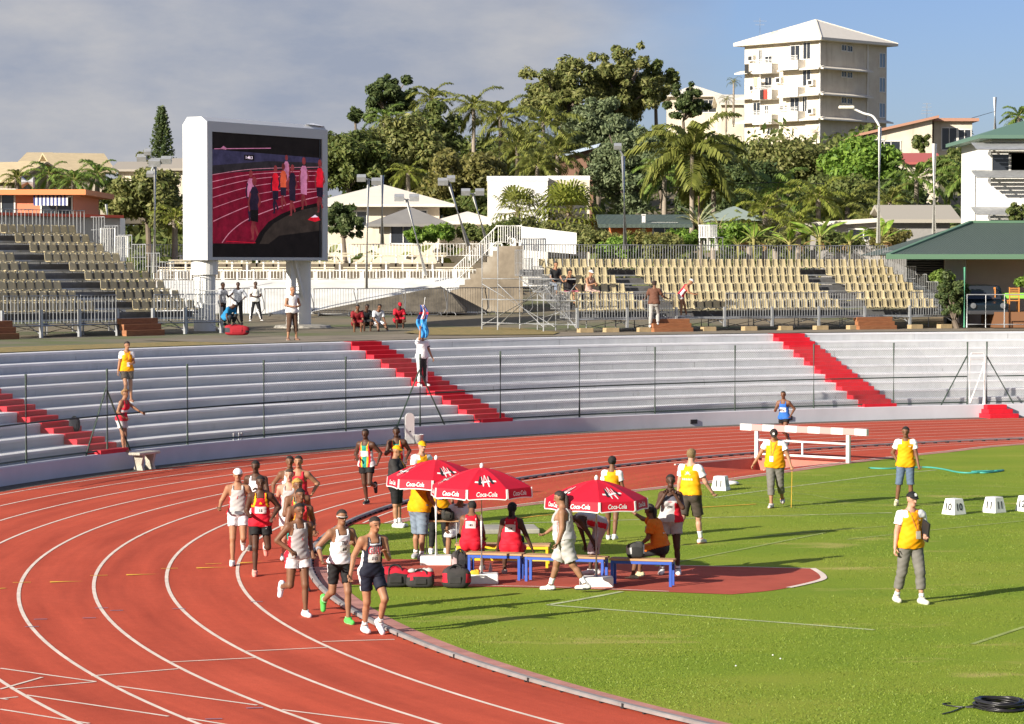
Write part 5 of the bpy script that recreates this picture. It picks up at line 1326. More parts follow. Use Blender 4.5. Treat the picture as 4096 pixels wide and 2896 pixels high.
# ---------------------------------------------------------------- things on the infield and the track edge
def on_g(u, v, z=0.0): return G(u, v, z)
M_umb = mat('red_parasol_cloth', (0.56, 0.008, 0.028), 0.65, noise=0.06, nscale=6, spec=0.3)
M_umbw = pm('parasol_white', (0.78, 0.76, 0.74), 0.6); M_umbk = pm('parasol_black', (0.02, 0.018, 0.02), 0.6)
def script_text(s): return text_mesh(s, 0.02)
def parasol(loc, rot, pole_top, R, label, tilt=0.0):
    t = thing('parasol', label, 'parasol', loc, rot, 'red parasols over the benches')
    zt = pole_top; drop, val = 0.31, 0.175; N8 = 8
    def rim(k, rr=R, z=0): a = 2 * PI * (k + .5) / N8; return Vector((rr * math.cos(a), rr * math.sin(a), z))
    def panel_pt(k, x, y, lift=0.0):
        """x -1..1 across the panel, y 0 at the rim .. 1 at the top"""
        a, b = rim(k - 1), rim(k); rr = 1 - y; z = zt - drop * (1 - y) ** 1.5
        m = a.lerp(b, (x + 1) / 2) * rr; n = ((a + b) / 2).normalized() * 0.35 + Vector((0, 0, 0.93))
        m.z = z - 0.012 * (1 - x * x) * rr * (1 - rr) * 2; return m + n * lift
    def val_pt(k, x, y, lift=0.0):
        a, b = rim(k - 1), rim(k); m = a.lerp(b, (x + 1) / 2); n = ((a + b) / 2).normalized()
        m = m * (1.0 + 0.02 * (1 - y)); m.z = zt - drop - val * (1 - y) + 0.02 * (1 - x * x) * (1 - y); return m + n * lift
    cv = MB(); ny, nx = 8, 6
    for k in range(N8):
        g = [panel_pt(k, -1 + 2 * i / nx, j / ny) for j in range(ny + 1) for i in range(nx + 1)]
        cv.add(g, [(j * (nx + 1) + i, j * (nx + 1) + i + 1, (j + 1) * (nx + 1) + i + 1, (j + 1) * (nx + 1) + i) for j in range(ny) for i in range(nx)])
    cn = cv.build('canopy', M_umb, t)
    md = cn.modifiers.new('cloth', 'SOLIDIFY'); md.thickness = 0.006; md.offset = -1
    vl = MB(); tr = MB(); pr_ = []
    for k in range(N8):
        g = [val_pt(k, -.97 + 1.94 * i / nx, j / 2) for j in range(3) for i in range(nx + 1)]
        vl.add(g, [(j * (nx + 1) + i, j * (nx + 1) + i + 1, (j + 1) * (nx + 1) + i + 1, (j + 1) * (nx + 1) + i) for j in range(2) for i in range(nx)])
        edge = [(-.97, 1.0), (-.97, .12), (-.9, .0)] + [(x, 0.0) for x in np.linspace(-.8, .8, 7)] + [(.9, 0), (.97, .12), (.97, 1.0)]
        for (a, b) in zip(edge[:-1], edge[1:]):
            tr.bar(val_pt(k, *a, lift=.004), val_pt(k, *b, lift=.004), .012, .016)
        gr = MB(); tv, tf = script_text('Coca-Cola'); w_ = tv[:, 0].max() - tv[:, 0].min()
        sc = 1.05 / w_; o_ = [val_pt(k, (x + y * .18) * sc, .5 + y * .50, .006) for x, y in tv]
        gr.add(o_, tf, 0)
        if k % 2 == 0:      # printed panels: crossed white band, zig-zag outline and dark bottles
            def pt(x, y): return panel_pt(k, x, y, .007)
            def stroke(pts, w, mi):
                for a, b in zip(pts[:-1], pts[1:]):
                    d = Vector((b[0] - a[0], b[1] - a[1])); n = Vector((-d.y, d.x)).normalized() * w / 2
                    gr.add([panel_pt(k, a[0] - n.x, a[1] - n.y, .006 + .001 * mi), panel_pt(k, b[0] - n.x, b[1] - n.y, .006 + .001 * mi), panel_pt(k, b[0] + n.x, b[1] + n.y, .006 + .001 * mi), panel_pt(k, a[0] + n.x, a[1] + n.y, .006 + .001 * mi)], [(0, 1, 2, 3)], mi)
            stroke([(-.72, .25), (-.2, .23), (.2, .28), (.72, .27)], .055, 0)
            stroke([(-.30, .46), (-.16, .10), (.0, .52), (.16, .08), (.30, .46)], .05, 0)
            for (bx, by) in ((-.36, .15), (.44, .18)):
                gr.add([panel_pt(k, bx + q[0], by + q[1], .010) for q in ((-.10, 0), (.07, 0), (.05, .15), (0, .20), (-.03, .32), (-.10, .32), (-.10, .2), (-.14, .13))], [tuple(range(8))], 1)
        pr_.append(gr)
    vo = vl.build('valance', M_umb, t); md = vo.modifiers.new('cloth', 'SOLIDIFY'); md.thickness = 0.004; md.offset = -1
    tr.build('valance_trim', M_umbw, vo)
    for k, gr in enumerate(pr_): gr.build('printed_panel', [M_umbw, M_umbk], cn)
    MB().tube([(0, 0, 0.12), (0, 0, 1.05)], .026, 10).tube([(0, 0, 1.0), (0, 0, zt - .02)], .018, 10).build('pole', M_white, t, smooth=True)
    MB().lathe([(0.02, 0), (.03, .01), (.032, .05), (.02, .075), (.008, .085)], (0, 0, zt - .01), 10).build('finial', M_umbw, t, smooth=True)
    rb = MB()
    for k in range(N8):
        a = rim(k, R * .98, zt - drop + .0); rb.bar((0, 0, zt - .06), a, .012, .012); rb.bar((0, 0, zt - .55), a * .55 + Vector((0, 0, (zt - .06) * .45)), .01, .01)
    rb.build('ribs', M_white, t)
    MB().box((0, 0, .085), (.56, .36, .17), 0, rz=-rot).build('foot_block', M_white, t, bevel=.02)
    return t
parasol(G(978, 1266), .35, 1.89, .87, 'red parasol on the left whose foot stands next to the table', 0)
parasol(G(1080, 1308), .12, 1.96, .87, 'middle red parasol with its pole in front of the red shirts')
parasol(G(1337, 1315), .42, 1.79, .85, 'red parasol at the right above the woman in grey and the orange shirt')

M_plank = mat('pale_bench_wood', (0.42, 0.25, 0.12), 0.6, noise=0.2, nscale=3, stretch=(1, 14, 1))
M_bluest = pm('blue_steel', (0.025, 0.085, 0.42), 0.45); M_yelst = pm('yellow_steel', (0.72, 0.5, 0.02), 0.45)
def bench(a, b, h, label, cat, frame, depth=.30, group=None, low=False):
    a, b = Vector(a), Vector(b); c = (a + b) / 2; L = (b - a).length; rz = math.atan2(b.y - a.y, b.x - a.x)
    t = thing('bench', label, cat, (c.x, c.y, 0), rz, group)
    MB().box((0, -depth * .26, h - .018), (L, depth * .46, .036)).build('seat_plank', M_plank, t, bevel=.006)
    MB().box((0, depth * .26, h - .018), (L, depth * .46, .036)).build('seat_plank', M_plank, t, bevel=.006)
    f = MB()
    for sx in (-1, 1): f.box((sx * (L / 2 - .05), 0, h - .06), (.045, depth, .05))
    for sy in (-1, 1): f.box((0, sy * (depth / 2 - .02), h - .062), (L - .14, .035, .045))
    if low: f.box((0, -.1, .14), (L - .1, .04, .04))
    f.build('frame', frame, t)
    for sx in (-1, 1):
        for sy in (-1, 1): MB().box((sx * (L / 2 - .05), sy * (depth / 2 - .03), (h - .085) / 2), (.045, .045, h - .085)).build('leg', frame, t)
bench(G(1050, 1297) , G(1174, 1300.5), .46, 'blue framed wooden bench under the two women in red', 'bench', M_bluest, group='blue benches in a row')
bench(G(1179, 1302), G(1362, 1309), .46, 'blue framed wooden bench behind the striding woman in grey', 'bench', M_bluest, group='blue benches in a row')
bench(G(1369, 1311), G(1513, 1315), .46, 'blue framed wooden bench carrying the person in orange', 'bench', M_bluest, group='blue benches in a row')
bench(G(1022, 1270), G(1234, 1272), .42, 'yellow framed low bench behind the blue ones', 'bench', M_yelst, low=True, depth=.36)
# folding table with black bags
t = thing('folding_table', 'small folding table with thin steel legs carrying black bags', 'table', G(990, 1252), .05)
MB().box((0, 0, .70), (.62, .42, .03)).build('tabletop', M_plank, t, bevel=.006)
for sx in (-1, 1):
    for sy in (-1, 1): MB().tube([(sx * .27, sy * .17, 0), (sx * .27, sy * .17, .685)], .013, 6).build('leg', M_galv, t)
    MB().bar((sx * .27, -.17, .12), (sx * .27, .17, .12), .018).build('brace', M_galv, t)
# the flat concrete slab (throwing circle) behind the benches
o = MB().box((*G(1135, 1192).xy, .05), (1.25, 1.05, .10), rz=.1).build('concrete_slab', M_concrete, bevel=.02); tag(o, 'low square concrete slab on the grass behind the yellow bench', 'slab')

def lumpy_bag(name, label, loc, rz, size, cols, strap=True, handle_col=None, top=None, group=None, seed=1):
    """soft holdall: rounded, sagging body with a lighter top panel, end pockets and straps"""
    t = thing(name, label, 'bag', loc, rz, group); w, d, h = size; rr = random.Random(seed)
    nu, nv = 20, 14; V, F, MI = [], [], []
    sp = lambda c, p: math.copysign(abs(c) ** p, c)
    for j in range(nv + 1):
        ph = -PI / 2 + PI * j / nv
        for i in range(nu):
            th = 2 * PI * i / nu; cx_, sx_ = sp(math.cos(th), .5), sp(math.sin(th), .6)
            r = sp(math.cos(ph), .45); z = (sp(math.sin(ph), .55) + 1) / 2
            k = 1 + .05 * math.sin(3 * th + seed + 4 * z) + .04 * math.sin(7 * th - seed * 2 + 9 * z)
            V.append((w / 2 * cx_ * r * k, d / 2 * sx_ * r * k * (1 - .18 * z), h * z * (1 + .07 * math.sin(5 * cx_ + seed)) ))
    for j in range(nv):
        for i in range(nu):
            F.append((j * nu + i, j * nu + (i + 1) % nu, (j + 1) * nu + (i + 1) % nu, (j + 1) * nu + i))
            x = V[j * nu + i][0] / (w / 2); z = V[j * nu + i][2] / h
            MI.append(1 if (z > .62 + .15 * math.sin(6 * x + seed)) else (2 if abs(x) > .72 and z > .2 else 0))
    np_mesh('fabric_body', V, F, [cloth(c) for c in cols], MI, t)
    if strap:
        for sy in (-1, 1):
            MB().tube(spline([(-w * .22, sy * d * .40, h * .55), (-w * .2, sy * d * .3, h * .98), (0, sy * d * .12, h * 1.12), (w * .2, sy * d * .3, h * .98), (w * .22, sy * d * .40, h * .55)], 4), .014, 6).build('strap', cloth(handle_col or (.02, .02, .02)), t)
        MB().box((0, -d * .47, h * .42), (w * .42, .03, h * .34)).build('pocket', cloth(cols[0]), t, bevel=.012)
    if top: 
        hb = MB()
        for q in range(5): hb.lathe([(.004, -.03), (.06 + .02 * rr.random(), -.02), (.075, .0), (.05, .03), (.004, .045)], ((q - 2) * w * .15, rr.uniform(-.05, .05), h * 1.0 + rr.uniform(-.01, .03)), 8)
        hb.build('folded_clothes', cloth(top), t, smooth=True)
    return t
CH_, RB_ = (.035, .033, .033), (.50, .015, .035)
lumpy_bag('sports_bag', 'black and red sports bag lying on its side, nearest the leading runner', G(886, 1316), .1, (.50, .30, .33), (CH_, RB_, (.1, .015, .02)), seed=1, group='sports bags on the ground by the parasols')
lumpy_bag('sports_bag', 'charcoal and red sports bag with pale clothes piled on its top', G(943, 1317), .05, (.47, .30, .27), (CH_, RB_, CH_), top=(.45, .44, .42), seed=3, group='sports bags on the ground by the parasols')
lumpy_bag('sports_bag', 'charcoal boxy sports bag with red end beside the middle parasol foot', G(1023, 1318), -.08, (.47, .32, .34), (CH_, (.045, .04, .04), RB_), seed=5, group='sports bags on the ground by the parasols')
lumpy_bag('backpack', 'black, white and red backpack standing in front of the woman with bib 183', G(1032, 1296), .2, (.30, .24, .44), ((.03, .03, .032), (.05, .045, .045), (.4, .3, .3)), seed=7)
lumpy_bag('yellow_bag', 'small yellow pouch propped against the middle parasol pole', G(1065, 1310), .0, (.17, .10, .24), ((.62, .40, .03), (.62, .40, .03), (.6, .4, .05)), strap=False, seed=2)
lumpy_bag('holdall', 'black holdall lying on the folding table', (*G(975, 1252).xy, .715), .0, (.36, .24, .2), ((.02, .02, .022),) * 3, seed=4)
lumpy_bag('holdall', 'dark camouflage bag at the right end of the folding table', (*(G(1004, 1254)).xy, .715), .0, (.24, .24, .19), ((.03, .03, .025), (.06, .055, .045), (.03, .03, .03)), seed=6)
lumpy_bag('holdall', 'black bag resting on the yellow bench', (*G(1150, 1271).xy, .42), .2, (.40, .24, .15), ((.02, .02, .022),) * 3, seed=8)
lumpy_bag('zebra_bag', 'black and white striped bag on the blue bench next to the orange shirt', (*G(1425, 1312).xy, .46), .1, (.30, .22, .26), ((.03, .03, .03), (.05, .05, .05), (.5, .5, .5)), seed=9, strap=False)
lumpy_bag('dark_bag', 'black bag dropped on the grass behind the bending woman', G(1470, 1198), .1, (.42, .26, .2), ((.02, .02, .022),) * 3, seed=10)
TERRBAG = True
# water bottles in the shade of the benches
for i, (u, v) in enumerate(((1165, 1292), (1100, 1291), (1022, 1262))):
    b = thing('water_bottle', ('clear water bottle with white cap below the blue bench', 'clear water bottle beside the middle parasol pole', 'clear water bottle near the backpack')[i], 'bottle', G(u, v))
    MB().lathe([(.02, 0), (.032, .01), (.032, .13), (.014, .18), (.014, .2)], (0, 0, 0), 10).build('bottle_body', pm('pale_plastic', (.45, .5, .52), .2), b, smooth=True)
    MB().lathe([(.016, .195), (.016, .22)], (0, 0, 0), 8).build('bottle_cap', M_white, b)

# numbered marker blocks for the throwing sectors
def marker(loc, rz, num, label):
    t = thing('number_block', label, 'marker', loc, rz, 'white numbered marker blocks')
    b, tp, h = .19, .135, .34
    q = [(-b, -b, 0), (b, -b, 0), (b, b, 0), (-b, b, 0), (-tp, -tp, h), (tp, -tp, h), (tp, tp, h), (-tp, tp, h)]
    MB().add(q, [(3, 2, 1, 0), (4, 5, 6, 7), (0, 1, 5, 4), (1, 2, 6, 5), (2, 3, 7, 6), (3, 0, 4, 7)]).build('block', M_white, t, bevel=.01)
    tv, tf = text_mesh(num, .03); g = MB()
    for k in range(4):
        R4 = Matrix.Rotation(k * PI / 2, 3, 'Z')
        sc = .16
        g.add([R4 @ Vector((x * sc, -(b + (tp - b) * ((.17 + y * sc) / h)) - .004, .17 + y * sc)) for x, y in tv], tf)
    g.build('numeral', M_black, t)
marker(G(1616, 1099), math.radians(-22), '11', 'white block numbered 11 on the grass beside the man seen from behind')
marker(G(2139, 1153), math.radians(38), '10', 'white block numbered 10 on the grass behind the clipboard holder')
marker(G(2229, 1149), math.radians(40), '11', 'white block numbered 11 to the right of the block numbered 10')
marker(G(2303, 1146), math.radians(40), '12', 'white block cut off by the right edge of the photo')
o = MB().lathe([(.05, 0), (.2, .01), (.24, .05), (.16, .09), (.02, .1)], tuple(G(1636, 1087)), 12).build('white_discs', M_white, smooth=True); tag(o, 'pale heap of discs on the grass behind the block numbered 11', 'discs')

# steeplechase barrier and the water jump pit
PA, PB = G(1697, 1027.6), G(1902, 1038.5)
bd = (PB - PA).normalized(); bl = (PB - PA).length
t = thing('steeplechase_barrier', 'long white and pink striped wooden barrier on white posts at the water jump', 'barrier', PA, math.atan2(bd.y, bd.x))
pk, wh = pm('faded_pink_paint', (.62, .27, .25), .6), pm('barrier_white', (.78, .77, .74), .55)
x0, x1, nb = -.52, bl + .60, 11
beam = MB()
for i in range(nb):
    xa, xb = x0 + (x1 - x0) * i / nb, x0 + (x1 - x0) * (i + 1) / nb
    beam.box(((xa + xb) / 2, 0, .86), (xb - xa, .127, .175), i % 2)
beam.build('beam', [wh, pk], t)
for x in (0, bl): MB().box((x, 0, .38), (.10, .09, .76)).build('post', wh, t, bevel=.006)
MB().box((bl / 2, .02, .52), (bl, .035, .045)).box((bl / 2, .02, .13), (bl, .035, .05)).build('cross_rail', wh, t)
MB().box((bl * .5, .02, .325), (.05, .03, .35)).build('upright', wh, t)
# green hose, cable coil, concrete bench, white speaker slab, litter
hp = [G(u, v, .02) for u, v in ((1948, 1049), (1990, 1050.5), (2070, 1047.5), (2110, 1051), (2150, 1059), (2190, 1060), (2225, 1056), (2250, 1054), (2235, 1057.5), (2205, 1060), (2180, 1057), (2240, 1055.5))]
tag(MB().tube(spline(hp, 6), .022, 6).build('garden_hose', pm('turquoise_hose', (.05, .32, .27), .5), smooth=True), 'turquoise hose snaking over the grass behind the young official', 'hose')
cc = G(2243, 1588); t = thing('cable_coil', 'coil of black cable lying on the grass in the bottom right corner', 'cable', cc)
mb = MB(); rr = random.Random(4); pts = []
for i in range(34 * 16):
    a = 2 * PI * i / 34; k = i / (34 * 16); r = .235 + .085 * (0.5 + .5 * math.sin(k * 61 + 1.3 * math.sin(k * 23))) + .012 * math.sin(3 * a); pts.append((r * math.cos(a), r * math.sin(a) * 1.15, .016 + .10 * (.5 + .5 * math.sin(k * 37)) * (1 - abs(r - .28) * 4)))
mb.tube(pts, .011, 5); mb.tube(spline([(-.3, -.05, .02), (-.46, .02, .012), (-.58, .1, .012), (-.66, .24, .012), (-.55, .33, .012)], 6), .009, 5)
mb.tube(spline([(-.3, .1, .02), (-.48, -.05, .012), (-.62, -.3, .012), (-.78, -.5, .012)], 6), .009, 5); mb.tube(spline([(-.2, .02, .02), (0, .1, .012), (.1, -.05, .012), (-.05, -.12, .012)], 6), .008, 5)
mb.build('loops', pm('black_cable', (.018, .017, .02), .35), t, smooth=True)
cb = G(292, 1052, 0.0); a_ = az_of(cb); t = thing('concrete_bench', 'weathered concrete bench standing against the low white wall', 'bench', pol(46.75, a_ , 0), math.radians(a_ + 90))
M_stone = mat('pale_stone', (.52, .48, .40), .9, noise=.2, nscale=5, bump=.3, bscale=20)
MB().box((0, 0, .44), (1.0, .36, .07)).build('seat', M_stone, t, bevel=.02)
for sx in (-.26, .26):
    MB().prism([(-.15, 0), (.15, 0), (.10, .16), (.16, .405), (-.16, .405), (-.10, .16)], sx - .05, sx + .05, T=lambda x, y, z: Vector((z, x, y))).build('leg', M_stone, t)
sp_ = G(918, 994); t = thing('speaker_slab', 'round-topped white upright slab in front of the low wall', 'slab', sp_, math.radians(20))
prof_ = [(-.14, 0), (.14, 0), (.14, .78)] + [(.14 * math.cos(a), .78 + .14 * math.sin(a)) for a in np.linspace(.2, PI - .2, 8)] + [(-.14, .78)]
MB().prism(prof_, -.06, .06, T=lambda x, y, z: Vector((x, -z, y))).build('slab_body', M_white, t)
MB().box((.0, -.066, .36), (.04, .01, .04)).build('socket', M_black, t)
t = thing('white_bucket', 'white plastic bucket at the foot of the round-topped slab', 'bucket', G(940, 994))
MB().lathe([(.11, 0), (.14, .25), (.15, .255), (.15, .27), (.13, .27), (.12, .05)], (0, 0, 0), 16).build('bucket_body', M_white, t, smooth=True)
for (u, v) in ((1733, 1470), (1750, 1478), (1547, 1613), (1650, 2665 * .5606)):
    o = MB().lathe([(.004, 0), (.014, .003), (.014, .010), (.004, .018)], tuple(G(u, v)), 7).build('golf_ball_sized_litter', M_white, smooth=True)
    o.name = 'paper_scrap'; tag(o, 'tiny white scrap lying on the near grass', 'litter', 'white scraps on the grass')
# ---------------------------------------------------------------- the people of this afternoon
def run_dir(p): return az_of(p) + 90
absl = lambda c: np.abs(c['lat'])
def f_polo(c): return np.where(np.char.startswith(c['lab'], 'ua') | ((c['h'] > 0.82) & (absl(c) > 0.085)), np.where(np.char.startswith(c['lab'], 'ua') & (c['t'] > .56), 2, 1), 0)
def f_side(c): return ((absl(c) > 0.10) & (np.abs(c['fw'] - 0.005) < 0.045) & (c['h'] < 0.72)).astype(int)
def f_guam(c): return (((absl(c) < 0.082) & (c['h'] > 0.80) & (c['fw'] > -.03)) | ((absl(c) > .105) & (c['fw'] < .035) & (c['fw'] > -.02) & (c['h'] < .62)) | ((absl(c) < .08) & (c['h'] > .93))).astype(int)
def f_shortside(c): return ((absl(c) > 0.118) & (np.abs(c['fw'] + 0.01) < 0.05)).astype(int)
def f_png(c): return np.where((c['h'] > 0.52) & (absl(c) > 0.055 + 0.10 * (0.95 - c['h'])), 1, 0)
def f_van(c): return np.where(absl(c) > .125, 3, np.where(absl(c) > 0.085, 2, np.where(absl(c) > 0.055, 1, 0)))
def f_trim(c): return (((absl(c) > 0.105) & (c['h'] > .7)) | (c['h'] < -.10)).astype(int)
def f_stripe(c): return ((absl(c) > .10) & (np.abs(c['fw']) < .03)).astype(int)
TEAL, RED2 = (0.02, 0.26, 0.20), (0.62, 0.02, 0.03)
TRACKSHOE = dict(k='shoes', c=(0.7, 0.7, 0.72), c2=[(0.72, 0.74, 0.8)])
def shoes(c, sole=(0.6, 0.6, 0.58)): return dict(k='shoes', c=sole, c2=[c])
SOX = dict(k='socks', c=(0.75, 0.75, 0.75), t=.80)
def runner(u, v, top, label, P, dh=0, **k):
    p = G(u, v, 0.004); H = k.pop('H', None) or 1.72
    return person(label, p, run_dir(p) + dh, P, H=H, muscle=1.08, group='runners of the pack' if k.pop('pack', True) else None, **k)
RUNL = dict(lean=8, hL=(34, 2, 62), hR=(-6, 2, 26), aL=(14, 14, 100, 25), aR=(-28, 14, 62, 0), twist=-8)
RUNR = dict(lean=8, hR=(34, 2, 62), hL=(-6, 2, 26), aR=(14, 14, 100, 25), aL=(-28, 14, 62, 0), twist=8)
TOEOFF = dict(lean=9, hL=(16, 1, 22), hR=(-12, 2, 92), aL=(-25, 20, 92, 10), aR=(16, 16, 110, 30), twist=10)
TOEOFR = dict(lean=9, hR=(16, 1, 22), hL=(-12, 2, 92), aR=(-25, 20, 92, 10), aL=(16, 16, 110, 30), twist=-10)
runner(832, 1423, 1175, 'person in navy running kit lettered GUAM with bib 113, leading the pack',
       dict(lean=9, hL=(30, 4, 58), hR=(-4, -5, 18), aL=(20, 10, 112, 30), aR=(-16, 16, 32, 0), twist=-4, head=(12, 6)), dh=10, skin='tan', H=1.74, hair=((0.02, 0.015, 0.012), 'buzz'), vox=.0125, fist=.55, fistL=.25,
       wear=[dict(k='singlet', c=NAVY, c2=[WHT], fn=f_guam, o=.012), dict(k='shorts', c=NAVY, c2=[WHT], fn=f_shortside, ln=.62, o=(.009, .022), name='running_shorts'), SOX, shoes((0.74, 0.75, 0.8))],
       decals=[dict(k='text', body='GUAM', h=.112, at=(0.005, .325), c=(.55, .03, .05), outline=.085, bold=.0, wx=.50), dict(k='bib', at=(0.0, .205), size=(.195, .125), c=(0.62, .6, .58), text=[('113', .05, -.004, .03)])])
runner(762, 1397, 1146, 'person in white singlet and sunglasses with bright green shoes and bib 64',
       dict(lean=8, hL=(16, 1, 18), hR=(-4, 3, 62), aL=(18, 20, 118, 35), aR=(-18, 34, 72, 5), twist=6, glasses=WHT, head=(2, 2)), dh=4, skin='olive', H=1.72, hair=((0.03, 0.02, 0.015), 'buzz'), vox=.0125,
       wear=[dict(k='singlet', c=(0.80, 0.80, 0.83), o=.012, fl=.004, lo=-.06), dict(k='shorts', c=BLK, c2=[WHT], ln=.72, o=(.008, .012), sm=1, name='tights', fn=lambda c: ((np.abs(c['fw'] + .03) < .02) & (c['h'] < -.1) & (absl(c) > .1)).astype(int)), dict(k='wrist', s='R', c=(0.25, .25, .27), t0=.1, t1=.32), shoes((0.10, 0.55, 0.10), (0.3, 0.62, 0.3))],
       decals=[dict(k='text', body='TU', h=.06, at=(.01, .31), c=BLK, bold=.02), dict(k='bib', at=(0.02, .215), size=(.16, .11), c=(0.72, .73, .72), text=[('64', .055, -.006, .03)])])
runner(668, 1382, 1130, 'person in grey singlet and white shorts with red stripes, third in the pack',
       dict(lean=7, hL=(10, 1, 12), hR=(4, 6, 84), aR=(-12, 34, 92, 55), aL=(-20, 12, 70, 10), twist=4), dh=6, skin='brown', H=1.73, hair=((0.012, 0.010, 0.009), 'buzz'), vox=.0125,
       wear=[dict(k='shorts', c=WHT, c2=[REDC], fn=f_stripe, ln=.42, o=(.012, .035)), dict(k='singlet', c=(0.40, 0.385, 0.385), c2=[REDC], fn=f_side, o=.014, lo=-.10), shoes((0.74, 0.77, 0.85))], decals=[dict(k='shape', name='emblem', c=REDC, at=(.02, .27), polys=[[(-.012, -.02), (0.004, -.02), (0.012, .025), (.004, .02)]])])
runner(584, 1290, 1080, 'person in red and yellow singlet with bib 15 and black shorts',
       dict(lean=7, hR=(8, 1, 8), hL=(2, 6, 86), aL=(-14, 34, 92, 30), aR=(0, 14, 84, 10), twist=-4), dh=4, skin='dark', H=1.72, hair=((0.010, 0.008, 0.008), 'short'), vox=.0125,
       wear=[dict(k='shorts', c=BLK, ln=.5, o=(.012, .03)), dict(k='singlet', c=REDC, c2=[(0.78, 0.42, 0.01)], fn=f_png, o=.016, lo=-.18), shoes((0.75, 0.3, 0.25), (0.7, .7, .7))],
       decals=[dict(k='bib', at=(0, .215), size=(.20, .12), c=(0.74, .68, .66), text=[('15', .05, -.006, .03)]), dict(k='shape', name='emblem', c=(0.78, .42, .01), at=(0, .335), polys=[[(-.03, -.015), (.03, -.015), (.012, .02), (0, .03), (-.014, .02)]]),
               dict(k='shape', name='emblem', c=WHT, at=(.10, -.08), polys=[[(-.008, -.04), (.006, -.035), (.0, -.02)], [(.01, -.01), (.02, 0), (.008, .008)], [(-.012, .0), (-.004, .012), (-.016, .014)]])])
runner(534, 1267, 1060, 'person in white cap and pale grey singlet with red sides, outermost of the pack',
       dict(lean=5, hR=(10, 1, 10), hL=(12, 1, 88), aR=(-8, 26, 78, 0), aL=(-8, 26, 90, 20), twist=-3), dh=2, skin='tan', H=1.72, cap=((0.78, .78, .78), 'front'), vox=.0125,
       wear=[dict(k='shorts', c=WHT, c2=[REDC], fn=f_stripe, ln=.5, o=(.010, .022)), dict(k='singlet', c=(0.44, 0.425, 0.42), c2=[REDC], fn=f_side, o=.014, lo=-.08), shoes((0.66, .66, .66), (.45, .45, .45))],
       decals=[dict(k='shape', name='emblem', c=REDC, at=(0, .30), polys=[[(-.02, -.03), (-.01, -.03), (.012, .03), (.004, .03)]]), dict(k='shape', name='waist_bag', c=(0.13, .13, .15), at=(.0, .02), polys=[[(-.06, -.01), (.0, -.035), (.09, -.03), (.10, .01), (.02, .03), (-.05, .03)]], lift=.02)])
runner(575, 1233, 1048, 'person in white singlet with blue straps, half hidden behind the white cap runner', TOEOFR, skin='dark', H=1.70, hair=((0.012, 0.010, 0.009), 'short'),
       wear=[dict(k='shorts', c=WHT, c2=[(.75, .5, .05)], fn=f_stripe, ln=.55), dict(k='singlet', c=(0.76, 0.76, 0.80), c2=[(0.03, 0.07, 0.35)], fn=f_trim, o=.015), shoes((0.1, .1, .1))])
runner(672, 1324, 1098, 'person in red and yellow singlet with green hem right behind the grey singlet', TOEOFF, skin='brown', H=1.70, hair=((0.015, 0.011, 0.009), 'short'),
       wear=[dict(k='shorts', c=(0.72, .7, .66), ln=.5), dict(k='singlet', c=(0.55, 0.03, 0.035), c2=[(0.6, .33, .02), TEAL], fn=lambda c: np.where(c['h'] < .15, 2, np.where(absl(c) > .10, 1, 0)), o=.015), shoes((0.05, .04, .04), (0.5, .05, .05))])
runner(667, 1290, 1073, 'person with bleached blond hair in a teal, yellow and red singlet', RUNR, skin='brown', H=1.69, hair=((0.42, 0.26, 0.06), 'curly'),
       wear=[dict(k='shorts', c=BLK, ln=.5), dict(k='singlet', c=TEAL, c2=[(0.7, .5, .06), RED2, WHT], fn=f_van, o=.015), shoes((0.3, .05, .05))])
runner(650, 1262, 1056, 'person with pale skin and cropped hair in a grey and red singlet', RUNL, skin='pale', H=1.72, hair=((0.05, 0.032, 0.02), 'buzz'),
       wear=[dict(k='shorts', c=WHT, c2=[REDC], fn=f_stripe, ln=.5), dict(k='singlet', c=(0.42, 0.40, 0.40), c2=[REDC], fn=f_side, o=.014), shoes((0.6, .6, .6))])
runner(671, 1222, 1029, 'person in plain red singlet with elbow out at the back of the pack',
       dict(lean=6, hL=(30, 2, 60), hR=(-6, 2, 26), aL=(-20, 40, 88, 20), aR=(5, 10, 95, 20), twist=-5), skin='tan', H=1.72, hair=((0.015, 0.012, 0.010), 'short'),
       wear=[dict(k='shorts', c=BLK, ln=.5), dict(k='singlet', c=(0.55, 0.02, 0.04), o=.015), shoes((0.5, .5, .5))])
runner(651, 1219, 1030, 'person in white singlet partly hidden behind the plain red singlet',
       dict(lean=6, hR=(30, 2, 60), hL=(-6, 2, 26), aR=(-20, 34, 75, 10), aL=(5, 10, 95, 20), twist=5), skin='brown', H=1.70, hair=((0.015, 0.012, 0.010), 'short'),
       wear=[dict(k='shorts', c=NAVY, ln=.5), dict(k='singlet', c=(0.7, 0.7, 0.72), c2=[NAVY], fn=f_trim, o=.015), shoes((0.5, .5, .5))])
runner(822, 1131, 975, 'person in teal, yellow and red singlet with black shorts running alone behind the pack',
       dict(lean=6, hR=(-2, -4, 12), hL=(14, 2, 92), aR=(-5, 22, 98, 30), aL=(-25, 30, 72, 10), twist=-6), skin='dark', H=1.70, hair=((0.010, 0.008, 0.008), 'buzz'), pack=False,
       wear=[dict(k='shorts', c=BLK, ln=.45), dict(k='singlet', c=TEAL, c2=[(0.7, .42, .02), RED2, WHT], fn=f_van, o=.015), shoes((0.03, .03, .03))], decals=[dict(k='bib', at=(0, .24), size=(.19, .13), c=(.6, .62, .58), text=[])])
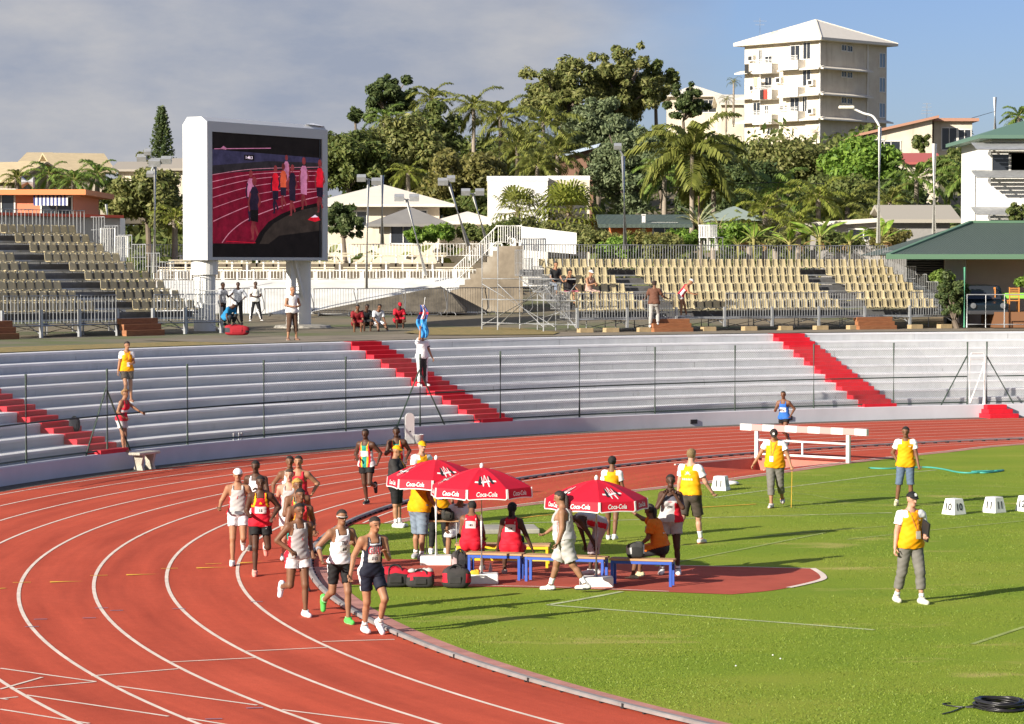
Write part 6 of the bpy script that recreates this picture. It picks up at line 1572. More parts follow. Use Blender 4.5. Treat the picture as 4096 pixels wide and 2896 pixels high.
runner(892, 1126, 966, 'person in teal, yellow and red singlet partly hidden behind the woman in a yellow cap', TOEOFF, skin='dark', H=1.72, hair=((0.010, 0.008, 0.008), 'buzz'), pack=False,
       wear=[dict(k='shorts', c=BLK, ln=.5), dict(k='singlet', c=TEAL, c2=[(0.7, .42, .02), RED2, WHT], fn=f_van, o=.015), shoes((0.75, .75, .75))])
runner(1758, 999, 884, 'person in blue singlet and black shorts running on the far side of the barrier',
       dict(lean=6, hL=(25, 0, 70), hR=(-14, 2, 50), aL=(-28, 28, 82, 20), aR=(18, 18, 110, 25), twist=6), dh=20, skin='brown', H=1.66, hair=((0.012, 0.010, 0.009), 'short'), vox=.018, pack=False,
       wear=[dict(k='shorts', c=BLK, ln=.4), dict(k='singlet', c=(0.03, 0.14, 0.50), o=.015), shoes((0.05, .05, .05))], decals=[dict(k='bib', at=(0, .23), size=(.2, .14), c=(.7, .7, .68), text=[])])

# officials in yellow shirts and other people on the infield
BLKM = M_black
DARKT = (0.06, 0.045, 0.02)
def polo(**k): return dict(dict(k='shirt', c=YEL, c2=[WHT, DARKT], fn=f_polo, lo=-.16, sl=.62), **k)
BROWN, KHAKI, DENIM = (0.065, 0.05, 0.04), (0.16, 0.15, 0.135), (0.10, 0.14, 0.21)
STAND = dict(lean=1, hL=(2, 4, 2), hR=(-2, 4, 2), aL=(4, 10, 14), aR=(4, 10, 14))
person('person in yellow shirt, black cap and grey trousers holding a clipboard under the arm', G(2041, 1352), -72, dict(lean=1, hL=(16, 3, 14), hR=(-8, 4, 10), aL=(-8, 16, 95, 20), aR=(-4, 10, 14), head=(12, 6), twist=-4), skin='pale', H=1.77, fat=1.12, belly=.3, cap=(BLK, 'front', WHT), vox=.0125, group='officials in yellow shirts',
       wear=[polo(), dict(k='shorts', c=KHAKI, ln=1.68, o=(.014, .032), hi=.1, name='trousers', wr=.0035), dict(k='socks', c=WHT, t=.8), shoes((.62, .6, .5))],
       decals=[dict(k='lanyard', end=(.05, .20), bc=(.55, .52, .45)), dict(k='shape', name='chest_logo', c=(.8, .62, .3), at=(.09, .37), polys=[[(-.03, -.01), (.03, -.01), (.03, .01), (-.03, .01)]])],
       extra=lambda r, J, s: MB().box(tuple(J['wriL'] + np.array([0.03, -0.01, 0.06])), (0.23, 0.035, 0.31), M=Matrix.Rotation(0.25, 3, 'Y')).build('clipboard', BLKM, r, bevel=.006))
person('person in yellow shirt, brown cap and rolled grey trousers in front of the barrier', G(1737, 1138), -105, dict(lean=4, hR=(10, -2, 6), hL=(-12, 2, 22), aL=(4, 22, 22), aR=(6, 30, 16), head=(8, 34)), skin='tan', H=1.78, fat=1.22, belly=.8, cap=((.03, .022, .02), 'front', WHT), group='officials in yellow shirts',
       wear=[polo(), dict(k='shorts', c=KHAKI, ln=1.55, o=(.012, .028), hi=.08, name='trousers', wr=.0035), shoes((.5, .48, .46), (.55, .2, .1))], decals=[dict(k='lanyard', end=(-.04, .19))],
       extra=lambda r, J, s: MB().tube([tuple(J['knuL'] + np.array([.02, .01, 0])), tuple(np.array([J['knuL'][0] + .05, J['knuL'][1], .03]))], .006, 5).build('measuring_tape', M_yline, r))
person('person in yellow shirt and blue denim shorts standing near the green hose', G(2030, 1134), -98, dict(lean=2, hL=(2, 3, 4), hR=(4, 7, 8), aR=(-14, 24, 62, 60), aL=(6, 12, 18), head=(-6, 10)), skin='brown', H=1.76, fat=1.08, hair=((.012, .01, .009), 'short'), group='officials in yellow shirts',
       wear=[polo(lo=-.2), dict(k='shorts', c=DENIM, ln=1.06, o=(.012, .024), name='denim_shorts'), dict(k='socks', c=WHT, t=.88), shoes((.5, .45, .3))], decals=[dict(k='shape', name='chest_logo', c=(.8, .62, .3), at=(.09, .37), polys=[[(-.03, -.01), (.03, -.01), (.03, .01), (-.03, .01)]])])
person('person with fair hair seen from behind, yellow shirt with white back print', G(1548, 1220), 62, dict(lean=2, hR=(16, 2, 6), hL=(-18, 2, 16), aL=(4, 12, 10), aR=(18, 18, 20), head=(-6, 0)), skin='pale', H=1.84, fat=1.12, hair=((.20, .13, .06), 'short'), group='officials in yellow shirts',
       wear=[polo(lo=-.1), dict(k='shorts', c=BROWN, ln=.92, o=(.016, .042)), dict(k='socks', c=WHT, t=.62), shoes((.6, .55, .52), (.55, .2, .12))],
       decals=[dict(k='shape', back=True, name='back_print', c=(.85, .75, .5), at=(0, .25), polys=[[(-.12 + .045 * i, -.016), (-.085 + .045 * i, -.018), (-.09 + .045 * i, .014), (-.118 + .045 * i, .018)] for i in range(5)]), dict(k='shape', back=True, name='back_emblem', c=(.85, .78, .55), at=(0, .36), polys=[[(-.05, -.03), (.05, -.03), (.06, -.02), (-.06, -.02)], [(-.045, -.012), (.0, -.016), (.045, -.012), (.02, .01), (.05, .03), (.01, .02), (0, .045), (-.012, .02), (-.05, .03), (-.02, .01)]])])
person('person seen from behind in yellow shirt with tied dark hair behind the right-hand parasol', G(1372, 1212), 80, dict(lean=2, hR=(-12, 0, 18), hL=(14, 0, 8), aL=(6, 12, 30), aR=(8, 12, 40)), skin='brown', H=1.64, female=True, hair=((.014, .011, .010), 'long', 'bun'), group='officials in yellow shirts',
       wear=[polo(lo=-.12), dict(k='shorts', c=BLK, c2=[WHT], fn=f_stripe, ln=.38, o=(.014, .034)), shoes((.6, .6, .6))])
person('person in dark jacket and black shorts with a yellow cap, white socks and folded arms', G(889, 1182), -14, dict(lean=-2, hL=(2, 3, 0), hR=(2, 3, 0), aL=(22, 14, 78, 30), aR=(18, 16, 84, 35), head=(0, 8)), skin='tan', H=1.66, fat=1.38, female=True, belly=.6, cap=((.75, .36, .004), 'front'),
       wear=[dict(k='shirt', c=(.028, .026, .026), c2=[YEL], fn=lambda c: ((c['fw'] > .09) & (absl(c) < .04) & (c['h'] > .5)).astype(int), lo=-.14, sl=1.4, o=1.25, name='jacket'), dict(k='shorts', c=BLK, ln=.98, o=(.012, .022), sm=4), dict(k='socks', c=WHT, t=.72), shoes((.72, .72, .72))])
person('person in yellow shirt and baggy denim shorts with grey shoes behind the left parasol', G(941, 1254), 40, dict(lean=5, hL=(4, 5, 3), hR=(-4, 5, 3), aL=(10, 12, 20), aR=(14, 8, 18)), skin='tan', H=1.76, fat=1.3, hair=((.02, .015, .012), 'short'), group='officials in yellow shirts',
       wear=[polo(c2=[YEL, DARKT], lo=-.2), dict(k='shorts', c=(.17, .22, .28), ln=1.04, o=(.018, .042), name='denim_shorts', wr=.008), SOX, shoes((.30, .30, .33))])
person('person in yellow shirt with a hanging badge and dark trousers under the left parasol', G(984, 1241), -80, dict(lean=2, hL=(2, 4, 2), hR=(0, 4, 2), aL=(8, 10, 30), aR=(8, 10, 30)), skin='brown', H=1.68, hair=((.02, .015, .012), 'short'), group='officials in yellow shirts',
       wear=[polo(c2=[YEL, YEL]), dict(k='shorts', c=BLK, ln=1.9, o=(.012, .02), name='trousers', wr=.003), shoes((.7, .7, .7))], decals=[dict(k='lanyard', end=(0, .22), bc=(.3, .32, .36))])
person('person in yellow shirt and yellow cap whose head shows above the left parasol', G(945, 1174), -60, dict(STAND, head=(0, 2)), skin='pale', H=1.70, cap=((.75, .36, .004), 'front'), group='officials in yellow shirts',
       wear=[polo(), dict(k='shorts', c=KHAKI, ln=1.0), SOX, shoes((.6, .6, .6))])
# seated and standing athletes round the benches
SITB = dict(lean=6, curl=14, hL=(84, 8, 84), hR=(84, 10, 84))
person('person with bib 183 on the back of a red sleeveless top sitting on the bench', G(1056, 1283), 85, dict(SITB, pz=.53, aL=(35, 10, 55, 10), aR=(30, 12, 50, 10), head=(14, 18)), skin='brown', H=1.64, fat=1.1, female=True, hair=((.014, .010, .009), 'short'),
       wear=[dict(k='singlet', c=REDC, c2=[(.75, .5, .5)], fn=lambda c: ((absl(c) > .118) & (np.abs(c['fw']) < .02)).astype(int), o=.02, lo=-.04, fl=0), dict(k='shorts', c=REDC, ln=.62), shoes((.4, .38, .35))],
       decals=[dict(k='bib', back=True, at=(0, .30), size=(.19, .135), c=(.72, .55, .52), text=[('183', .045, -.01, .03)]), dict(k='shape', back=True, name='name_strip', c=(.70, .50, .48), at=(0, .41), polys=[[(-.10, -.018), (.10, -.022), (.10, .016), (-.10, .02)]])])
person('person with bib 154 and a ponytail on a red sleeveless top sitting on the bench', G(1146, 1292), 85, dict(SITB, pz=.53, aL=(20, 12, 20, 0), aR=(14, 24, 8, 0), head=(-10, 6)), skin='dark', H=1.66, fat=1.12, female=True, hair=((.012, .010, .009), 'long', 'braid'),
       wear=[dict(k='singlet', c=REDC, c2=[(.75, .5, .5)], fn=lambda c: ((absl(c) > .118) & (np.abs(c['fw']) < .02)).astype(int), o=.02, lo=-.04, fl=0), dict(k='shorts', c=REDC, ln=.62), shoes((.4, .38, .35))],
       decals=[dict(k='bib', back=True, at=(0.01, .295), size=(.19, .135), c=(.72, .6, .57), text=[('154', .045, -.01, .03)]), dict(k='shape', back=True, name='name_strip', c=(.70, .50, .48), at=(.02, .405), polys=[[(-.10, -.018), (.10, -.022), (.10, .016), (-.10, .02)]])])
person('person in white t-shirt with short dark hair sitting on the far side of the benches', G(1030, 1248), -82, dict(lean=10, curl=8, hL=(80, 14, 70), hR=(84, 22, 80), pz=.50, aL=(30, 16, 40, 30), aR=(30, 20, 44, 10), head=(8, 16)), skin='olive', H=1.64, fat=1.2, female=True, hair=((.02, .014, .012), 'curly'),
       wear=[dict(k='shirt', c=(.78, .78, .8), lo=-.03, sl=.75, o=1.4, name='t_shirt'), dict(k='shorts', c=BLK, ln=.6, o=(.014, .03)), shoes((.35, .33, .3))])
person('person in grey and white athletics kit with long dark hair striding past the right-hand parasol', G(1266, 1326), 172, dict(lean=4, hR=(20, 2, 4), hL=(-20, 2, 14), aL=(2, 10, 18), aR=(30, 12, 26), head=(0, 10)), skin='olive', H=1.68, fat=1.36, female=True, belly=.5, hair=((.03, .018, .014), 'long', 'braid'),
       wear=[dict(k='shorts', c=(.42, .41, .395), c2=[(.6, .45, .42)], fn=lambda c: ((np.abs(c['fw']) < .012)).astype(int), ln=.92, o=(.02, .055), wr=.008), dict(k='singlet', c=(.44, .43, .42), c2=[WHT, REDC], fn=lambda c: np.where((c['h'] < .16) & (c['fw'] > .05), 1, np.where((c['fw'] > .05) & (c['fw'] < .085) & (c['h'] > .2) & (c['h'] < .6), 2, 0)), o=.022, lo=-.06), dict(k='socks', c=WHT, t=.66), shoes((.68, .66, .62), (.1, .1, .1))])
person('person in pale grey athletics kit bending forward behind the white parasol pole', G(1346, 1290), 188, dict(lean=66, curl=18, hL=(26, 4, 22), hR=(10, 4, 14), aL=(48, 6, 8), aR=(60, 6, 8), head=(0, 30)), skin='dark', H=1.62, fat=1.1, female=True, hair=((.014, .010, .009), 'long', 'bun'),
       wear=[dict(k='singlet', c=(.46, .42, .43), c2=[REDC], fn=f_side, o=.018), dict(k='shorts', c=(.48, .42, .43), ln=1.3, o=(.014, .028), name='trousers', wr=.003), shoes((.7, .68, .68))])
person('person in bright orange shirt sitting on the blue bench and reaching up to the parasol', G(1481, 1297), 160, dict(lean=14, curl=6, hL=(78, 8, 70), hR=(82, 8, 78), pz=.55, aR=(118, 14, 20, 0), aL=(30, 10, 40, 10), head=(-14, 0)), skin='brown', H=1.64, fat=1.1, female=True, hair=((.018, .012, .010), 'long', 'tail'),
       wear=[dict(k='shirt', c=(.72, .17, .012), lo=-.05, sl=.7, o=1.3, name='t_shirt', wr=.008), dict(k='shorts', c=(.03, .03, .035), ln=.9), shoes((.55, .5, .3), (.15, .15, .15))],
       decals=[dict(k='shape', back=True, name='back_print', c=(.75, .5, .35), at=(.02, .22), polys=[[(-.06, -.012), (-.01, -.016), (-.012, .012), (-.05, .015)], [(.01, -.014), (.06, -.01), (.05, .012), (.012, .01)]])])
person('person in grey and red singlet with bib 290 holding both hands up to the face', G(1503, 1288), -96, dict(lean=0, hL=(2, 3, 2), hR=(4, 4, 4), aL=(38, 14, 132, 28), aR=(38, 14, 132, 28), head=(6, -2)), skin='dark', H=1.72, fat=1.12, female=True, hair=((.014, .010, .009), 'short'), fist=.25,
       wear=[dict(k='shorts', c=(.40, .37, .36), ln=.5, o=(.014, .035)), dict(k='singlet', c=(.46, .44, .44), c2=[REDC, (.1, .1, .13)], fn=lambda c: np.where((c['h'] > .68), 2, np.where((c['lat'] > .07) & (c['h'] < .62), 1, 0)), o=.02, lo=-.08), SOX, shoes((.7, .7, .68))],
       decals=[dict(k='text', body='290', h=.045, at=(-.01, .24), c=BLK, bold=.02), dict(k='shape', name='emblem', c=(.6, .3, .3), at=(.0, .335), polys=[[(-.04, -.008), (.03, -.02), (.04, 0), (.01, .015), (-.02, .014)]])])
# on the terrace
def terr(u, k): # point on terrace step k (0 = foot of the terrace) under picture column u
    R = RB + TREAD * k - 0.36 if k > 0 else 47.55
    z = ZB + RISE * k
    a = min(np.arange(98, 170, 0.02), key=lambda q: abs(1148 + FPX * pol(R, q).x / pol(R, q).y - u))
    return pol(R, float(a), z)
person('person in yellow shirt and brown shorts walking down the white terrace steps', terr(283, 4) , -70, dict(lean=3, hL=(4, 2, 4), hR=(22, -4, 50), aL=(14, 8, 78, 30), aR=(0, 12, 12), head=(10, 8)), skin='tan', H=1.70, female=True, hair=((.03, .018, .014), 'long', 'bun'), vox=.017, group='officials in yellow shirts',
       wear=[polo(), dict(k='shorts', c=BROWN, ln=.62, o=(.014, .035)), shoes((.25, .12, .08))], decals=[dict(k='lanyard', end=(.02, .2))])
person('person with curly fair hair in red top and white shorts leaning on the fence rail', terr(272, 0), -25, dict(lean=10, hL=(4, 3, 4), hR=(14, 3, 8), aL=(62, 6, 8), aR=(-5, 12, 70, 20), head=(-10, 0)), skin='tan', H=1.66, fat=1.0, female=True, hair=((.30, .17, .07), 'big'), vox=.017,
       wear=[dict(k='singlet', c=(.62, .02, .05), c2=[WHT], fn=lambda c: ((c['h'] < .5) & (c['h'] > .36)).astype(int), o=.016), dict(k='shorts', c=(.62, .62, .62), ln=.6, o=(.014, .034)), shoes((.4, .2, .12))],
       extra=lambda r, J, s: MB().box(tuple(J['pel'] + np.array([-.06, .18, -.02])), (.14, .09, .12)).build('belt_bag', cloth((.03, .03, .05)), r, bevel=.02))
person('person in white shirt and black trousers holding up a blue flag on the red stairway', terr(946, 4), -55, dict(lean=0, hL=(2, 4, 2), hR=(6, 4, 3), aR=(120, 12, 60, 10), aL=(4, 18, 12)), skin='tan', H=1.74, fat=1.1, hair=((.06, .04, .03), 'short'), vox=.017,
       wear=[dict(k='shirt', c=WHT, c2=[(.08, .08, .12)], fn=lambda c: (np.char.startswith(c['lab'], 'ua') & (c['t'] > .45)).astype(int), lo=-.14, sl=.7, o=1.2, name='t_shirt'), dict(k='shorts', c=BLK, c2=[WHT], fn=lambda c: ((np.char.startswith(c['lab'], 'th') | np.char.startswith(c['lab'], 'sh')) & (absl(c) > .12)).astype(int), ln=1.92, o=(.014, .026), name='trousers', wr=.003), shoes((.7, .7, .7))])
# on the earth platform above the terrace
PZ = TOPZ
def plat(u, v, z=PZ): return G(u, v, z)
person('person in white sleeveless shirt and brown trousers watching from the top of the terrace', plat(655, 764), -60, dict(lean=1, hL=(2, 4, 2), hR=(4, 5, 4), aL=(12, 16, 84, 45), aR=(12, 16, 84, 45), head=(10, 4)), skin='tan', H=1.80, fat=1.08, hair=((.16, .12, .09), 'buzz'), vox=.018,
       wear=[dict(k='shirt', c=(.74, .74, .74), lo=-.14, sl=.22, o=1.1, name='sleeveless_shirt'), dict(k='shorts', c=(.10, .055, .035), ln=1.5, o=(.012, .026), name='trousers', wr=.003), shoes((.18, .1, .07))])
person('person in white shirt with hands on hips beside the screen post', plat(534, 728, 2.95), -80, dict(STAND, aL=(-8, 38, 88, 55), aR=(-8, 38, 88, 55)), skin='dark', H=1.72, hair=((.012, .01, .009), 'buzz'), vox=.02,
       wear=[dict(k='shirt', c=(.52, .55, .62), lo=-.08, sl=1.3, name='t_shirt'), dict(k='shorts', c=(.02, .02, .024), ln=1.92, name='trousers', wr=.003), shoes((.05, .05, .05))])
person('person in white jersey and striped black trousers standing under the screen', plat(573, 722, 2.95), -70, dict(STAND, hL=(2, 12, 2), hR=(2, 10, 2), aL=(10, 10, 80, 40), aR=(10, 12, 84, 40)), skin='dark', H=1.72, hair=((.012, .01, .009), 'buzz'), vox=.02,
       wear=[dict(k='shirt', c=(.74, .74, .72), lo=-.16, sl=.7, o=1.3, name='t_shirt'), dict(k='shorts', c=(.02, .02, .024), c2=[WHT], fn=lambda c: ((absl(c) > .1) & (np.abs(c['fw']) < .05) & (c['h'] < -.05)).astype(int), ln=1.92, o=(.014, .03), name='trousers', wr=.003), shoes((.6, .6, .6))])
person('person in pale shirt half hidden behind the thick screen post', plat(499, 730, 2.95), -30, dict(STAND, aL=(30, 8, 90, 20)), skin='dark', H=1.72, hair=((.012, .01, .009), 'short'), vox=.022,
       wear=[dict(k='shirt', c=(.55, .57, .62), lo=-.1, sl=.7, name='t_shirt'), dict(k='shorts', c=(.03, .03, .035), ln=1.9, name='trousers', wr=.003), shoes((.05, .05, .05))])
person('person in blue shirt and white hat crouching beside a red bag', plat(506, 742, 2.95), -40, dict(lean=30, curl=20, hL=(110, 8, 130), hR=(100, 10, 120), aL=(50, 10, 30), aR=(45, 10, 30), head=(0, 10)), skin='dark', H=1.70, cap=(WHT, None), vox=.022,
       wear=[dict(k='shirt', c=(.02, .20, .42), lo=-.1, sl=.7, name='t_shirt'), dict(k='shorts', c=(.03, .03, .035), ln=1.8, name='trousers', wr=.003), shoes((.05, .05, .05))])
SITG = dict(lean=12, curl=22, hL=(104, 6, 112), hR=(98, 8, 108), pz=.26, aL=(48, 8, 40, 20), aR=(46, 8, 50, 20))
for (u, v, hd, lab, col, sc, P2, kw) in (
        (800, 740, -80, 'person in dark red top sitting on the ground in the shade holding a cup', (.22, .015, .02), 'brown', {}, dict(hair=((.012, .01, .009), 'short'))),
        (818, 738, -70, 'person in black top sitting second in the shaded row on the ground', (.02, .02, .024), 'dark', {}, dict(hair=((.012, .01, .009), 'short'))),
        (843, 738, -60, 'person in white shirt sitting with legs stretched in the shade', (.55, .56, .60), 'brown', dict(hL=(88, 6, 40), hR=(88, 8, 60)), dict(hair=((.012, .01, .009), 'short'))),
        (893, 732, -75, 'person in red tracksuit and red cap sitting on the ground below the barriers', (.45, .012, .03), 'dark', {}, dict(cap=((.5, .01, .03), 'front')))):
    person(lab, plat(u, v, 2.92), hd, dict(SITG, **P2), skin=sc, H=1.72, fat=1.1, vox=.022, group='spectators sitting in the shade',
           wear=[dict(k='shirt', c=col, lo=-.1, sl=.75, name='t_shirt', o=1.2), dict(k='shorts', c=(.02, .02, .022), ln=.95, name='shorts'), shoes((.3, .3, .3))], **kw)
lumpy_bag('dark_bag', 'black bag left on the left-hand red stairway', terr(165, 2), .1, (.30, .26, .36), ((.02, .022, .03),) * 3, seed=11)
# spectators in the right-hand grandstand and on its steps
S, zs_ = RS_R
def seatpos(u, k): d = S.tr * k; p = S.P(S.s_at(u, d), d - .02); return Vector((p.x, p.y, zs_[k] - .40))
SITS = dict(lean=4, curl=8, hL=(84, 6, 78), hR=(84, 6, 80), pz=.50)
person('person in dark shirt sitting at the left end of the grandstand behind the side rail', seatpos(1243, 3), -65, dict(SITS, aL=(20, 8, 50, 10), aR=(20, 8, 50, 10)), skin='tan', H=1.72, hair=((.02, .015, .012), 'short'), vox=.02, group='spectators in the grandstand', wear=[dict(k='shirt', c=(.03, .03, .035), lo=-.04, sl=.7, name='t_shirt'), dict(k='shorts', c=(.2, .25, .35), ln=1.6, name='trousers'), shoes((.4, .4, .4))])
person('person in black top shading the eyes with a raised arm in the grandstand', seatpos(1276, 2), -50, dict(SITS, lean=-4, aR=(70, 40, 130, 10), aL=(20, 10, 20, 0)), skin='tan', H=1.74, hair=((.015, .012, .010), 'curly'), vox=.02, group='spectators in the grandstand', wear=[dict(k='shirt', c=(.02, .018, .02), lo=-.04, sl=.7, name='t_shirt'), dict(k='shorts', c=(.35, .10, .14), ln=.95), shoes((.3, .3, .3))])
person('person in white cap with bare arms sitting in the grandstand', seatpos(1320, 2), -50, dict(SITS, aR=(40, 10, 90, 40), aL=(35, 10, 80, 40)), skin='tan', H=1.72, cap=(WHT, 'front'), vox=.02, group='spectators in the grandstand', wear=[dict(k='singlet', c=(.45, .30, .25), lo=-.04), dict(k='shorts', c=(.06, .06, .07), ln=.9), shoes((.3, .3, .3))])
pp = S.P(S.s_at(1475, -1.1), -.8, TOPZ + .17)
person('person in brown shirt and pale trousers climbing the wooden steps of the grandstand', pp, 80, dict(lean=6, hL=(2, 4, 4), hR=(28, 4, 46), aL=(16, 26, 50, -10), aR=(24, 30, 40, -20), head=(-6, 8)), skin='brown', H=1.74, fat=1.12, hair=((.03, .015, .01), 'curly'), vox=.018, wear=[dict(k='shirt', c=(.13, .055, .035), lo=-.18, sl=.72, o=1.3, name='t_shirt'), dict(k='shorts', c=(.40, .38, .36), ln=1.9, o=(.014, .032), name='trousers'), shoes((.7, .7, .7))])
pp = S.P(S.s_at(1528, -.3), -.25, zs_[0] - .30)
person('person in red top, white cap and white shorts bending over the front row of seats', pp, -10, dict(lean=34, curl=6, hL=(20, 6, 10), hR=(6, 6, 8), aL=(50, 8, 70, 20), aR=(54, 8, 60, 10), head=(0, 6)), skin='tan', H=1.60, female=True, cap=((.7, .7, .7), 'front'), vox=.018, wear=[dict(k='singlet', c=(.60, .02, .05), c2=[WHT], fn=f_side, lo=-.1), dict(k='shorts', c=(.62, .6, .6), ln=.4), shoes((.6, .6, .6))])
lumpy_bag('red_bag', 'red holdall with dark ends lying at the foot of the screen post', plat(531, 752, 2.92), .1, (.85, .4, .36), ((.35, .02, .03), (.35, .02, .03), (.05, .05, .06)), seed=12)
lumpy_bag('yellow_bag', 'yellow plastic bag held by the spectators sitting in the shade', plat(832, 730, 2.92), 0, (.30, .2, .3), ((.5, .45, .05),) * 3, seed=13, strap=False)
# ---------------------------------------------------------------- houses on the hill
M_glass = mat('dark_window_glass', (.03, .035, .045), .12, spec=.6)
M_cream = mat('cream_render', (.66, .58, .46), .85, noise=.06, nscale=.8); M_whiter = mat('white_render', (.76, .74, .70), .8, noise=.05, nscale=.6)
base(M_cream, mixc(M_cream, 1.0, noise_ramp(M_cream, .8, [(.3, (.58, .50, .40)), (.65, (.67, .60, .49))], detail=3), noise_ramp(M_cream, 2.0, [(.28, (.80, .78, .74)), (.45, (1, 1, 1))], stretch=(1, 1, .12)), 'MULTIPLY'))
M_roofw = mat('pale_roof', (.68, .63, .55), .6, noise=.05, nscale=2); M_roofb = mat('beige_roof', (.50, .40, .25), .8, noise=.1, nscale=2)
def ridged(name, col, scale, axis='X'):
    m = mat(name, col, .55); nt = m.node_tree; b = nt.nodes['Principled BSDF']; t = nt.nodes.new('ShaderNodeTexCoord'); w = nt.nodes.new('ShaderNodeTexWave'); w.bands_direction = axis
    w.inputs['Scale'].default_value = scale; bp = nt.nodes.new('ShaderNodeBump'); bp.inputs['Strength'].default_value = .9; bp.inputs['Distance'].default_value = .06
    nt.links.new(t.outputs['Object'], w.inputs['Vector']); nt.links.new(w.outputs['Fac'], bp.inputs['Height']); nt.links.new(bp.outputs[0], b.inputs['Normal']); return m
M_roofg = ridged('green_metal_roof', (.09, .125, .105), 5.0); M_roofgrey = mat('grey_metal_roof', (.22, .21, .2), .6, noise=.1, nscale=1); M_roofred = pm('red_roof', (.40, .10, .09), .7)
M_orange = mat('orange_render', (.62, .20, .06), .8, noise=.06, nscale=1)
def win(mb_f, mb_g, c, w, h, M, d=.06):
    """frame ring and glass on a wall with frame matrix M (x along, y out, z up)"""
    P = lambda x, y, z: Vector(c) + M @ Vector((x, y, z))
    mb_g.add([P(-w / 2, d * .3, -h / 2), P(w / 2, d * .3, -h / 2), P(w / 2, d * .3, h / 2), P(-w / 2, d * .3, h / 2)], [(0, 1, 2, 3)])
    for (x, z, sx, sz) in ((0, h / 2, w + .12, .07), (0, -h / 2, w + .16, .09), (-w / 2, 0, .07, h), (w / 2, 0, .07, h), (0, 0, .05, h)):
        mb_f.box(P(x, d * .5, z), (sx, d, sz), M=M)
def house(name, label, u0, u1, vt, vb, Y, dep, wall, roof, kind='hip', rh=1.2, eave=.4, wins=(), rz=0.0, cat='house', zb=None):
    a, b = at(u0, vt, Y), at(u1, vt, Y); zt = a.z; zl_ = at(u0, vb, Y).z if zb is None else zb; w = (b.x - a.x); c = Vector(((a.x + b.x) / 2, Y + dep / 2, zl_))
    t = thing(name, label, cat, c, rz); h = zt - zl_
    m = MB(); dn_ = .4 if 'hut' in name else 3; m.box((0, 0, h / 2 - dn_ / 2), (w, dep, h + dn_)); m.build('walls', wall, t)
    W, D = w / 2 + eave, dep / 2 + eave; r = MB()
    if kind == 'hip':
        rl = max(0.05, W - D) if W > D else .05; rd = 0 if W >= D else D - W
        vs = [(-W, -D, h), (W, -D, h), (W, D, h), (-W, D, h), (-rl, -rd, h + rh), (rl, -rd, h + rh), (rl, rd, h + rh), (-rl, rd, h + rh), (-W, -D, h - .16), (W, -D, h - .16), (W, D, h - .16), (-W, D, h - .16)]
        r.add(vs, [(0, 1, 5, 4), (1, 2, 6, 5), (2, 3, 7, 6), (3, 0, 4, 7), (8, 9, 1, 0), (9, 10, 2, 1), (10, 11, 3, 2), (11, 8, 0, 3), (11, 10, 9, 8)] + ([(4, 5, 6, 7)] if rd > 0 else []))
    elif kind == 'gable':
        for y0, y1, z0, z1 in ((-D, 0, h, h + rh), (D, 0, h, h + rh)): r.add([(-W, y0, z0), (W, y0, z0), (W, y1, z1), (-W, y1, z1), (-W, y0, z0 - .18), (W, y0, z0 - .18), (W, y1, z1 - .18), (-W, y1, z1 - .18)], [(0, 1, 2, 3), (7, 6, 5, 4), (4, 5, 1, 0), (1, 5, 6, 2), (0, 3, 7, 4)])
        m = MB(); 
        for sx in (-1, 1): m.add([(sx * (w / 2), -dep / 2, h), (sx * (w / 2), dep / 2, h), (sx * (w / 2), 0, h + rh * .92)], [(0, 1, 2)])
        m.build('gable_wall', wall, t)
    elif kind == 'shed':
        r.add([(-W, -D, h), (W, -D, h + rh), (W, D, h + rh), (-W, D, h), (-W, -D, h + .22), (W, -D, h + rh + .22), (W, D, h + rh + .22), (-W, D, h + .22)], [(3, 2, 1, 0), (4, 5, 6, 7), (0, 1, 5, 4), (1, 2, 6, 5), (2, 3, 7, 6), (3, 0, 4, 7)])
        m = MB(); m.add([(-w / 2, -dep / 2, h), (w / 2, -dep / 2, h), (w / 2, -dep / 2, h + rh)], [(0, 1, 2)]); m.build('gable_wall', wall, t)
    else: r.box((0, 0, h + .12), (2 * W, 2 * D, .26))
    r.build('roof', roof, t)
    for (fx, fz, ww, hh) in wins:
        f, g = MB(), MB(); win(f, g, (fx * w, -dep / 2 - .0, fz * h), ww, hh, Matrix.Rotation(0, 3, 'Z') @ Matrix(((1, 0, 0), (0, -1, 0), (0, 0, 1))))
        wo = f.build('window', M_whiter, t); g.build('pane', M_glass, wo)
    return t
# five storey apartment block on the hill
C0 = at(1838, 300, 280); dL, dR = Vector((-.69, .724, 0)), Vector((.724, .69, 0)); LL_, LR_ = 10.3, 10.9
t = thing('apartment_block', 'tall cream apartment block with a pyramid roof and slim awnings on the hill', 'building', (C0.x, C0.y, 18.6), 0)
zc = lambda v: CH + (595.4 - v) / FPX * 280 - 18.6
zE, zA = zc(93), zc(40)
m = MB(); q = [Vector((0, 0, 0)), dR * LR_, dR * LR_ + dL * LL_, dL * LL_]
m.add([p + Vector((0, 0, -4)) for p in q] + [p + Vector((0, 0, zE)) for p in q], [(3, 2, 1, 0), (4, 5, 6, 7), (0, 1, 5, 4), (1, 2, 6, 5), (2, 3, 7, 6), (3, 0, 4, 7)]); m.build('walls', M_cream, t)
ov = .85; q2 = [-dR * ov - dL * ov, dR * (LR_ + ov) - dL * ov, dR * (LR_ + ov) + dL * (LL_ + ov), -dR * ov + dL * (LL_ + ov)]; ap = dR * LR_ / 2 + dL * LL_ / 2 + Vector((0, 0, zA + .35))
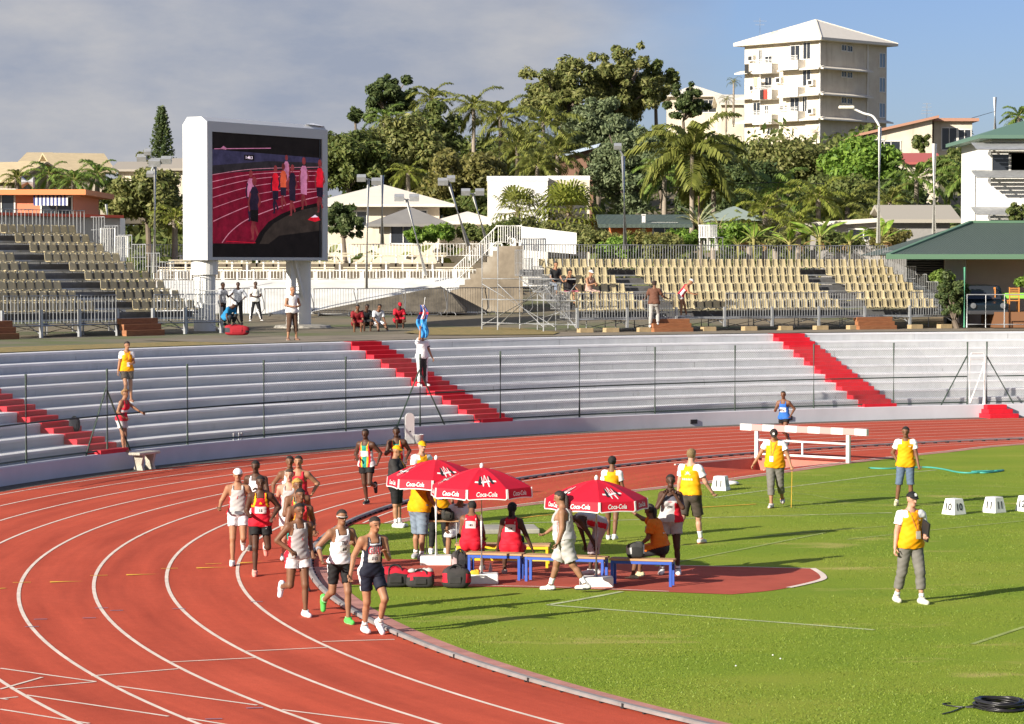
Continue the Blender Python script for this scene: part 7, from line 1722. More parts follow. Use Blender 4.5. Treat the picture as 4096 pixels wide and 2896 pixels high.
m = MB(); m.add([p + Vector((0, 0, zE)) for p in q2] + [p + Vector((0, 0, zE + .28)) for p in q2] + [ap], [(3, 2, 1, 0), (0, 1, 5, 4), (1, 2, 6, 5), (2, 3, 7, 6), (3, 0, 4, 7), (4, 5, 8), (5, 6, 8), (6, 7, 8), (7, 4, 8)])
for p in q2[:2] + [q2[3]]: m.bar(p + Vector((0, 0, zE + .3)), ap + Vector((0, 0, .03)), .14, .08)
m.build('roof', M_roofw, t)
ML = Matrix((( dL.x, dR.x * -1, 0), (dL.y, dR.y * -1, 0), (0, 0, 1))); MR = Matrix(((dR.x, -dL.x, 0), (dR.y, -dL.y, 0), (0, 0, 1)))
for v in (155, 213, 268):       # awnings over the windows
    for (face, s0, s1) in (('L', -.6, 5.0), ('L', 8.2, 10.9), ('R', -.6, 7.6 if v < 260 else LR_)):
        z = zc(v); m = MB(); d, nrm, Mx = (dL, -dR, ML) if face == 'L' else (dR, -dL, MR)
        A = d * s0 + Vector((0, 0, z)); B = d * s1 + Vector((0, 0, z)); o1 = nrm * .95
        m.add([A + o1, B + o1, B + Vector((0, 0, .28)), A + Vector((0, 0, .28)), A + o1 - Vector((0, 0, .14)), B + o1 - Vector((0, 0, .14)), B, A], [(0, 1, 2, 3), (4, 5, 1, 0), (7, 6, 5, 4), (1, 5, 6, 2), (0, 3, 7, 4)]); m.build('awning', M_roofw, t)
def lw(u, v, w, h): s_ = (1838 - u) / 166 * LL_; return dL * s_ + Vector((0, 0, zc(v)))
for (u, v, w, h) in ((1708, 124, .7, 2.6), (1726, 131, 1.6, 1.5), (1785, 117, 2.0, 2.2), (1810, 114, 1.6, 2.4), (1708, 186, .7, 2.4), (1726, 180, 1.6, 1.6), (1810, 174, 1.7, 2.4), (1700, 241, 1.6, 2.3), (1722, 246, .8, 2.0), (1784, 237, 2.0, 2.6), (1806, 233, 1.0, 2.2), (1730, 290, 1.2, .9)):
    f, g = MB(), MB(); win(f, g, lw(u, v, w, h), w * .62, h * .72, ML); wo = f.build('window', M_whiter, t); g.build('pane', M_glass, wo)
for (u, v) in ((1893, 108), (1907, 109), (1893, 167), (1907, 168), (1893, 226), (1907, 227)):
    s_ = (u - 1838) / 157 * LR_; f, g = MB(), MB(); win(f, g, dR * s_ + Vector((0, 0, zc(v) + .15)), .8, .62, MR); wo = f.build('window', M_whiter, t); g.build('pane', M_glass, wo)
for v in (126, 182, 240):
    s_ = (1984 - 1838) / 157 * LR_; f, g = MB(), MB(); win(f, g, dR * s_ + Vector((0, 0, zc(v))), .95, 1.5, MR); wo = f.build('window', M_whiter, t); g.build('pane', pm('sky_glass', (.2, .28, .38), .15), wo)
for (u, v) in ((1728, 147), (1785, 143), (1728, 206), (1785, 204), (1728, 262), (1785, 258)):      # balconies
    c = lw(u, v, 0, 0); m = MB(); m.box(c - dR * .6 + Vector((0, 0, -.1)), (2.6, 1.2, 1.0), M=ML)
    for k in range(3): m.box(c - dR * 1.2 + Vector((0, 0, .5 + .16 * k)), (2.6, .05, .05), M=ML)
    m.build('balcony', M_whiter, t)
for i, (u, v, c_) in enumerate(((1715, 178, (.7, .5, .3)), (1722, 180, (.75, .7, .6)), (1736, 208, (.5, .06, .04)), (1729, 208, (.03, .03, .03)), (1695, 147, (.03, .03, .03)))):
    c = lw(u, v, 0, 0) - dR * 1.28; MB().box(c, (.55, .04, .95), M=ML).build('laundry', cloth(c_), t)
for (u, v) in ((1690, 122), (1752, 176), (1694, 190), (1760, 240), (1822, 186), (1822, 250)):
    c = lw(u, v, 0, 0) - dR * .22; m = MB(); m.box(c, (.85, .42, .6), M=ML); m.box(c - dR * .215, (.5, .02, .42), 1, M=ML); m.build('air_conditioner', [M_whiter, M_black], t)
m = MB(); pz_ = dR * 7.6; m.box(pz_ - dL * .1 + Vector((0, 0, zE / 2)), (.12, .12, zE), M=MR); m.box(dL * -.03 - dR * .02 + Vector((0, 0, zE / 2)), (.14, .14, zE), M=MR); m.build('downpipe', M_whiter, t)
m = MB(); an = dL * 8.0 - dR * .2 + Vector((0, 0, zE + .6)); m.tube([an, an + Vector((0, 0, 2.2))], .03, 5); m.bar(an + Vector((-.7, 0, 1.9)), an + Vector((.7, 0, 1.9)), .03); m.bar(an + Vector((-.5, 0, 1.5)), an + Vector((.5, 0, 1.5)), .03); m.build('aerial', M_galv, t)
# neighbours
house('cream_house', 'low cream house with a sloping red-edged roof to the right of the apartment block', 1936, 2090, 306, 350, 230, 9, M_cream, pm('rust_roof_edge', (.42, .22, .15), .7), 'shed', 1.55, .5, ((-.10, .55, 1.6, .7), (-.32, .35, 1.4, 1.6)))
house('cream_house', 'cream house wing in the shade with dark doors next to the red-edged roof', 2094, 2180, 272, 340, 232, 8, M_cream, pm('rust_roof_edge', (.42, .22, .15), .7), 'flat', .4, .5, ((-.1, .42, 1.3, 1.9), (.3, .42, 1.1, 1.6)))
house('red_roof_house', 'house showing only a dull red roof among the trees on the right', 2026, 2104, 364, 400, 212, 6, M_cream, M_roofred, 'gable', .85, .4)
house('cream_house', 'pale house with a shallow roof between the big tree and the apartment block', 1505, 1612, 214, 262, 300, 9, M_cream, M_roofw, 'hip', 1.3, .6, ((.28, .5, 2.4, 1.4), (-.2, .5, 1.6, 1.4)))
house('cream_house', 'small pale house with a white roof just left of the apartment block', 1618, 1668, 232, 290, 292, 8, M_cream, M_roofw, 'gable', 1.2, .5)
house('white_house', 'white house with a broad hipped roof behind the screen\'s right side', 720, 985, 458, 540, 158, 9, M_cream, M_roofw, 'hip', 1.25, .9, ((-.2, .6, 1.2, .9), (.28, .6, 1.6, 1.0)))
house('white_house', 'low cream house with a dark grey hipped roof and white edges below the white house', 850, 985, 502, 548, 150, 7, M_cream, M_roofgrey, 'hip', .95, .7, ((-.1, .55, 1.4, 1.2),))
house('white_house', 'flat white roof house stretching behind the leaning floodlight poles', 985, 1110, 497, 545, 153, 7, M_cream, M_roofw, 'hip', .6, .5)
o = house('white_hall', 'big blank white building with a flat edge beyond the palms in the middle', 1093, 1228, 405, 520, 150, 3.5, M_whiter, M_whiter, 'flat', .3, .04, ()); 
house('grey_hall', 'shaded grey-white annex at the right of the blank white building', 1228, 1322, 404, 520, 152, 6, M_cream, M_whiter, 'flat', .3, .02)
house('blue_roof_house', 'house with a pale blue roof half hidden behind the pine', 1255, 1330, 358, 400, 190, 7, pm('brown_wall', (.22, .12, .08), .8), pm('pale_blue_roof', (.42, .5, .62), .5), 'shed', .9, .5)
house('orange_hut', 'small orange house with a shallow green roof behind the grandstand', 1372, 1520, 503, 528, 137, 6, M_orange, M_roofg, 'gable', .55, .7, ((-.02, .6, .1, 1.4), (.3, .5, 1.2, .7)))
house('green_roof_hut', 'pale green roof peeping through the banana plants', 1610, 1690, 488, 520, 140, 5, M_cream, pm('pale_green_roof', (.24, .29, .26), .5), 'hip', .6, .4)
house('orange_house', 'orange flat-roofed house with a blue and white awning at the left edge', -60, 165, 437, 482, 132, 8, mat('salmon_render', (.66, .22, .12), .8, noise=.05), pm('orange_fascia', (.64, .24, .09), .7), 'flat', .3, .7, ((.33, .30, 1.5, 1.2), (-.22, .45, 1.3, 1.6)))
t = thing('striped_awning', 'blue and white striped window awning on the orange house', 'awning', (0, 0, 0)); m = MB(); n = 18
for i in range(n):
    a, b, c, d = at(75 + 77 * i / n, 437, 131.8), at(75 + 77 * (i + 1) / n, 437, 131.8), at(75 + 77 * (i + 1) / n, 457, 131.0), at(75 + 77 * i / n, 457, 131.0); m.quad(d, c, b, a, i % 2)
    e, f = at(75 + 77 * i / n, 461, 131), at(75 + 77 * (i + 1) / n, 461, 131); m.quad(e, f, c, d, i % 2)
o = m.build('canopy', [pm('navy_stripe', (.05, .07, .22), .7), M_white], t); o.modifiers.new('cloth', 'SOLIDIFY').thickness = .02
o = MB().tube([at(50, 409, 134), at(76, 409, 134)], .3, 14).build('water_tank', M_galv); tag(o, 'steel water heater tank on the roof of the orange house', 'tank')
house('beige_roof_house', 'beige roofed house at the far left with a shaded gable', -60, 78, 405, 440, 215, 9, pm('taupe_wall', (.22, .18, .14), .8), M_roofb, 'gable', 1.65, .6, rz=-.35)
house('beige_roof_house', 'beige roofed house with a tall split ridge left of the pointed pine', 96, 196, 385, 430, 235, 9, M_cream, M_roofb, 'gable', 1.8, .8, rz=.35)
house('beige_roof_house', 'smaller beige roof peeping between the two big beige roofs', 55, 90, 362, 390, 250, 8, M_cream, M_roofb, 'gable', 1.0, .5)
house('grey_roof_house', 'grey roofed house below the pointed pine left of the screen', 265, 330, 380, 420, 225, 8, M_cream, pm('taupe_roof', (.36, .32, .27), .7), 'gable', .8, .6)
house('grey_roof_house', 'pale tiled house touching the left side of the screen', 345, 420, 378, 420, 220, 8, M_cream, pm('taupe_roof', (.36, .32, .27), .7), 'gable', 1.0, .6, ((-.1, .4, 1, 1),))
house('grey_wall_house', 'grey house with a broken fibre-cement roof behind the street lamp', 2000, 2130, 492, 540, 138, 6, mat('grey_block', (.28, .27, .26), .9, noise=.1), pm('fibre_cement', (.36, .33, .28), .8), 'gable', .8, .5)
house('grey_wall_house', 'long low white and grey shed behind the banana plants', 1840, 2000, 508, 545, 141, 5, mat('grey_block2', (.33, .31, .29), .9, noise=.1), M_roofw, 'shed', .3, .4, ((.1, .5, 1.5, .6), (.35, .5, 1.2, .6)))
# white house with louvres at the right edge
zg = 3.6; t = house('louvre_house', 'white two-storey house with grey louvre sunshades at the right edge', 2222, 2420, 304, 500, 122, 8, M_whiter, pm('sage_roof', (.10, .18, .14), .6), 'hip', .8, .65, ((-.28, .83, 1.7, .95), (-.1, .83, 1.5, .95), (-.22, .28, 2.2, .9)), zb=zg)
w_ = (at(2420, 304, 122).x - at(2222, 304, 122).x)
for (v, k) in ((322, 1), (384, 1), (466, 1)):
    z = at(2222, v, 122).z - zg; m = MB()
    for i in range(7): m.box((-.28, -4.1 - .22 * i, z - .05 * i), (w_ + 1.2 - 0 * i, .13, .03), M=Matrix.Rotation(.5, 3, 'X'))
    for x in (-w_ / 2 - .3, 0): m.bar((x, -4.0, z), (x, -5.5, z - .33), .05)
    m.build('louvre_sunshade', M_galv, t)
m = MB()
for z0_ in (.2, 1.9, 3.4):
    for i in range(6): m.box((-w_ / 2 + .9, -4.06, z0_ + .18 * i), (1.5, .05, .06))
m.build('louvre_window', M_white, t)
# pavilion with the dark green hipped roof
gp = at(2175, 570, 112); t = thing('green_roof_pavilion', 'low cream pavilion with a wide dark green metal roof next to the grandstand', 'building', (0, 0, 0))
zP = 2.95; e0, e1 = at(1992, 571, 109), at(2480, 571, 109); r0, r1 = at(2178, 499, 115), at(2480, 499, 115); bk0 = Vector((e0.x + .3, 121, e0.z)); bk1 = Vector((e1.x, 121, e0.z))
m = MB(); m.add([e0, e1, r1, r0, bk0, bk1], [(0, 1, 2, 3), (0, 3, 4), (3, 2, 5, 4)]); m.add([e0, e1, bk1, bk0], [(3, 2, 1, 0)])
ro = m.build('roof', M_roofg, t); m = MB(); m.bar(e0 + Vector((-.1, -.05, -.08)), e1 + Vector((0, -.05, -.08)), .12, .2); m.bar(e0, r0 + Vector((0, 0, .04)), .2, .08); m.bar(r0 + Vector((0, 0, .03)), r1 + Vector((0, 0, .03)), .25, .1); m.build('roof_trim', pm('green_trim', (.10, .19, .12), .5), t)
ww0, ww1 = at(2168, 600, 112.4), at(2480, 600, 112.4); m = MB(); m.box2((ww0.x, 112.4, zP), (ww1.x, 119, e0.z + .05)); m.build('walls', mat('tan_render', (.70, .55, .44), .85, noise=.06, nscale=1), t)
m = MB(); dw = at(2035, 600, 118.5); m.box2((dw.x, 118.4, zP), (ww0.x, 118.9, e0.z + .02)); m.build('shutter_wall', ridged('dark_shutter', (.07, .085, .10), 3.0, 'Z'), t)
m = MB()
for i in range(15): p = at(2120 + 44 * i / 14, 600, 112.2); m.box2((p.x - .035, p.y - .03, at(0, 635, 110.5).z), (p.x + .035, p.y + .03, at(0, 576, 110.5).z))
m.build('bar_grille', M_white, t)
# little mesh fence, parked van, table and chairs of the snack bar
t = thing('wire_panel_fence', 'thin steel framed fence panels in front of the dark van', 'fence', (0, 0, 0))
m = MB(); fa = [at(u, 728, 105.5) for u in (2168, 2252, 2350)]
for a, b in zip(fa[:-1], fa[1:]):
    a, b = Vector((a.x, a.y, zP)), Vector((b.x, b.y, zP)); m.tube([a, a + Vector((0, 0, 1.28)), b + Vector((0, 0, 1.28)), b], .028, 6); m.tube([a + Vector((0, 0, .12)), b + Vector((0, 0, .12))], .025, 6); m.tube([a.lerp(b, .5), a.lerp(b, .5) + Vector((0, 0, 1.28))], .02, 6)
m.build('frames', M_galv, t); MB().tube([(fa[0].x - .1, fa[0].y, zP), (fa[0].x - .1, fa[0].y, zP + 2.35)], .04, 8).build('green_post', pm('bright_green_post', (.06, .28, .16), .5), t)
vx, vy = at(2196, 700, 108.6).x, 109.6; t = thing('parked_car', 'dark blue off-road car parked in the shade under the green roof', 'car', (vx, vy, zP), .08)
bm_ = [(-2.0, .45), (-2.05, .9), (-1.3, 1.02), (-.7, 1.6), (1.7, 1.65), (2.05, 1.0), (2.05, .45)]; T_ = lambda x, z, y: Vector((y, x, z))
MB().prism(bm_, -.85, .85, T=T_).build('body', mat('dark_car_paint', (.008, .016, .024), .25, spec=.6), t, bevel=.06)
MB().prism([(-1.27, 1.06), (-.69, 1.57), (-.71, 1.59), (-1.31, 1.07)], -.72, .72, T=T_).build('windscreen', M_glass, t)
for sx in (-1, 1): MB().lathe([(.02, 0), (.11, .0), (.11, .06), (.02, .07)], (0, 0, 0), 12).build('headlight', pm('lamp_glass', (.16, .17, .18), .2), t).matrix_local = Matrix.Translation((sx * .6, -2.03, .82)) @ Matrix.Rotation(PI / 2, 4, 'X')
for sx in (-1, 1):
    for sy in (-1.3, 1.3): MB().lathe([(.05, -.11), (.36, -.11), (.38, 0), (.36, .11), (.05, .11)], (0, 0, 0), 16).build('wheel', M_black, t).matrix_local = Matrix.Translation((sx * .8, sy, .38)) @ Matrix.Rotation(PI / 2, 4, 'Y')
MB().box((0, -2.06, .55), (1.6, .12, .16)).build('bumper', pm('dark_bumper', (.05, .05, .055), .5), t, bevel=.03)
M_chair = pm('orange_wood', (.55, .22, .05), .55)
def chair(u, v, Y, rz, label):
    p = at(u, v, Y); t = thing('wooden_chair', label, 'chair', p, rz, 'wooden chairs at the snack bar'); MB().box((0, 0, .45), (.44, .42, .04)).build('seat', M_chair, t)
    for sx in (-1, 1):
        for sy in (-1, 1): MB().bar((sx * .19, sy * .18, 0), (sx * .19, sy * .18, .43 if sy < 0 else .98), .04).build('leg', M_chair, t)
    m = MB()
    for k in range(6): m.box((0, .18, .56 + .075 * k), (.38, .025, .035))
    m.build('backrest', M_chair, t)
MB_ = MB(); p = at(2255, 705, 108); MB_.box2((p.x - .55, 107.4, 2.9), (p.x + 3, 110.5, at(0, 699, 108).z)); tag(MB_.build('dining_deck', mat('deck_wood', (.2, .09, .04), .8)), 'low wooden deck carrying the snack bar table', 'deck')
chair(2240, 699, 108.6, 1.5, 'slatted orange wood chair at the left of the green table'); chair(2272, 699, 108.1, PI, 'slatted orange wood chair in front of the green table')
p = at(2272, 699, 109.2); t = thing('dining_table', 'table with a lime green cloth on the snack bar deck', 'table', p); MB().box((0, 0, .74), (1.9, .8, .03)).build('tablecloth_top', cloth((.25, .6, .08)), t); m = MB(); m.box((0, -.41, .64), (1.9, .01, .2)); m.box((-.95, 0, .62), (.01, .8, .24)); m.build('cloth_edge', cloth((.25, .6, .08)), t)
for sx in (-1, 1):
    for sy in (-1, 1): MB().box((sx * .8, sy * .33, .36), (.08, .08, .72)).build('leg', M_chair, t)

# ---------------------------------------------------------------- poles and lamps
def pole(name, label, cat, ub, vb, ut, vt, Y, r0, r1, m, head=None, Yt=None):
    a, b = at(ub, vb, Y), at(ut, vt, Yt or Y); t = thing(name, label, cat, a); d = b - a
    MB().tube([(0, 0, 0), tuple(d)], [r0 * 1.1, r1 * 1.1], 10).build('shaft', m, t, smooth=True)
    if head:
        for (dx, dy_, dz, w) in head:
            h = MB(); c = d + Vector((dx, dy_, dz)); h.box(c, (w, .3, w * .55), M=Matrix.Rotation(.5, 3, 'X')); h.bar(d, c, .06); ho = h.build('floodlight', M_galv, t)
    return t
FL = ((-.35, -.1, .1, .45), (.35, -.1, .1, .45))
pole('floodlight_pole', 'tall white pole with a bank of spotlights left of the screen', 'lamp post', 346, 612, 348, 362, 117, .09, .07, M_white, ((-.55, -.2, .15, .4), (.0, -.2, -.05, .5), (.5, -.2, .05, .45), (-.3, -.2, .4, .3), (-.15, -.5, -.55, .3)))
pole('floodlight_pole', 'upright white pole with small floodlights right of the screen', 'lamp post', 821, 648, 826, 402, 121, .075, .06, M_white, ((-.3, -.2, .05, .4), (.35, -.2, -.1, .4)))
pole('utility_pole', 'dark slim upright pole behind the white upright pole', 'pole', 857, 548, 857, 393, 145, .11, .10, M_galv)
pole('floodlight_pole', 'leftmost leaning white floodlight pole with a double lamp', 'lamp post', 955, 618, 912, 448, 128, .085, .07, M_white, FL)
pole('floodlight_pole', 'tallest of the leaning white floodlight poles', 'lamp post', 1050, 552, 1007, 412, 134, .11, .08, M_white, ((-.3, -.1, .1, .5), (.1, -.1, .25, .4)))
pole('floodlight_pole', 'leaning white floodlight pole nearest the barred landing', 'lamp post', 1092, 545, 1060, 435, 136, .09, .07, M_white, FL)
pole('floodlight_pole', 'leaning white pole beside the corrugated fence', 'lamp post', 250, 560, 238, 458, 122, .06, .05, M_white)
pole('lamp_post', 'tall grey pole rising in front of the pines above the grandstand', 'lamp post', 1402, 560, 1397, 350, 126, .10, .09, M_galv, ((-.25, -.1, .45, .35),))
t = pole('street_lamp', 'tall curved street lamp with an oval head in front of the apartment block', 'street lamp', 1969, 545, 1973, 285, 130, .10, .08, M_white)
b0_ = at(1973, 285, 130) - at(1969, 545, 130); b1_ = at(1912, 243, 130) - at(1969, 545, 130); MB().tube(spline([b0_, b0_.lerp(b1_, .25) + Vector((0, 0, .28)), b0_.lerp(b1_, .6) + Vector((0, 0, .12)), b1_], 5), .055, 8).build('arm', M_white, t); MB().box(b1_ + Vector((-.3, 0, .05)), (.75, .3, .16)).build('lamp_head', pm('lamp_housing', (.7, .66, .55), .4), t, bevel=.06)
pole('white_post', 'white post with a blue shaded side rising behind the green roof', 'post', 2094, 545, 2095, 322, 124, .11, .10, M_white)
pole('utility_pole', 'white utility pole carrying cables at the far right skyline', 'pole', 2231, 310, 2231, 218, 240, .17, .15, M_white)
pole('wooden_pole', 'thin brown wooden pole between the fan palms', 'pole', 1327 , 520, 1328, 455, 141, .07, .06, pm('brown_wood', (.16, .09, .05), .8))
pole('wooden_pole', 'thin brown wooden pole in front of the grey-green traveller palms', 'pole', 1568, 545, 1567, 440, 134, .06, .05, pm('brown_wood', (.16, .09, .05), .8))
def wire(pts, label):
    P_ = [at(u, v, Y) for u, v, Y in pts]; tag(MB().tube(spline(P_, 10), .02, 4).build('overhead_cable', M_black), label, 'cable')
wire(((2230, 250, 240), (2140, 276, 236), (2090, 292, 232)), 'black overhead cable running from the skyline utility pole to the cream house')
wire(((1860, 412, 150), (1700, 410, 150), (1500, 421, 148)), 'thin overhead cable crossing in front of the tall coconut palm')
t = thing('roof_aerial', 'thin television aerial standing on the cream house roof', 'aerial', at(2078, 300, 231)); m = MB(); m.tube([(0, 0, 0), (0, 0, 2.6)], .03, 5); 
for k in range(4): m.bar((-.5 + .05 * k, 0, 1.7 + .28 * k), (.5 - .05 * k, 0, 1.7 + .28 * k), .03)
m.build('mast', M_galv, t)
# flag held up by the person on the red stairway
t = thing('flag', 'blue flag with a red and white corner held up high on a short stick', 'flag', terr(946, 4) + Vector((0.03, -.12, 0)), 0); V, F, MI = [], [], []; nx, ny = 8, 14
for j in range(ny + 1):
    for i in range(nx + 1): x = (i / nx - .5) * (.26 + .10 * math.sin(j / ny * 2.6)) * (1 - .55 * (j / ny) ** 3); V.append((x + .05 * math.sin(j * .7), .05 * math.sin(i * 1.5 + j * .5), 1.55 + 1.05 * j / ny))
for j in range(ny):
    for i in range(nx): F.append((j * (nx + 1) + i, j * (nx + 1) + i + 1, (j + 1) * (nx + 1) + i + 1, (j + 1) * (nx + 1) + i)); MI.append(0 if j < ny * .56 else (2 if abs(i - 4) == 1 else 1 if abs(i - 4) == 0 or j == 10 else 3))
o = np_mesh('cloth', V, F, [cloth((.05, .28, .62)), cloth((.55, .03, .05)), cloth((.7, .7, .72)), cloth((.03, .05, .2))], MI, t); o.modifiers.new('thick', 'SOLIDIFY').thickness = .008
MB().tube([(-.1, 0, 1.45), (.08, 0, 2.85)], .012, 6).build('stick', M_galv, t)
# ---------------------------------------------------------------- trees, palms and shrubs
def leafmat(name, c0, c1, trans=.38):
    m = bpy.data.materials.new(name); m.use_nodes = True; nt = m.node_tree; b = nt.nodes['Principled BSDF']; g = nt.nodes.new('ShaderNodeNewGeometry'); r = nt.nodes.new('ShaderNodeValToRGB')
    r.color_ramp.elements[0].color = (*c0, 1); r.color_ramp.elements[1].color = (*c1, 1); nt.links.new(g.outputs['Random Per Island'], r.inputs[0])
    nt.links.new(r.outputs[0], b.inputs['Base Color']); b.inputs['Roughness'].default_value = .55; b.inputs['Specular IOR Level'].default_value = .3
    tr = nt.nodes.new('ShaderNodeBsdfTranslucent'); nt.links.new(r.outputs[0], tr.inputs['Color']); mx_ = nt.nodes.new('ShaderNodeMixShader'); mx_.inputs[0].default_value = trans
    nt.links.new(b.outputs[0], mx_.inputs[1]); nt.links.new(tr.outputs[0], mx_.inputs[2]); nt.links.new(mx_.outputs[0], nt.nodes['Material Output'].inputs['Surface']); return m
LM = {'dark': leafmat('dark_leaves', (0.073, 0.114, 0.026), (0.223, 0.245, 0.074)), 'olive': leafmat('olive_leaves', (0.105, 0.138, 0.035), (0.320, 0.312, 0.111)), 'bright': leafmat('glossy_leaves', (0.081, 0.170, 0.023), (0.283, 0.417, 0.067)),
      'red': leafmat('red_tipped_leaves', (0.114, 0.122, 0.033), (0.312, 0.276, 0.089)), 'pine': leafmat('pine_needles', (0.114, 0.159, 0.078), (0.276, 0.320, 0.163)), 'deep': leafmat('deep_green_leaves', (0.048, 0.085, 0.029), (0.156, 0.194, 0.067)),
      'palm': leafmat('palm_leaflets', (0.111, 0.137, 0.026), (0.305, 0.317, 0.076)), 'palmg': leafmat('green_palm_leaflets', (0.091, 0.156, 0.029), (0.256, 0.354, 0.073)), 'palmy': leafmat('yellow_palm_leaflets', (.13,.17,.024), (.33,.35,.065)),
      'grey': leafmat('grey_green_leaves', (0.150, 0.188, 0.100), (0.366, 0.390, 0.244)), 'banana': leafmat('banana_leaves', (0.163, 0.293, 0.033), (0.387, 0.536, 0.089)), 'dead': leafmat('dead_leaves', (0.175, 0.100, 0.044), (0.390, 0.232, 0.085))}
M_bark = mat('grey_bark', (.16, .125, .095), .9, noise=.3, nscale=4, stretch=(1, 1, .3)); M_pbark = mat('pale_palm_trunk', (.30, .25, .20), .9, noise=.2, nscale=8, stretch=(1, 1, 3)); M_rach = pm('palm_rib', (.30, .27, .09), .6)
def leaf_cloud(rng, C, Rr, n, size, flat=.5, elong=2.0):
    """n leaf-shaped faces scattered through clumps with centres C and radii Rr"""
    k = rng.choice(len(C), n, p=Rr ** 2 / (Rr ** 2).sum()); d = rng.normal(size=(n, 3)); d /= np.linalg.norm(d, axis=1, keepdims=True)
    rad = Rr[k] * (0.35 + .95 * rng.rand(n) ** .8); d[:, 2] *= .8; P = C[k] + d * rad[:, None]
    nn = d * .8 + rng.normal(size=(n, 3)) * flat + np.array([0, 0, .35]); nn /= np.linalg.norm(nn, axis=1, keepdims=True)
    a = np.cross(nn, rng.normal(size=(n, 3))); a /= np.linalg.norm(a, axis=1, keepdims=True); b = np.cross(nn, a); s = size * (.6 + .8 * rng.rand(n)); a *= (s * elong / 2)[:, None]; b *= (s / 2)[:, None]; dr = nn * (s * .18)[:, None]
    V = np.stack([P - a, P - b * .9 + dr, P + a, P + b * .9 + dr], 1).reshape(-1, 3); F = np.arange(4 * n).reshape(-1, 4); return V, F
def fast_mesh(name, V, F, m, parent):
    me = bpy.data.meshes.new(name); n = len(F); me.vertices.add(len(V)); me.vertices.foreach_set('co', np.ascontiguousarray(V, np.float32).ravel()); me.loops.add(4 * n); me.loops.foreach_set('vertex_index', np.ascontiguousarray(F, np.int32).ravel())
    me.polygons.add(n); me.polygons.foreach_set('loop_start', np.arange(0, 4 * n, 4, dtype=np.int32)); me.polygons.foreach_set('loop_total', np.full(n, 4, np.int32)); me.materials.append(m); me.update(calc_edges=True); me.validate()
    o = bpy.data.objects.new(name, me); COL.objects.link(o)
    if parent is not None: o.parent = parent; MW[o.name] = MW[parent.name]
    return o
TS = [100]
def broadleaf(name, label, u, vt, vb, wpx, Y, lm, n=4200, ls=.34, open_=.35, nclump=34, low=.15, cat='tree', trunk=True, group=None, gaps=1.0, vground=None):
    n = int(n * 2.3); ls *= .56; nclump = int(nclump * 1.7); TS[0] += 1; rng = np.random.RandomState(TS[0]); pxm = FPX / Y; top = at(u, vt, Y); bot = at(u, vb, Y); W = wpx / pxm / 2; Hc = (top.z - bot.z) / 2; gz_ = min(hill(top.x, Y), bot.z - .3)
    t = thing(name, label, cat, (top.x, Y, gz_), 0, group); cz = (top.z + bot.z) / 2 - gz_
    d = rng.normal(size=(nclump, 3)); d /= np.linalg.norm(d, axis=1, keepdims=True); rr = (rng.rand(nclump) ** .45)[:, None] * np.array([W * .82, min(W, 5.5) * .82, Hc * .84]) * (1 + .25 * rng.normal(size=(nclump, 1)) * open_)
    C = d * rr; C[:, 2] += cz; R_ = W * (.13 + .15 * rng.rand(nclump)) * gaps
    R_ = np.minimum(R_, Hc * .6)
    V, F = leaf_cloud(rng, C, R_, n, ls); fast_mesh('crown', V, F, LM[lm], t)
    if trunk:
        m = MB(); r0 = max(.12, W * .07); fork = Vector((0, 0, max(.5, cz - Hc * .75))); m.tube([(0, 0, -.5), (.1, 0, fork.z * .5), tuple(fork)], [r0 * 1.3, r0, r0 * .8], 8)
        for i in rng.choice(nclump, min(nclump, 11), replace=False):
            e = Vector(C[i]); mid = fork.lerp(e, .5) + Vector((0, 0, .12 * Hc)); m.tube(spline([fork, mid, e], 4), [r0 * .55 * (1 - .8 * j / 8) for j in range(9)], 5)
        m.build('trunk', M_bark, t)
    return t
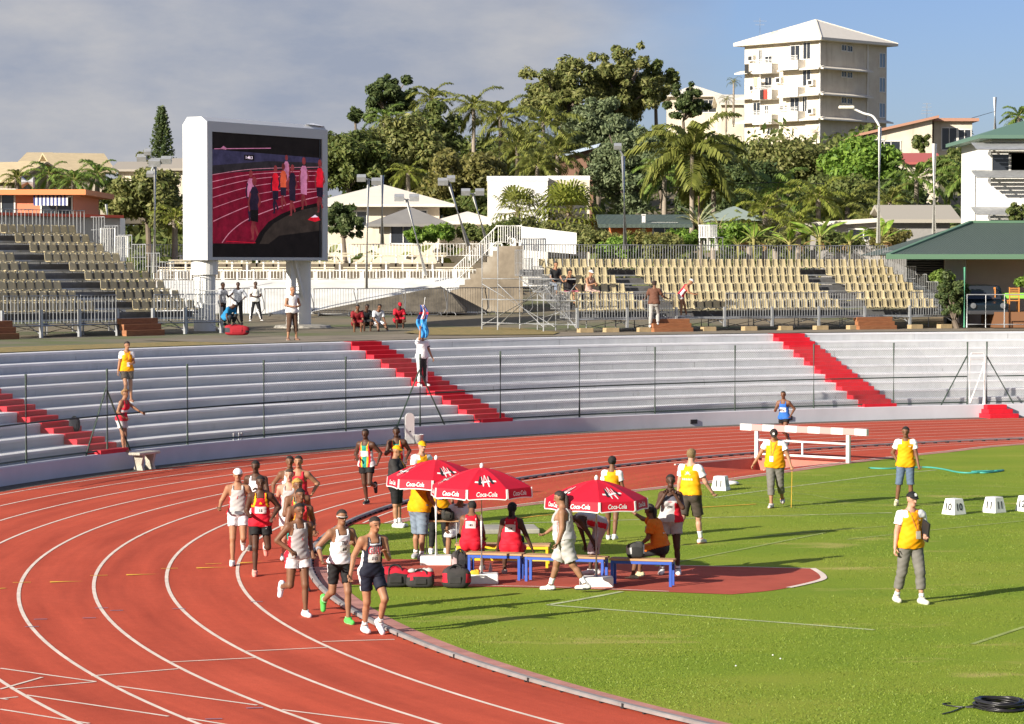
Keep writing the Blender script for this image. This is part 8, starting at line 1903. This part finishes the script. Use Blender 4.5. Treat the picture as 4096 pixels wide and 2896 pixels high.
def palm(name, label, u, vc, wpx, Y, lm='palm', nf=18, vbase=None, droop=1.0, group='palms on the hillside', stiff=0.0, up=.35, lean=0.0, nl=20, dead=0, rt=.16, lw=.055):
    TS[0] += 1; rng = np.random.RandomState(TS[0]); c = at(u, vc, Y); g_ = hill(c.x, Y) if vbase is None else at(u, vbase, Y).z; L = wpx / FPX * Y / 2 * 1.12
    t = thing(name, label, 'palm', (c.x - lean, Y, g_), 0, group); h = max(.4, c.z - g_); tp = Vector((lean, 0, h))
    MB().tube(spline([(0, 0, -.4), (lean * .25, 0, h * .45), tuple(tp)], 6), [rt * (1.25 - .45 * i / 12) for i in range(13)], 8).build('trunk', M_pbark, t, smooth=True)
    V, ribs = [], MB()
    for f in range(nf):
        az = 2 * PI * (f * .381966 + .03 * rng.rand()); el = math.radians(82 - 105 * ((f + .5) / nf) ** (1.0 - up * .6)) ; ln = L * (.85 + .3 * rng.rand()); hd = np.array([math.cos(az), math.sin(az), 0]); sd = np.array([-hd[1], hd[0], 0]); p = np.array(tp); seg = ln / nl; pts = [p.copy()]; a = el
        tw = rng.uniform(-.5, .5)
        for i in range(nl):
            fr = i / nl; a -= droop * (.030 + .066 * fr) * (1.15 if el > .6 else .8) * 20 / nl; p = p + (hd * math.cos(a) + np.array([0, 0, 1.]) * math.sin(a)) * seg; pts.append(p.copy())
            if fr < .08: continue
            tan = hd * math.cos(a) + np.array([0, 0, 1.]) * math.sin(a); nrm = -hd * math.sin(a) + np.array([0, 0, 1.]) * math.cos(a); ll = ln * .30 * math.sin(PI * min(1, .12 + fr * .86)) ** .7 * (.85 + .3 * rng.rand())
            for sg in (-1, 1):
                for rep in range(2):
                    b0 = p - tan * seg * (.5 * rep); out_ = unit(sd * sg * (.85 - .25 * stiff) + tan * (.55 + .3 * fr) + nrm * (.22 + .1 * rng.normal()) ); tip = b0 + out_ * ll * .6; tip2 = b0 + out_ * ll * .97 - np.array([0, 0, ll * (.42 - .35 * stiff)]); wv = unit(np.cross(out_, nrm + .4 * sd * sg)) * lw * ln * .35
                    V += [b0 - wv * .5, b0 + wv * .5, tip + wv, tip - wv]; V += [tip - wv, tip + wv, tip2 + wv * .15, tip2 - wv * .15]
        ribs.tube([tuple(q) for q in pts[::4]], [.035 * (1 - .8 * i / max(1, len(pts[::4]) - 1)) for i in range(len(pts[::4]))], 4)
    V = np.array(V); fast_mesh('fronds', V, np.arange(len(V)).reshape(-1, 4), LM[lm], t); ribs.build('ribs', M_rach, t)
    return t
def fanpalm(name, label, u, vc, wpx, Y, lm='palmy', nf=34, vbase=None):
    TS[0] += 1; rng = np.random.RandomState(TS[0]); c = at(u, vc, Y); g_ = hill(c.x, Y); L = wpx / FPX * Y / 2; t = thing(name, label, 'palm', (c.x, Y, g_), 0, 'fan palms behind the railing'); h = max(.5, c.z - g_); V = []; rb = MB()
    MB().tube([(0, 0, -.3), (0, 0, h)], [.22, .16], 8).build('trunk', M_bark, t)
    for f in range(nf):
        az = rng.rand() * 2 * PI; el = math.radians(80 - 115 * (f / nf)); d = np.array([math.cos(az) * math.cos(el), math.sin(az) * math.cos(el), math.sin(el)]); p0 = np.array([0, 0, h]); p1 = p0 + d * L * (.45 + .15 * rng.rand()); rb.tube([tuple(p0), tuple(p1)], .02, 4); sd = unit(np.cross(d, [0, 0, 1.0001])); up_ = np.cross(sd, d); R1 = L * .52
        for k in range(11):
            a = (k / 10 - .5) * 3.4; o_ = d * math.cos(a) + sd * math.sin(a); tip = p1 + o_ * R1 * .72 + up_ * .02; tip2 = p1 + o_ * R1 - np.array([0, 0, R1 * .28]); w = unit(np.cross(o_, up_)) * R1 * .055
            V += [p1 - w * .3, p1 + w * .3, tip + w, tip - w]; V += [tip - w, tip + w, tip2 + w * .1, tip2 - w * .1]
    V = np.array(V); fast_mesh('fronds', V, np.arange(len(V)).reshape(-1, 4), LM[lm], t); rb.build('stalks', M_rach, t)
def banana(name, label, u, vt, vb, wpx, Y, lm='banana', nf=8, spread=.55, cat='plant', deadn=0, fan=False):
    TS[0] += 1; rng = np.random.RandomState(TS[0]); b = at(u, vb, Y); tz = at(u, vt, Y).z; H = tz - b.z; W = wpx / FPX * Y / 2; g_ = min(b.z, hill(b.x, Y)); t = thing(name, label, cat, (b.x, Y, g_), 0, 'banana and traveller plants behind the grandstand'); z0_ = b.z - g_; V, Vd = [], []; st = MB(); st.tube([(0, 0, -.3), (0, 0, z0_ + H * .35)], [.14, .08], 7)
    for f in range(nf + deadn):
        dead_ = f >= nf
        if fan: a_ = (f / max(1, nf - 1) - .5) * 2.3; hd = np.array([1., .15, 0]) if a_ > 0 else np.array([-1., .15, 0]); el0 = PI / 2 - abs(a_)
        else: az = rng.rand() * 2 * PI; hd = np.array([math.cos(az), math.sin(az) * .7, 0]); el0 = math.radians(rng.uniform(50, 86)) if not dead_ else .4
        ln = H * (.62 + .3 * rng.rand()) * (1 if not dead_ else .7); a = el0; p = np.array([0, 0, z0_ + H * (.22 if not fan else .3)]); pts = [p.copy()]; n = 12
        for i in range(n): a -= (.03 + .10 * (i / n)) * (1 if not dead_ else 2.6) * (1 + .5 * rng.rand()); p = p + (hd * math.cos(a) * (W / (H * .55) if not fan else .8) + np.array([0, 0, math.sin(a)])) * ln / n; pts.append(p.copy())
        sd = unit(np.cross(hd, [0, 0, 1.])) ; sd = unit(sd + np.array([0, 0, rng.uniform(-.4, .4)]) + hd * rng.uniform(-.5, .5))
        for i in range(3, n):
            w0, w1 = [ln * .135 * math.sin(PI * min(1, max(.02, (j - 2.5) / (n - 2.3)))) ** .6 for j in (i, i + 1)]; q0_, q1_ = pts[i], pts[i + 1]; gap = .12 if rng.rand() < .3 else 0
            e0_ = q0_ + (q1_ - q0_) * gap
            for sg in (-1, 1): dn = np.array([0, 0, -.28]); tgt = Vd if dead_ else V; tgt += [e0_, q1_, q1_ + (sd * sg + dn) * w1, e0_ + (sd * sg + dn) * w0]
        st.tube([tuple(q) for q in pts[::3]], [.03, .025, .02, .012, .008][:len(pts[::3])], 4)
    V = np.array(V); fast_mesh('leaves', V, np.arange(len(V)).reshape(-1, 4), LM[lm], t); st.build('stems', M_rach, t)
    if Vd: Vd = np.array(Vd); fast_mesh('dead_leaves', Vd, np.arange(len(Vd)).reshape(-1, 4), LM['dead'], t)
# big trees of the skyline
broadleaf('round_pine', 'dark round-headed pine standing alone on the skyline above the screen', 868, 164, 275, 148, 222, 'deep', 4200, .34, .5, 34, gaps=.62)
broadleaf('round_pine', 'small dark pine tuft on the skyline just right of the screen top', 797, 238, 282, 46, 224, 'deep', 800, .36, nclump=10, gaps=.9)
broadleaf('tall_gum_tree', 'tallest grey-green gum tree, its left limb reaching out over the palms', 1262, 128, 290, 250, 236, 'olive', 5200, .36, .55, 46, gaps=.5)
broadleaf('tall_gum_tree', 'tallest dark gum tree crowning the hill in the middle of the photo', 1392, 93, 290, 230, 240, 'olive', 7600, .36, .45, 56, gaps=.55)
broadleaf('tall_gum_tree', 'dark gum tree leaning right over the small pale house', 1470, 128, 235, 125, 244, 'dark', 2600, .36, .5, 30, gaps=.6)
broadleaf('pine_tree', 'blue-green pine with fluffy foliage below the tallest gum tree', 1340, 205, 380, 190, 205, 'pine', 7000, .28, .4, 50, gaps=.75)
broadleaf('pine_tree', 'broad blue-green pine behind the tall grey pole', 1410, 260, 500, 220, 184, 'pine', 9500, .26, .4, 64, gaps=.68)
broadleaf('small_dark_tree', 'small dark open tree left of the apartment block', 1532, 182, 285, 120, 270, 'deep', 2600, .34, .6, 26, gaps=.6)
broadleaf('mango_tree', 'dense dark tree touching the right edge of the screen', 782, 285, 445, 190, 186, 'dark', 6000, .34, nclump=40)
broadleaf('mango_tree', 'dense dark tree with bright tips left of the coconut palms', 900, 262, 430, 240, 190, 'olive', 8000, .34, nclump=48)
broadleaf('mango_tree', 'dark dense tree with drooping leaves under the skyline palm', 965, 228, 370, 160, 198, 'dark', 5000, .34, nclump=34, gaps=.85)
broadleaf('red_tipped_tree', 'reddish-green dense tree behind the leaning floodlight poles', 1042, 330, 490, 240, 174, 'red', 7600, .32, nclump=46)
broadleaf('mango_tree', 'dark green tree below the reddish dense one beside the white hall', 1050, 420, 540, 130, 160, 'dark', 3800, .30, nclump=30)
broadleaf('feathery_tree', 'dark feathery tree at the lower right corner of the screen', 770, 440, 548, 110, 138, 'deep', 3000, .22, .6, 30, gaps=.6)
broadleaf('leafy_tree', 'big leafy tree on the slope left of the screen', 330, 380, 505, 190, 148, 'olive', 6400, .28, .4, 44)
broadleaf('leafy_tree', 'dark leafy tree between the left palms and the spotlight pole', 262, 400, 500, 100, 152, 'dark', 3000, .28, .4, 30)
broadleaf('skyline_tree', 'small grey-green tree at the foot of the pointed pine', 326, 332, 372, 40, 235, 'olive', 700, .34, .5, 12, gaps=.8)
broadleaf('dense_tree', 'wide dense yellow-green tree below the apartment block', 1782, 302, 440, 240, 206, 'olive', 9000, .34, nclump=56)
broadleaf('dense_tree', 'bright glossy tree right of the wide yellow-green one', 1935, 308, 440, 200, 198, 'bright', 8000, .36, nclump=48)
broadleaf('dense_tree', 'dark tree below the bright glossy one behind the street lamp', 1880, 395, 480, 210, 178, 'dark', 5000, .30, nclump=40)
broadleaf('dense_tree', 'dark small-leaved tree left of the wide yellow-green one', 1685, 355, 470, 150, 186, 'deep', 5200, .28, nclump=40)
broadleaf('dense_tree', 'dark shrubby tree between the red roof and the louvre house', 2160, 330, 440, 150, 176, 'dark', 5200, .30, nclump=40)
broadleaf('garden_tree', 'small rounded garden tree in front of the cream house wall', 2064, 294, 345, 48, 222, 'dark', 900, .32, nclump=14)
broadleaf('dense_tree', 'dark tree behind the tall coconut palm', 1590, 300, 440, 150, 192, 'deep', 5200, .30, nclump=40)
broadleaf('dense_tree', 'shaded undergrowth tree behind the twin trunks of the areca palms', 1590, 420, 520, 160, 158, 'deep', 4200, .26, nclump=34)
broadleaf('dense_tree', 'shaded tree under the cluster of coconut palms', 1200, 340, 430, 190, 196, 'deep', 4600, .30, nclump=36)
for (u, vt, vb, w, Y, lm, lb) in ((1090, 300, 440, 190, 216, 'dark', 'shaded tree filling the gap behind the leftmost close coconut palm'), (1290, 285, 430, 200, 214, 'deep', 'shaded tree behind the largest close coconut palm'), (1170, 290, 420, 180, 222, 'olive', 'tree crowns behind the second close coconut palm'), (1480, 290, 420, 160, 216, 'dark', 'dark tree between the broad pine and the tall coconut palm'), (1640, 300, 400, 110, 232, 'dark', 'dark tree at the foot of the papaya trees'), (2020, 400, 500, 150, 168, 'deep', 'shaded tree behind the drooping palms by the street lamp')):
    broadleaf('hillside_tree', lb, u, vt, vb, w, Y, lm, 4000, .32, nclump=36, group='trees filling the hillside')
broadleaf('garden_shrub', 'rounded green shrub cut by the right edge above the green roof', 2286, 452, 500, 60, 116, 'dark', 1200, .16, nclump=14, cat='shrub')
broadleaf('garden_shrub', 'dark shrub between the grandstand end and the wire panel fence', 2140, 600, 735, 80, 107.5, 'deep', 3000, .14, nclump=24, cat='shrub')
broadleaf('garden_shrub', 'yellow-green reedy shrub left of the white bar grille', 2110, 600, 650, 60, 109.5, 'palmg', 900, .16, nclump=12, cat='shrub', trunk=False)
broadleaf('hanging_branch', 'green leafy branch entering at the right edge by the pavilion wall', 2292, 612, 640, 70, 106, 'bright', 300, .17, nclump=6, cat='branch', trunk=False)
for (u, vt, vb, w, Y, lm, lb) in ((1395, 528, 580, 120, 129, 'bright', 'green hedge clump below the left half of the orange hut'), (1480, 530, 582, 130, 129, 'olive', 'green hedge clump below the right half of the orange hut'), (1125, 488, 548, 130, 139, 'dark', 'hedge clump hiding the foot of the blank white hall'), (1215, 495, 548, 110, 138, 'olive', 'hedge clump under the bright fan palm by the white hall'), (935, 510, 545, 70, 143, 'bright', 'clipped green hedge clump left of the leaning floodlight poles'), (990, 503, 545, 90, 144, 'bright', 'clipped green hedge clump between the leaning floodlight poles'), (1055, 500, 545, 80, 145, 'dark', 'clipped darker hedge clump below the white hall'),
        (1340, 520, 566, 150, 131, 'olive', 'hedge clump just left of the orange hut'), (1440, 518, 566, 190, 130, 'red', 'reddish hedge clump in front of the orange hut'), (1640, 500, 558, 130, 133, 'bright', 'bushy clump behind the white garden chairs'), (1730, 520, 562, 120, 132, 'olive', 'bushy clump under the yellow palms'), (1880, 520, 565, 130, 133, 'dark', 'dark bushy clump under the banana plants'), (1990, 500, 565, 110, 134, 'red', 'dry brownish bush in front of the grey house'), (1290, 505, 548, 110, 136, 'olive', 'low bush between the two fan palms'), (1530, 515, 566, 110, 131, 'bright', 'low bush beside the grey-green traveller palms')):
    broadleaf('hedge_bush', lb, u, vt, vb, w, Y, lm, 1700, .17, nclump=20, cat='shrub', trunk=False, group='hedges behind the railings')
# Norfolk pine
c = at(363, 362, 228); t = thing('norfolk_pine', 'pointed tiered pine standing alone on the skyline left of the screen', 'tree', (c.x, 228, hill(c.x, 228))); g_ = hill(c.x, 228); H = at(363, 243, 228).z - g_; zb_ = c.z - g_ - .6; m = MB(); m.tube([(0, 0, -.4), (0, 0, H)], [.22, .03], 7); m.build('trunk', M_bark, t); rng = np.random.RandomState(5); Cc, Rr = [], []
for k in range(17):
    z = zb_ + (H - zb_) * (k + .3) / 17; R = 1.05 * (1 - (k / 17)) ** .75 + .10; 
    for j in range(7):
        a = 2 * PI * j / 7 + k
        for q in np.linspace(.25, 1, 5): Cc.append((R * q * math.cos(a), R * q * math.sin(a), z + .28 * q * q)); Rr.append(.13)
V, F = leaf_cloud(rng, np.array(Cc), np.array(Rr), 4200, .14, .5, 1.8); fast_mesh('crown', V, F, LM['deep'], t)
# palms
palm('coconut_palm', 'tall coconut palm with ringed pale trunk standing in front of everything on the hill', 1552, 345, 250, 150, 'palm', 20, vbase=540, nl=22, rt=.13, droop=1.05, group=None)
for (u, v, w, Y, lm, lb, up) in ((968, 222, 110, 214, 'palm', 'coconut palm on the skyline right of the dark round pine', .5), (862, 268, 100, 206, 'palmg', 'bright palm in front of the dark round pine', .4), (1062, 240, 130, 206, 'palm', 'leftmost of the close coconut palms near the gum tree', .6), (1122, 262, 150, 200, 'palm', 'second of the close coconut palms, leaning right', .6), (1218, 275, 170, 196, 'palm', 'largest of the close coconut palms under the gum tree', .6), (1160, 330, 150, 190, 'palm', 'lower coconut palm with arching fronds left of the largest one', .5), (1250, 345, 160, 184, 'palm', 'lower coconut palm beside the pale blue roof', .4), (1205, 372, 130, 180, 'palm', 'low palm with hanging yellow fronds above the white hall', .3), (915, 388, 100, 168, 'palmy', 'yellowish palm above the white hipped roof house', .7),
        (1490, 398, 130, 158, 'palmg', 'slim palm with pale trunk left of the tall coconut palm', .2), (1740, 432, 170, 152, 'palmg', 'bright feathery palm left of the yellow areca palms', .5), (1715, 470, 150, 146, 'palmy', 'low feathery palm behind the banana plants', .4), (1835, 445, 150, 148, 'palmy', 'yellow areca palm in front of the dark tree', .6), (1900, 462, 130, 150, 'palm', 'drooping palm left of the street lamp', .3), (1995, 455, 140, 150, 'palm', 'drooping palm right of the street lamp', .3), (2055, 402, 150, 160, 'palmg', 'slim palm left of the white post', .4), (2168, 395, 150, 158, 'palmg', 'slim palm with arching fronds between the white post and the louvre house', .4),
        (110, 392, 100, 150, 'palmg', 'left palm in the row behind the orange house', .5), (165, 405, 110, 148, 'palmg', 'middle palm in the row behind the orange house', .5), (218, 390, 110, 152, 'palmg', 'right palm in the row behind the orange house', .5), (38, 400, 80, 158, 'palm', 'small palm in front of the shaded gable at the far left', .4), (392, 492, 110, 138, 'palmy', 'yellow palm just left of the screen casing', .3), (2285, 262, 90, 205, 'palmg', 'palm fronds at the right edge of the skyline', .4), (1600, 425, 100, 150, 'palmy', 'areca palm with slender yellow stems right of the coconut trunk', .5), (1570, 430, 80, 152, 'palmy', 'areca palm with slender stems close to the coconut trunk', .5), (1680, 500, 110, 140, 'palmy', 'low palm with dry leaves right of the traveller palms', .4), (1790, 500, 120, 139, 'palmy', 'low bright palm in the middle of the banana plants', .6), (1950, 490, 110, 143, 'palm', 'low palm behind the large banana leaf', .4)):
    palm('palm_tree', lb, u, v, w, Y, lm, 15, up=up, nl=16)
fanpalm('fan_palm', 'round grey-green fan palm in front of the blank white hall', 1160, 475, 140, 142, 'palm', 34)
fanpalm('fan_palm', 'bright yellow-green fan palm with spiky leaves right of the white hall', 1275, 478, 170, 141, 'palmy', 44)
palm('papaya_tree', 'slim papaya tree left of the apartment block', 1645, 182, 34, 272, 'dark', 12, vbase=275, nl=6, rt=.10, droop=1.2, group='papaya trees')
palm('papaya_tree', 'shorter papaya tree with a bushy top beside the slim one', 1628, 222, 36, 270, 'dark', 12, vbase=290, nl=6, rt=.10, droop=1.2, group='papaya trees')
banana('traveller_palm', 'grey-green traveller palm with fan-like leaves behind the grandstand', 1565, 448, 535, 105, 138, 'grey', 13, fan=True)
banana('traveller_palm', 'smaller grey-green traveller palm right of the wooden pole', 1612, 478, 535, 80, 137, 'grey', 10, fan=True)
for (u, vt, vb, w, Y, n, dn, lb) in ((1690, 490, 560, 100, 131, 6, 4, 'banana plant with brown hanging leaves right of the traveller palms'), (1770, 505, 562, 110, 130, 8, 2, 'banana plant with torn dark leaves behind the railing'), (1838, 470, 562, 120, 130, 8, 3, 'tall banana plant with one bright upright leaf'), (1905, 500, 562, 110, 130, 7, 3, 'banana plant with broad hanging leaves near the street lamp'), (1975, 478, 562, 110, 131, 8, 4, 'banana plant with a long bright leaf right of the street lamp foot'), (1655, 520, 565, 60, 128.5, 5, 0, 'small bright banana leaf poking over the railing'), (1400, 515, 560, 60, 129, 5, 0, 'spiky young plant in front of the orange hut')):
    banana('banana_plant', lb, u, vt, vb, w, Y, 'banana', n, deadn=dn)
# ground cover: bushes scattered over the whole slope
rng = np.random.RandomState(77); Cc, Rr = [], []
for _ in range(900):
    Y = rng.uniform(150, 330); u = rng.uniform(-150, 2450); x = (u - 1148) / FPX * Y; r = rng.uniform(.8, 2.2); Cc.append((x, Y, hill(x, Y) + r * .35)); Rr.append(r)
V, F = leaf_cloud(rng, np.array(Cc), np.array(Rr), 42000, .42); o = fast_mesh('hillside_undergrowth', V, F, LM['dark'], None); tag(o, 'dark bushy undergrowth covering the hillside between the houses', 'undergrowth', kind='stuff'); reg(o)
# short blades standing up from the near lawn
rng = np.random.RandomState(9); n = 230000; yy = 30.5 + 40 * rng.rand(n) ** 1.5; uu = rng.uniform(700, 2330, n); xx = (uu - 1148) / FPX * yy
rad_ = np.hypot(xx - CX, yy - CY); k = (rad_ < 35.9) & ~((yy > 43.9) & (yy < 50.2) & (xx < 5.6)) & (np.abs(np.hypot(xx - 5.92, yy - 32.82)) > .02)
pn = np.sin(xx * 1.3 + 2 * np.sin(yy * .9)) * np.sin(yy * 1.1 + 1.7 * np.sin(xx * .8)); k &= rng.rand(n) < .45 + .5 * pn; xx, yy = xx[k], yy[k]; n = len(xx); h = .007 + .016 * rng.rand(n) ** 2; w = .004 + .004 * rng.rand(n); a = rng.rand(n) * PI; dx, dy_ = np.cos(a) * w, np.sin(a) * w; lx, ly = rng.normal(size=n) * h * .6, rng.normal(size=n) * h * .6
z0_ = np.zeros(n); V = np.stack([np.stack([xx - dx, yy - dy_, z0_], 1), np.stack([xx + dx, yy + dy_, z0_], 1), np.stack([xx + dx * .4 + lx, yy + dy_ * .4 + ly, h], 1), np.stack([xx - dx * .4 + lx, yy - dy_ * .4 + ly, h], 1)], 1).reshape(-1, 3)
LM['blade'] = leafmat('grass_blade', (.12, .20, .018), (.28, .34, .055), .25); o = fast_mesh('grass_blades', V, np.arange(4 * n).reshape(-1, 4), LM['blade'], None); tag(o, 'short mown grass blades of the near lawn', 'grass', kind='stuff'); reg(o)
# white garden chairs behind the railing
for i, u in enumerate((1578, 1592, 1606)):
    p = at(u, 552, 130.5); t = thing('garden_chair', 'white plastic garden chair behind the grandstand railing', 'chair', p, .3 * i, 'white garden chairs behind the railing'); MB().box((0, 0, .42), (.5, .48, .04)).build('seat', M_white, t); m = MB()
    for k in range(5): m.box((-.2 + .1 * k, .24, .72), (.06, .03, .55))
    m.box((0, .24, 1.0), (.5, .035, .07)); m.build('backrest', M_white, t)
    for sx in (-1, 1):
        for sy in (-1, 1): MB().bar((sx * .22, sy * .2, -.2), (sx * .22, sy * .2, .42), .04).build('leg', M_white, t)
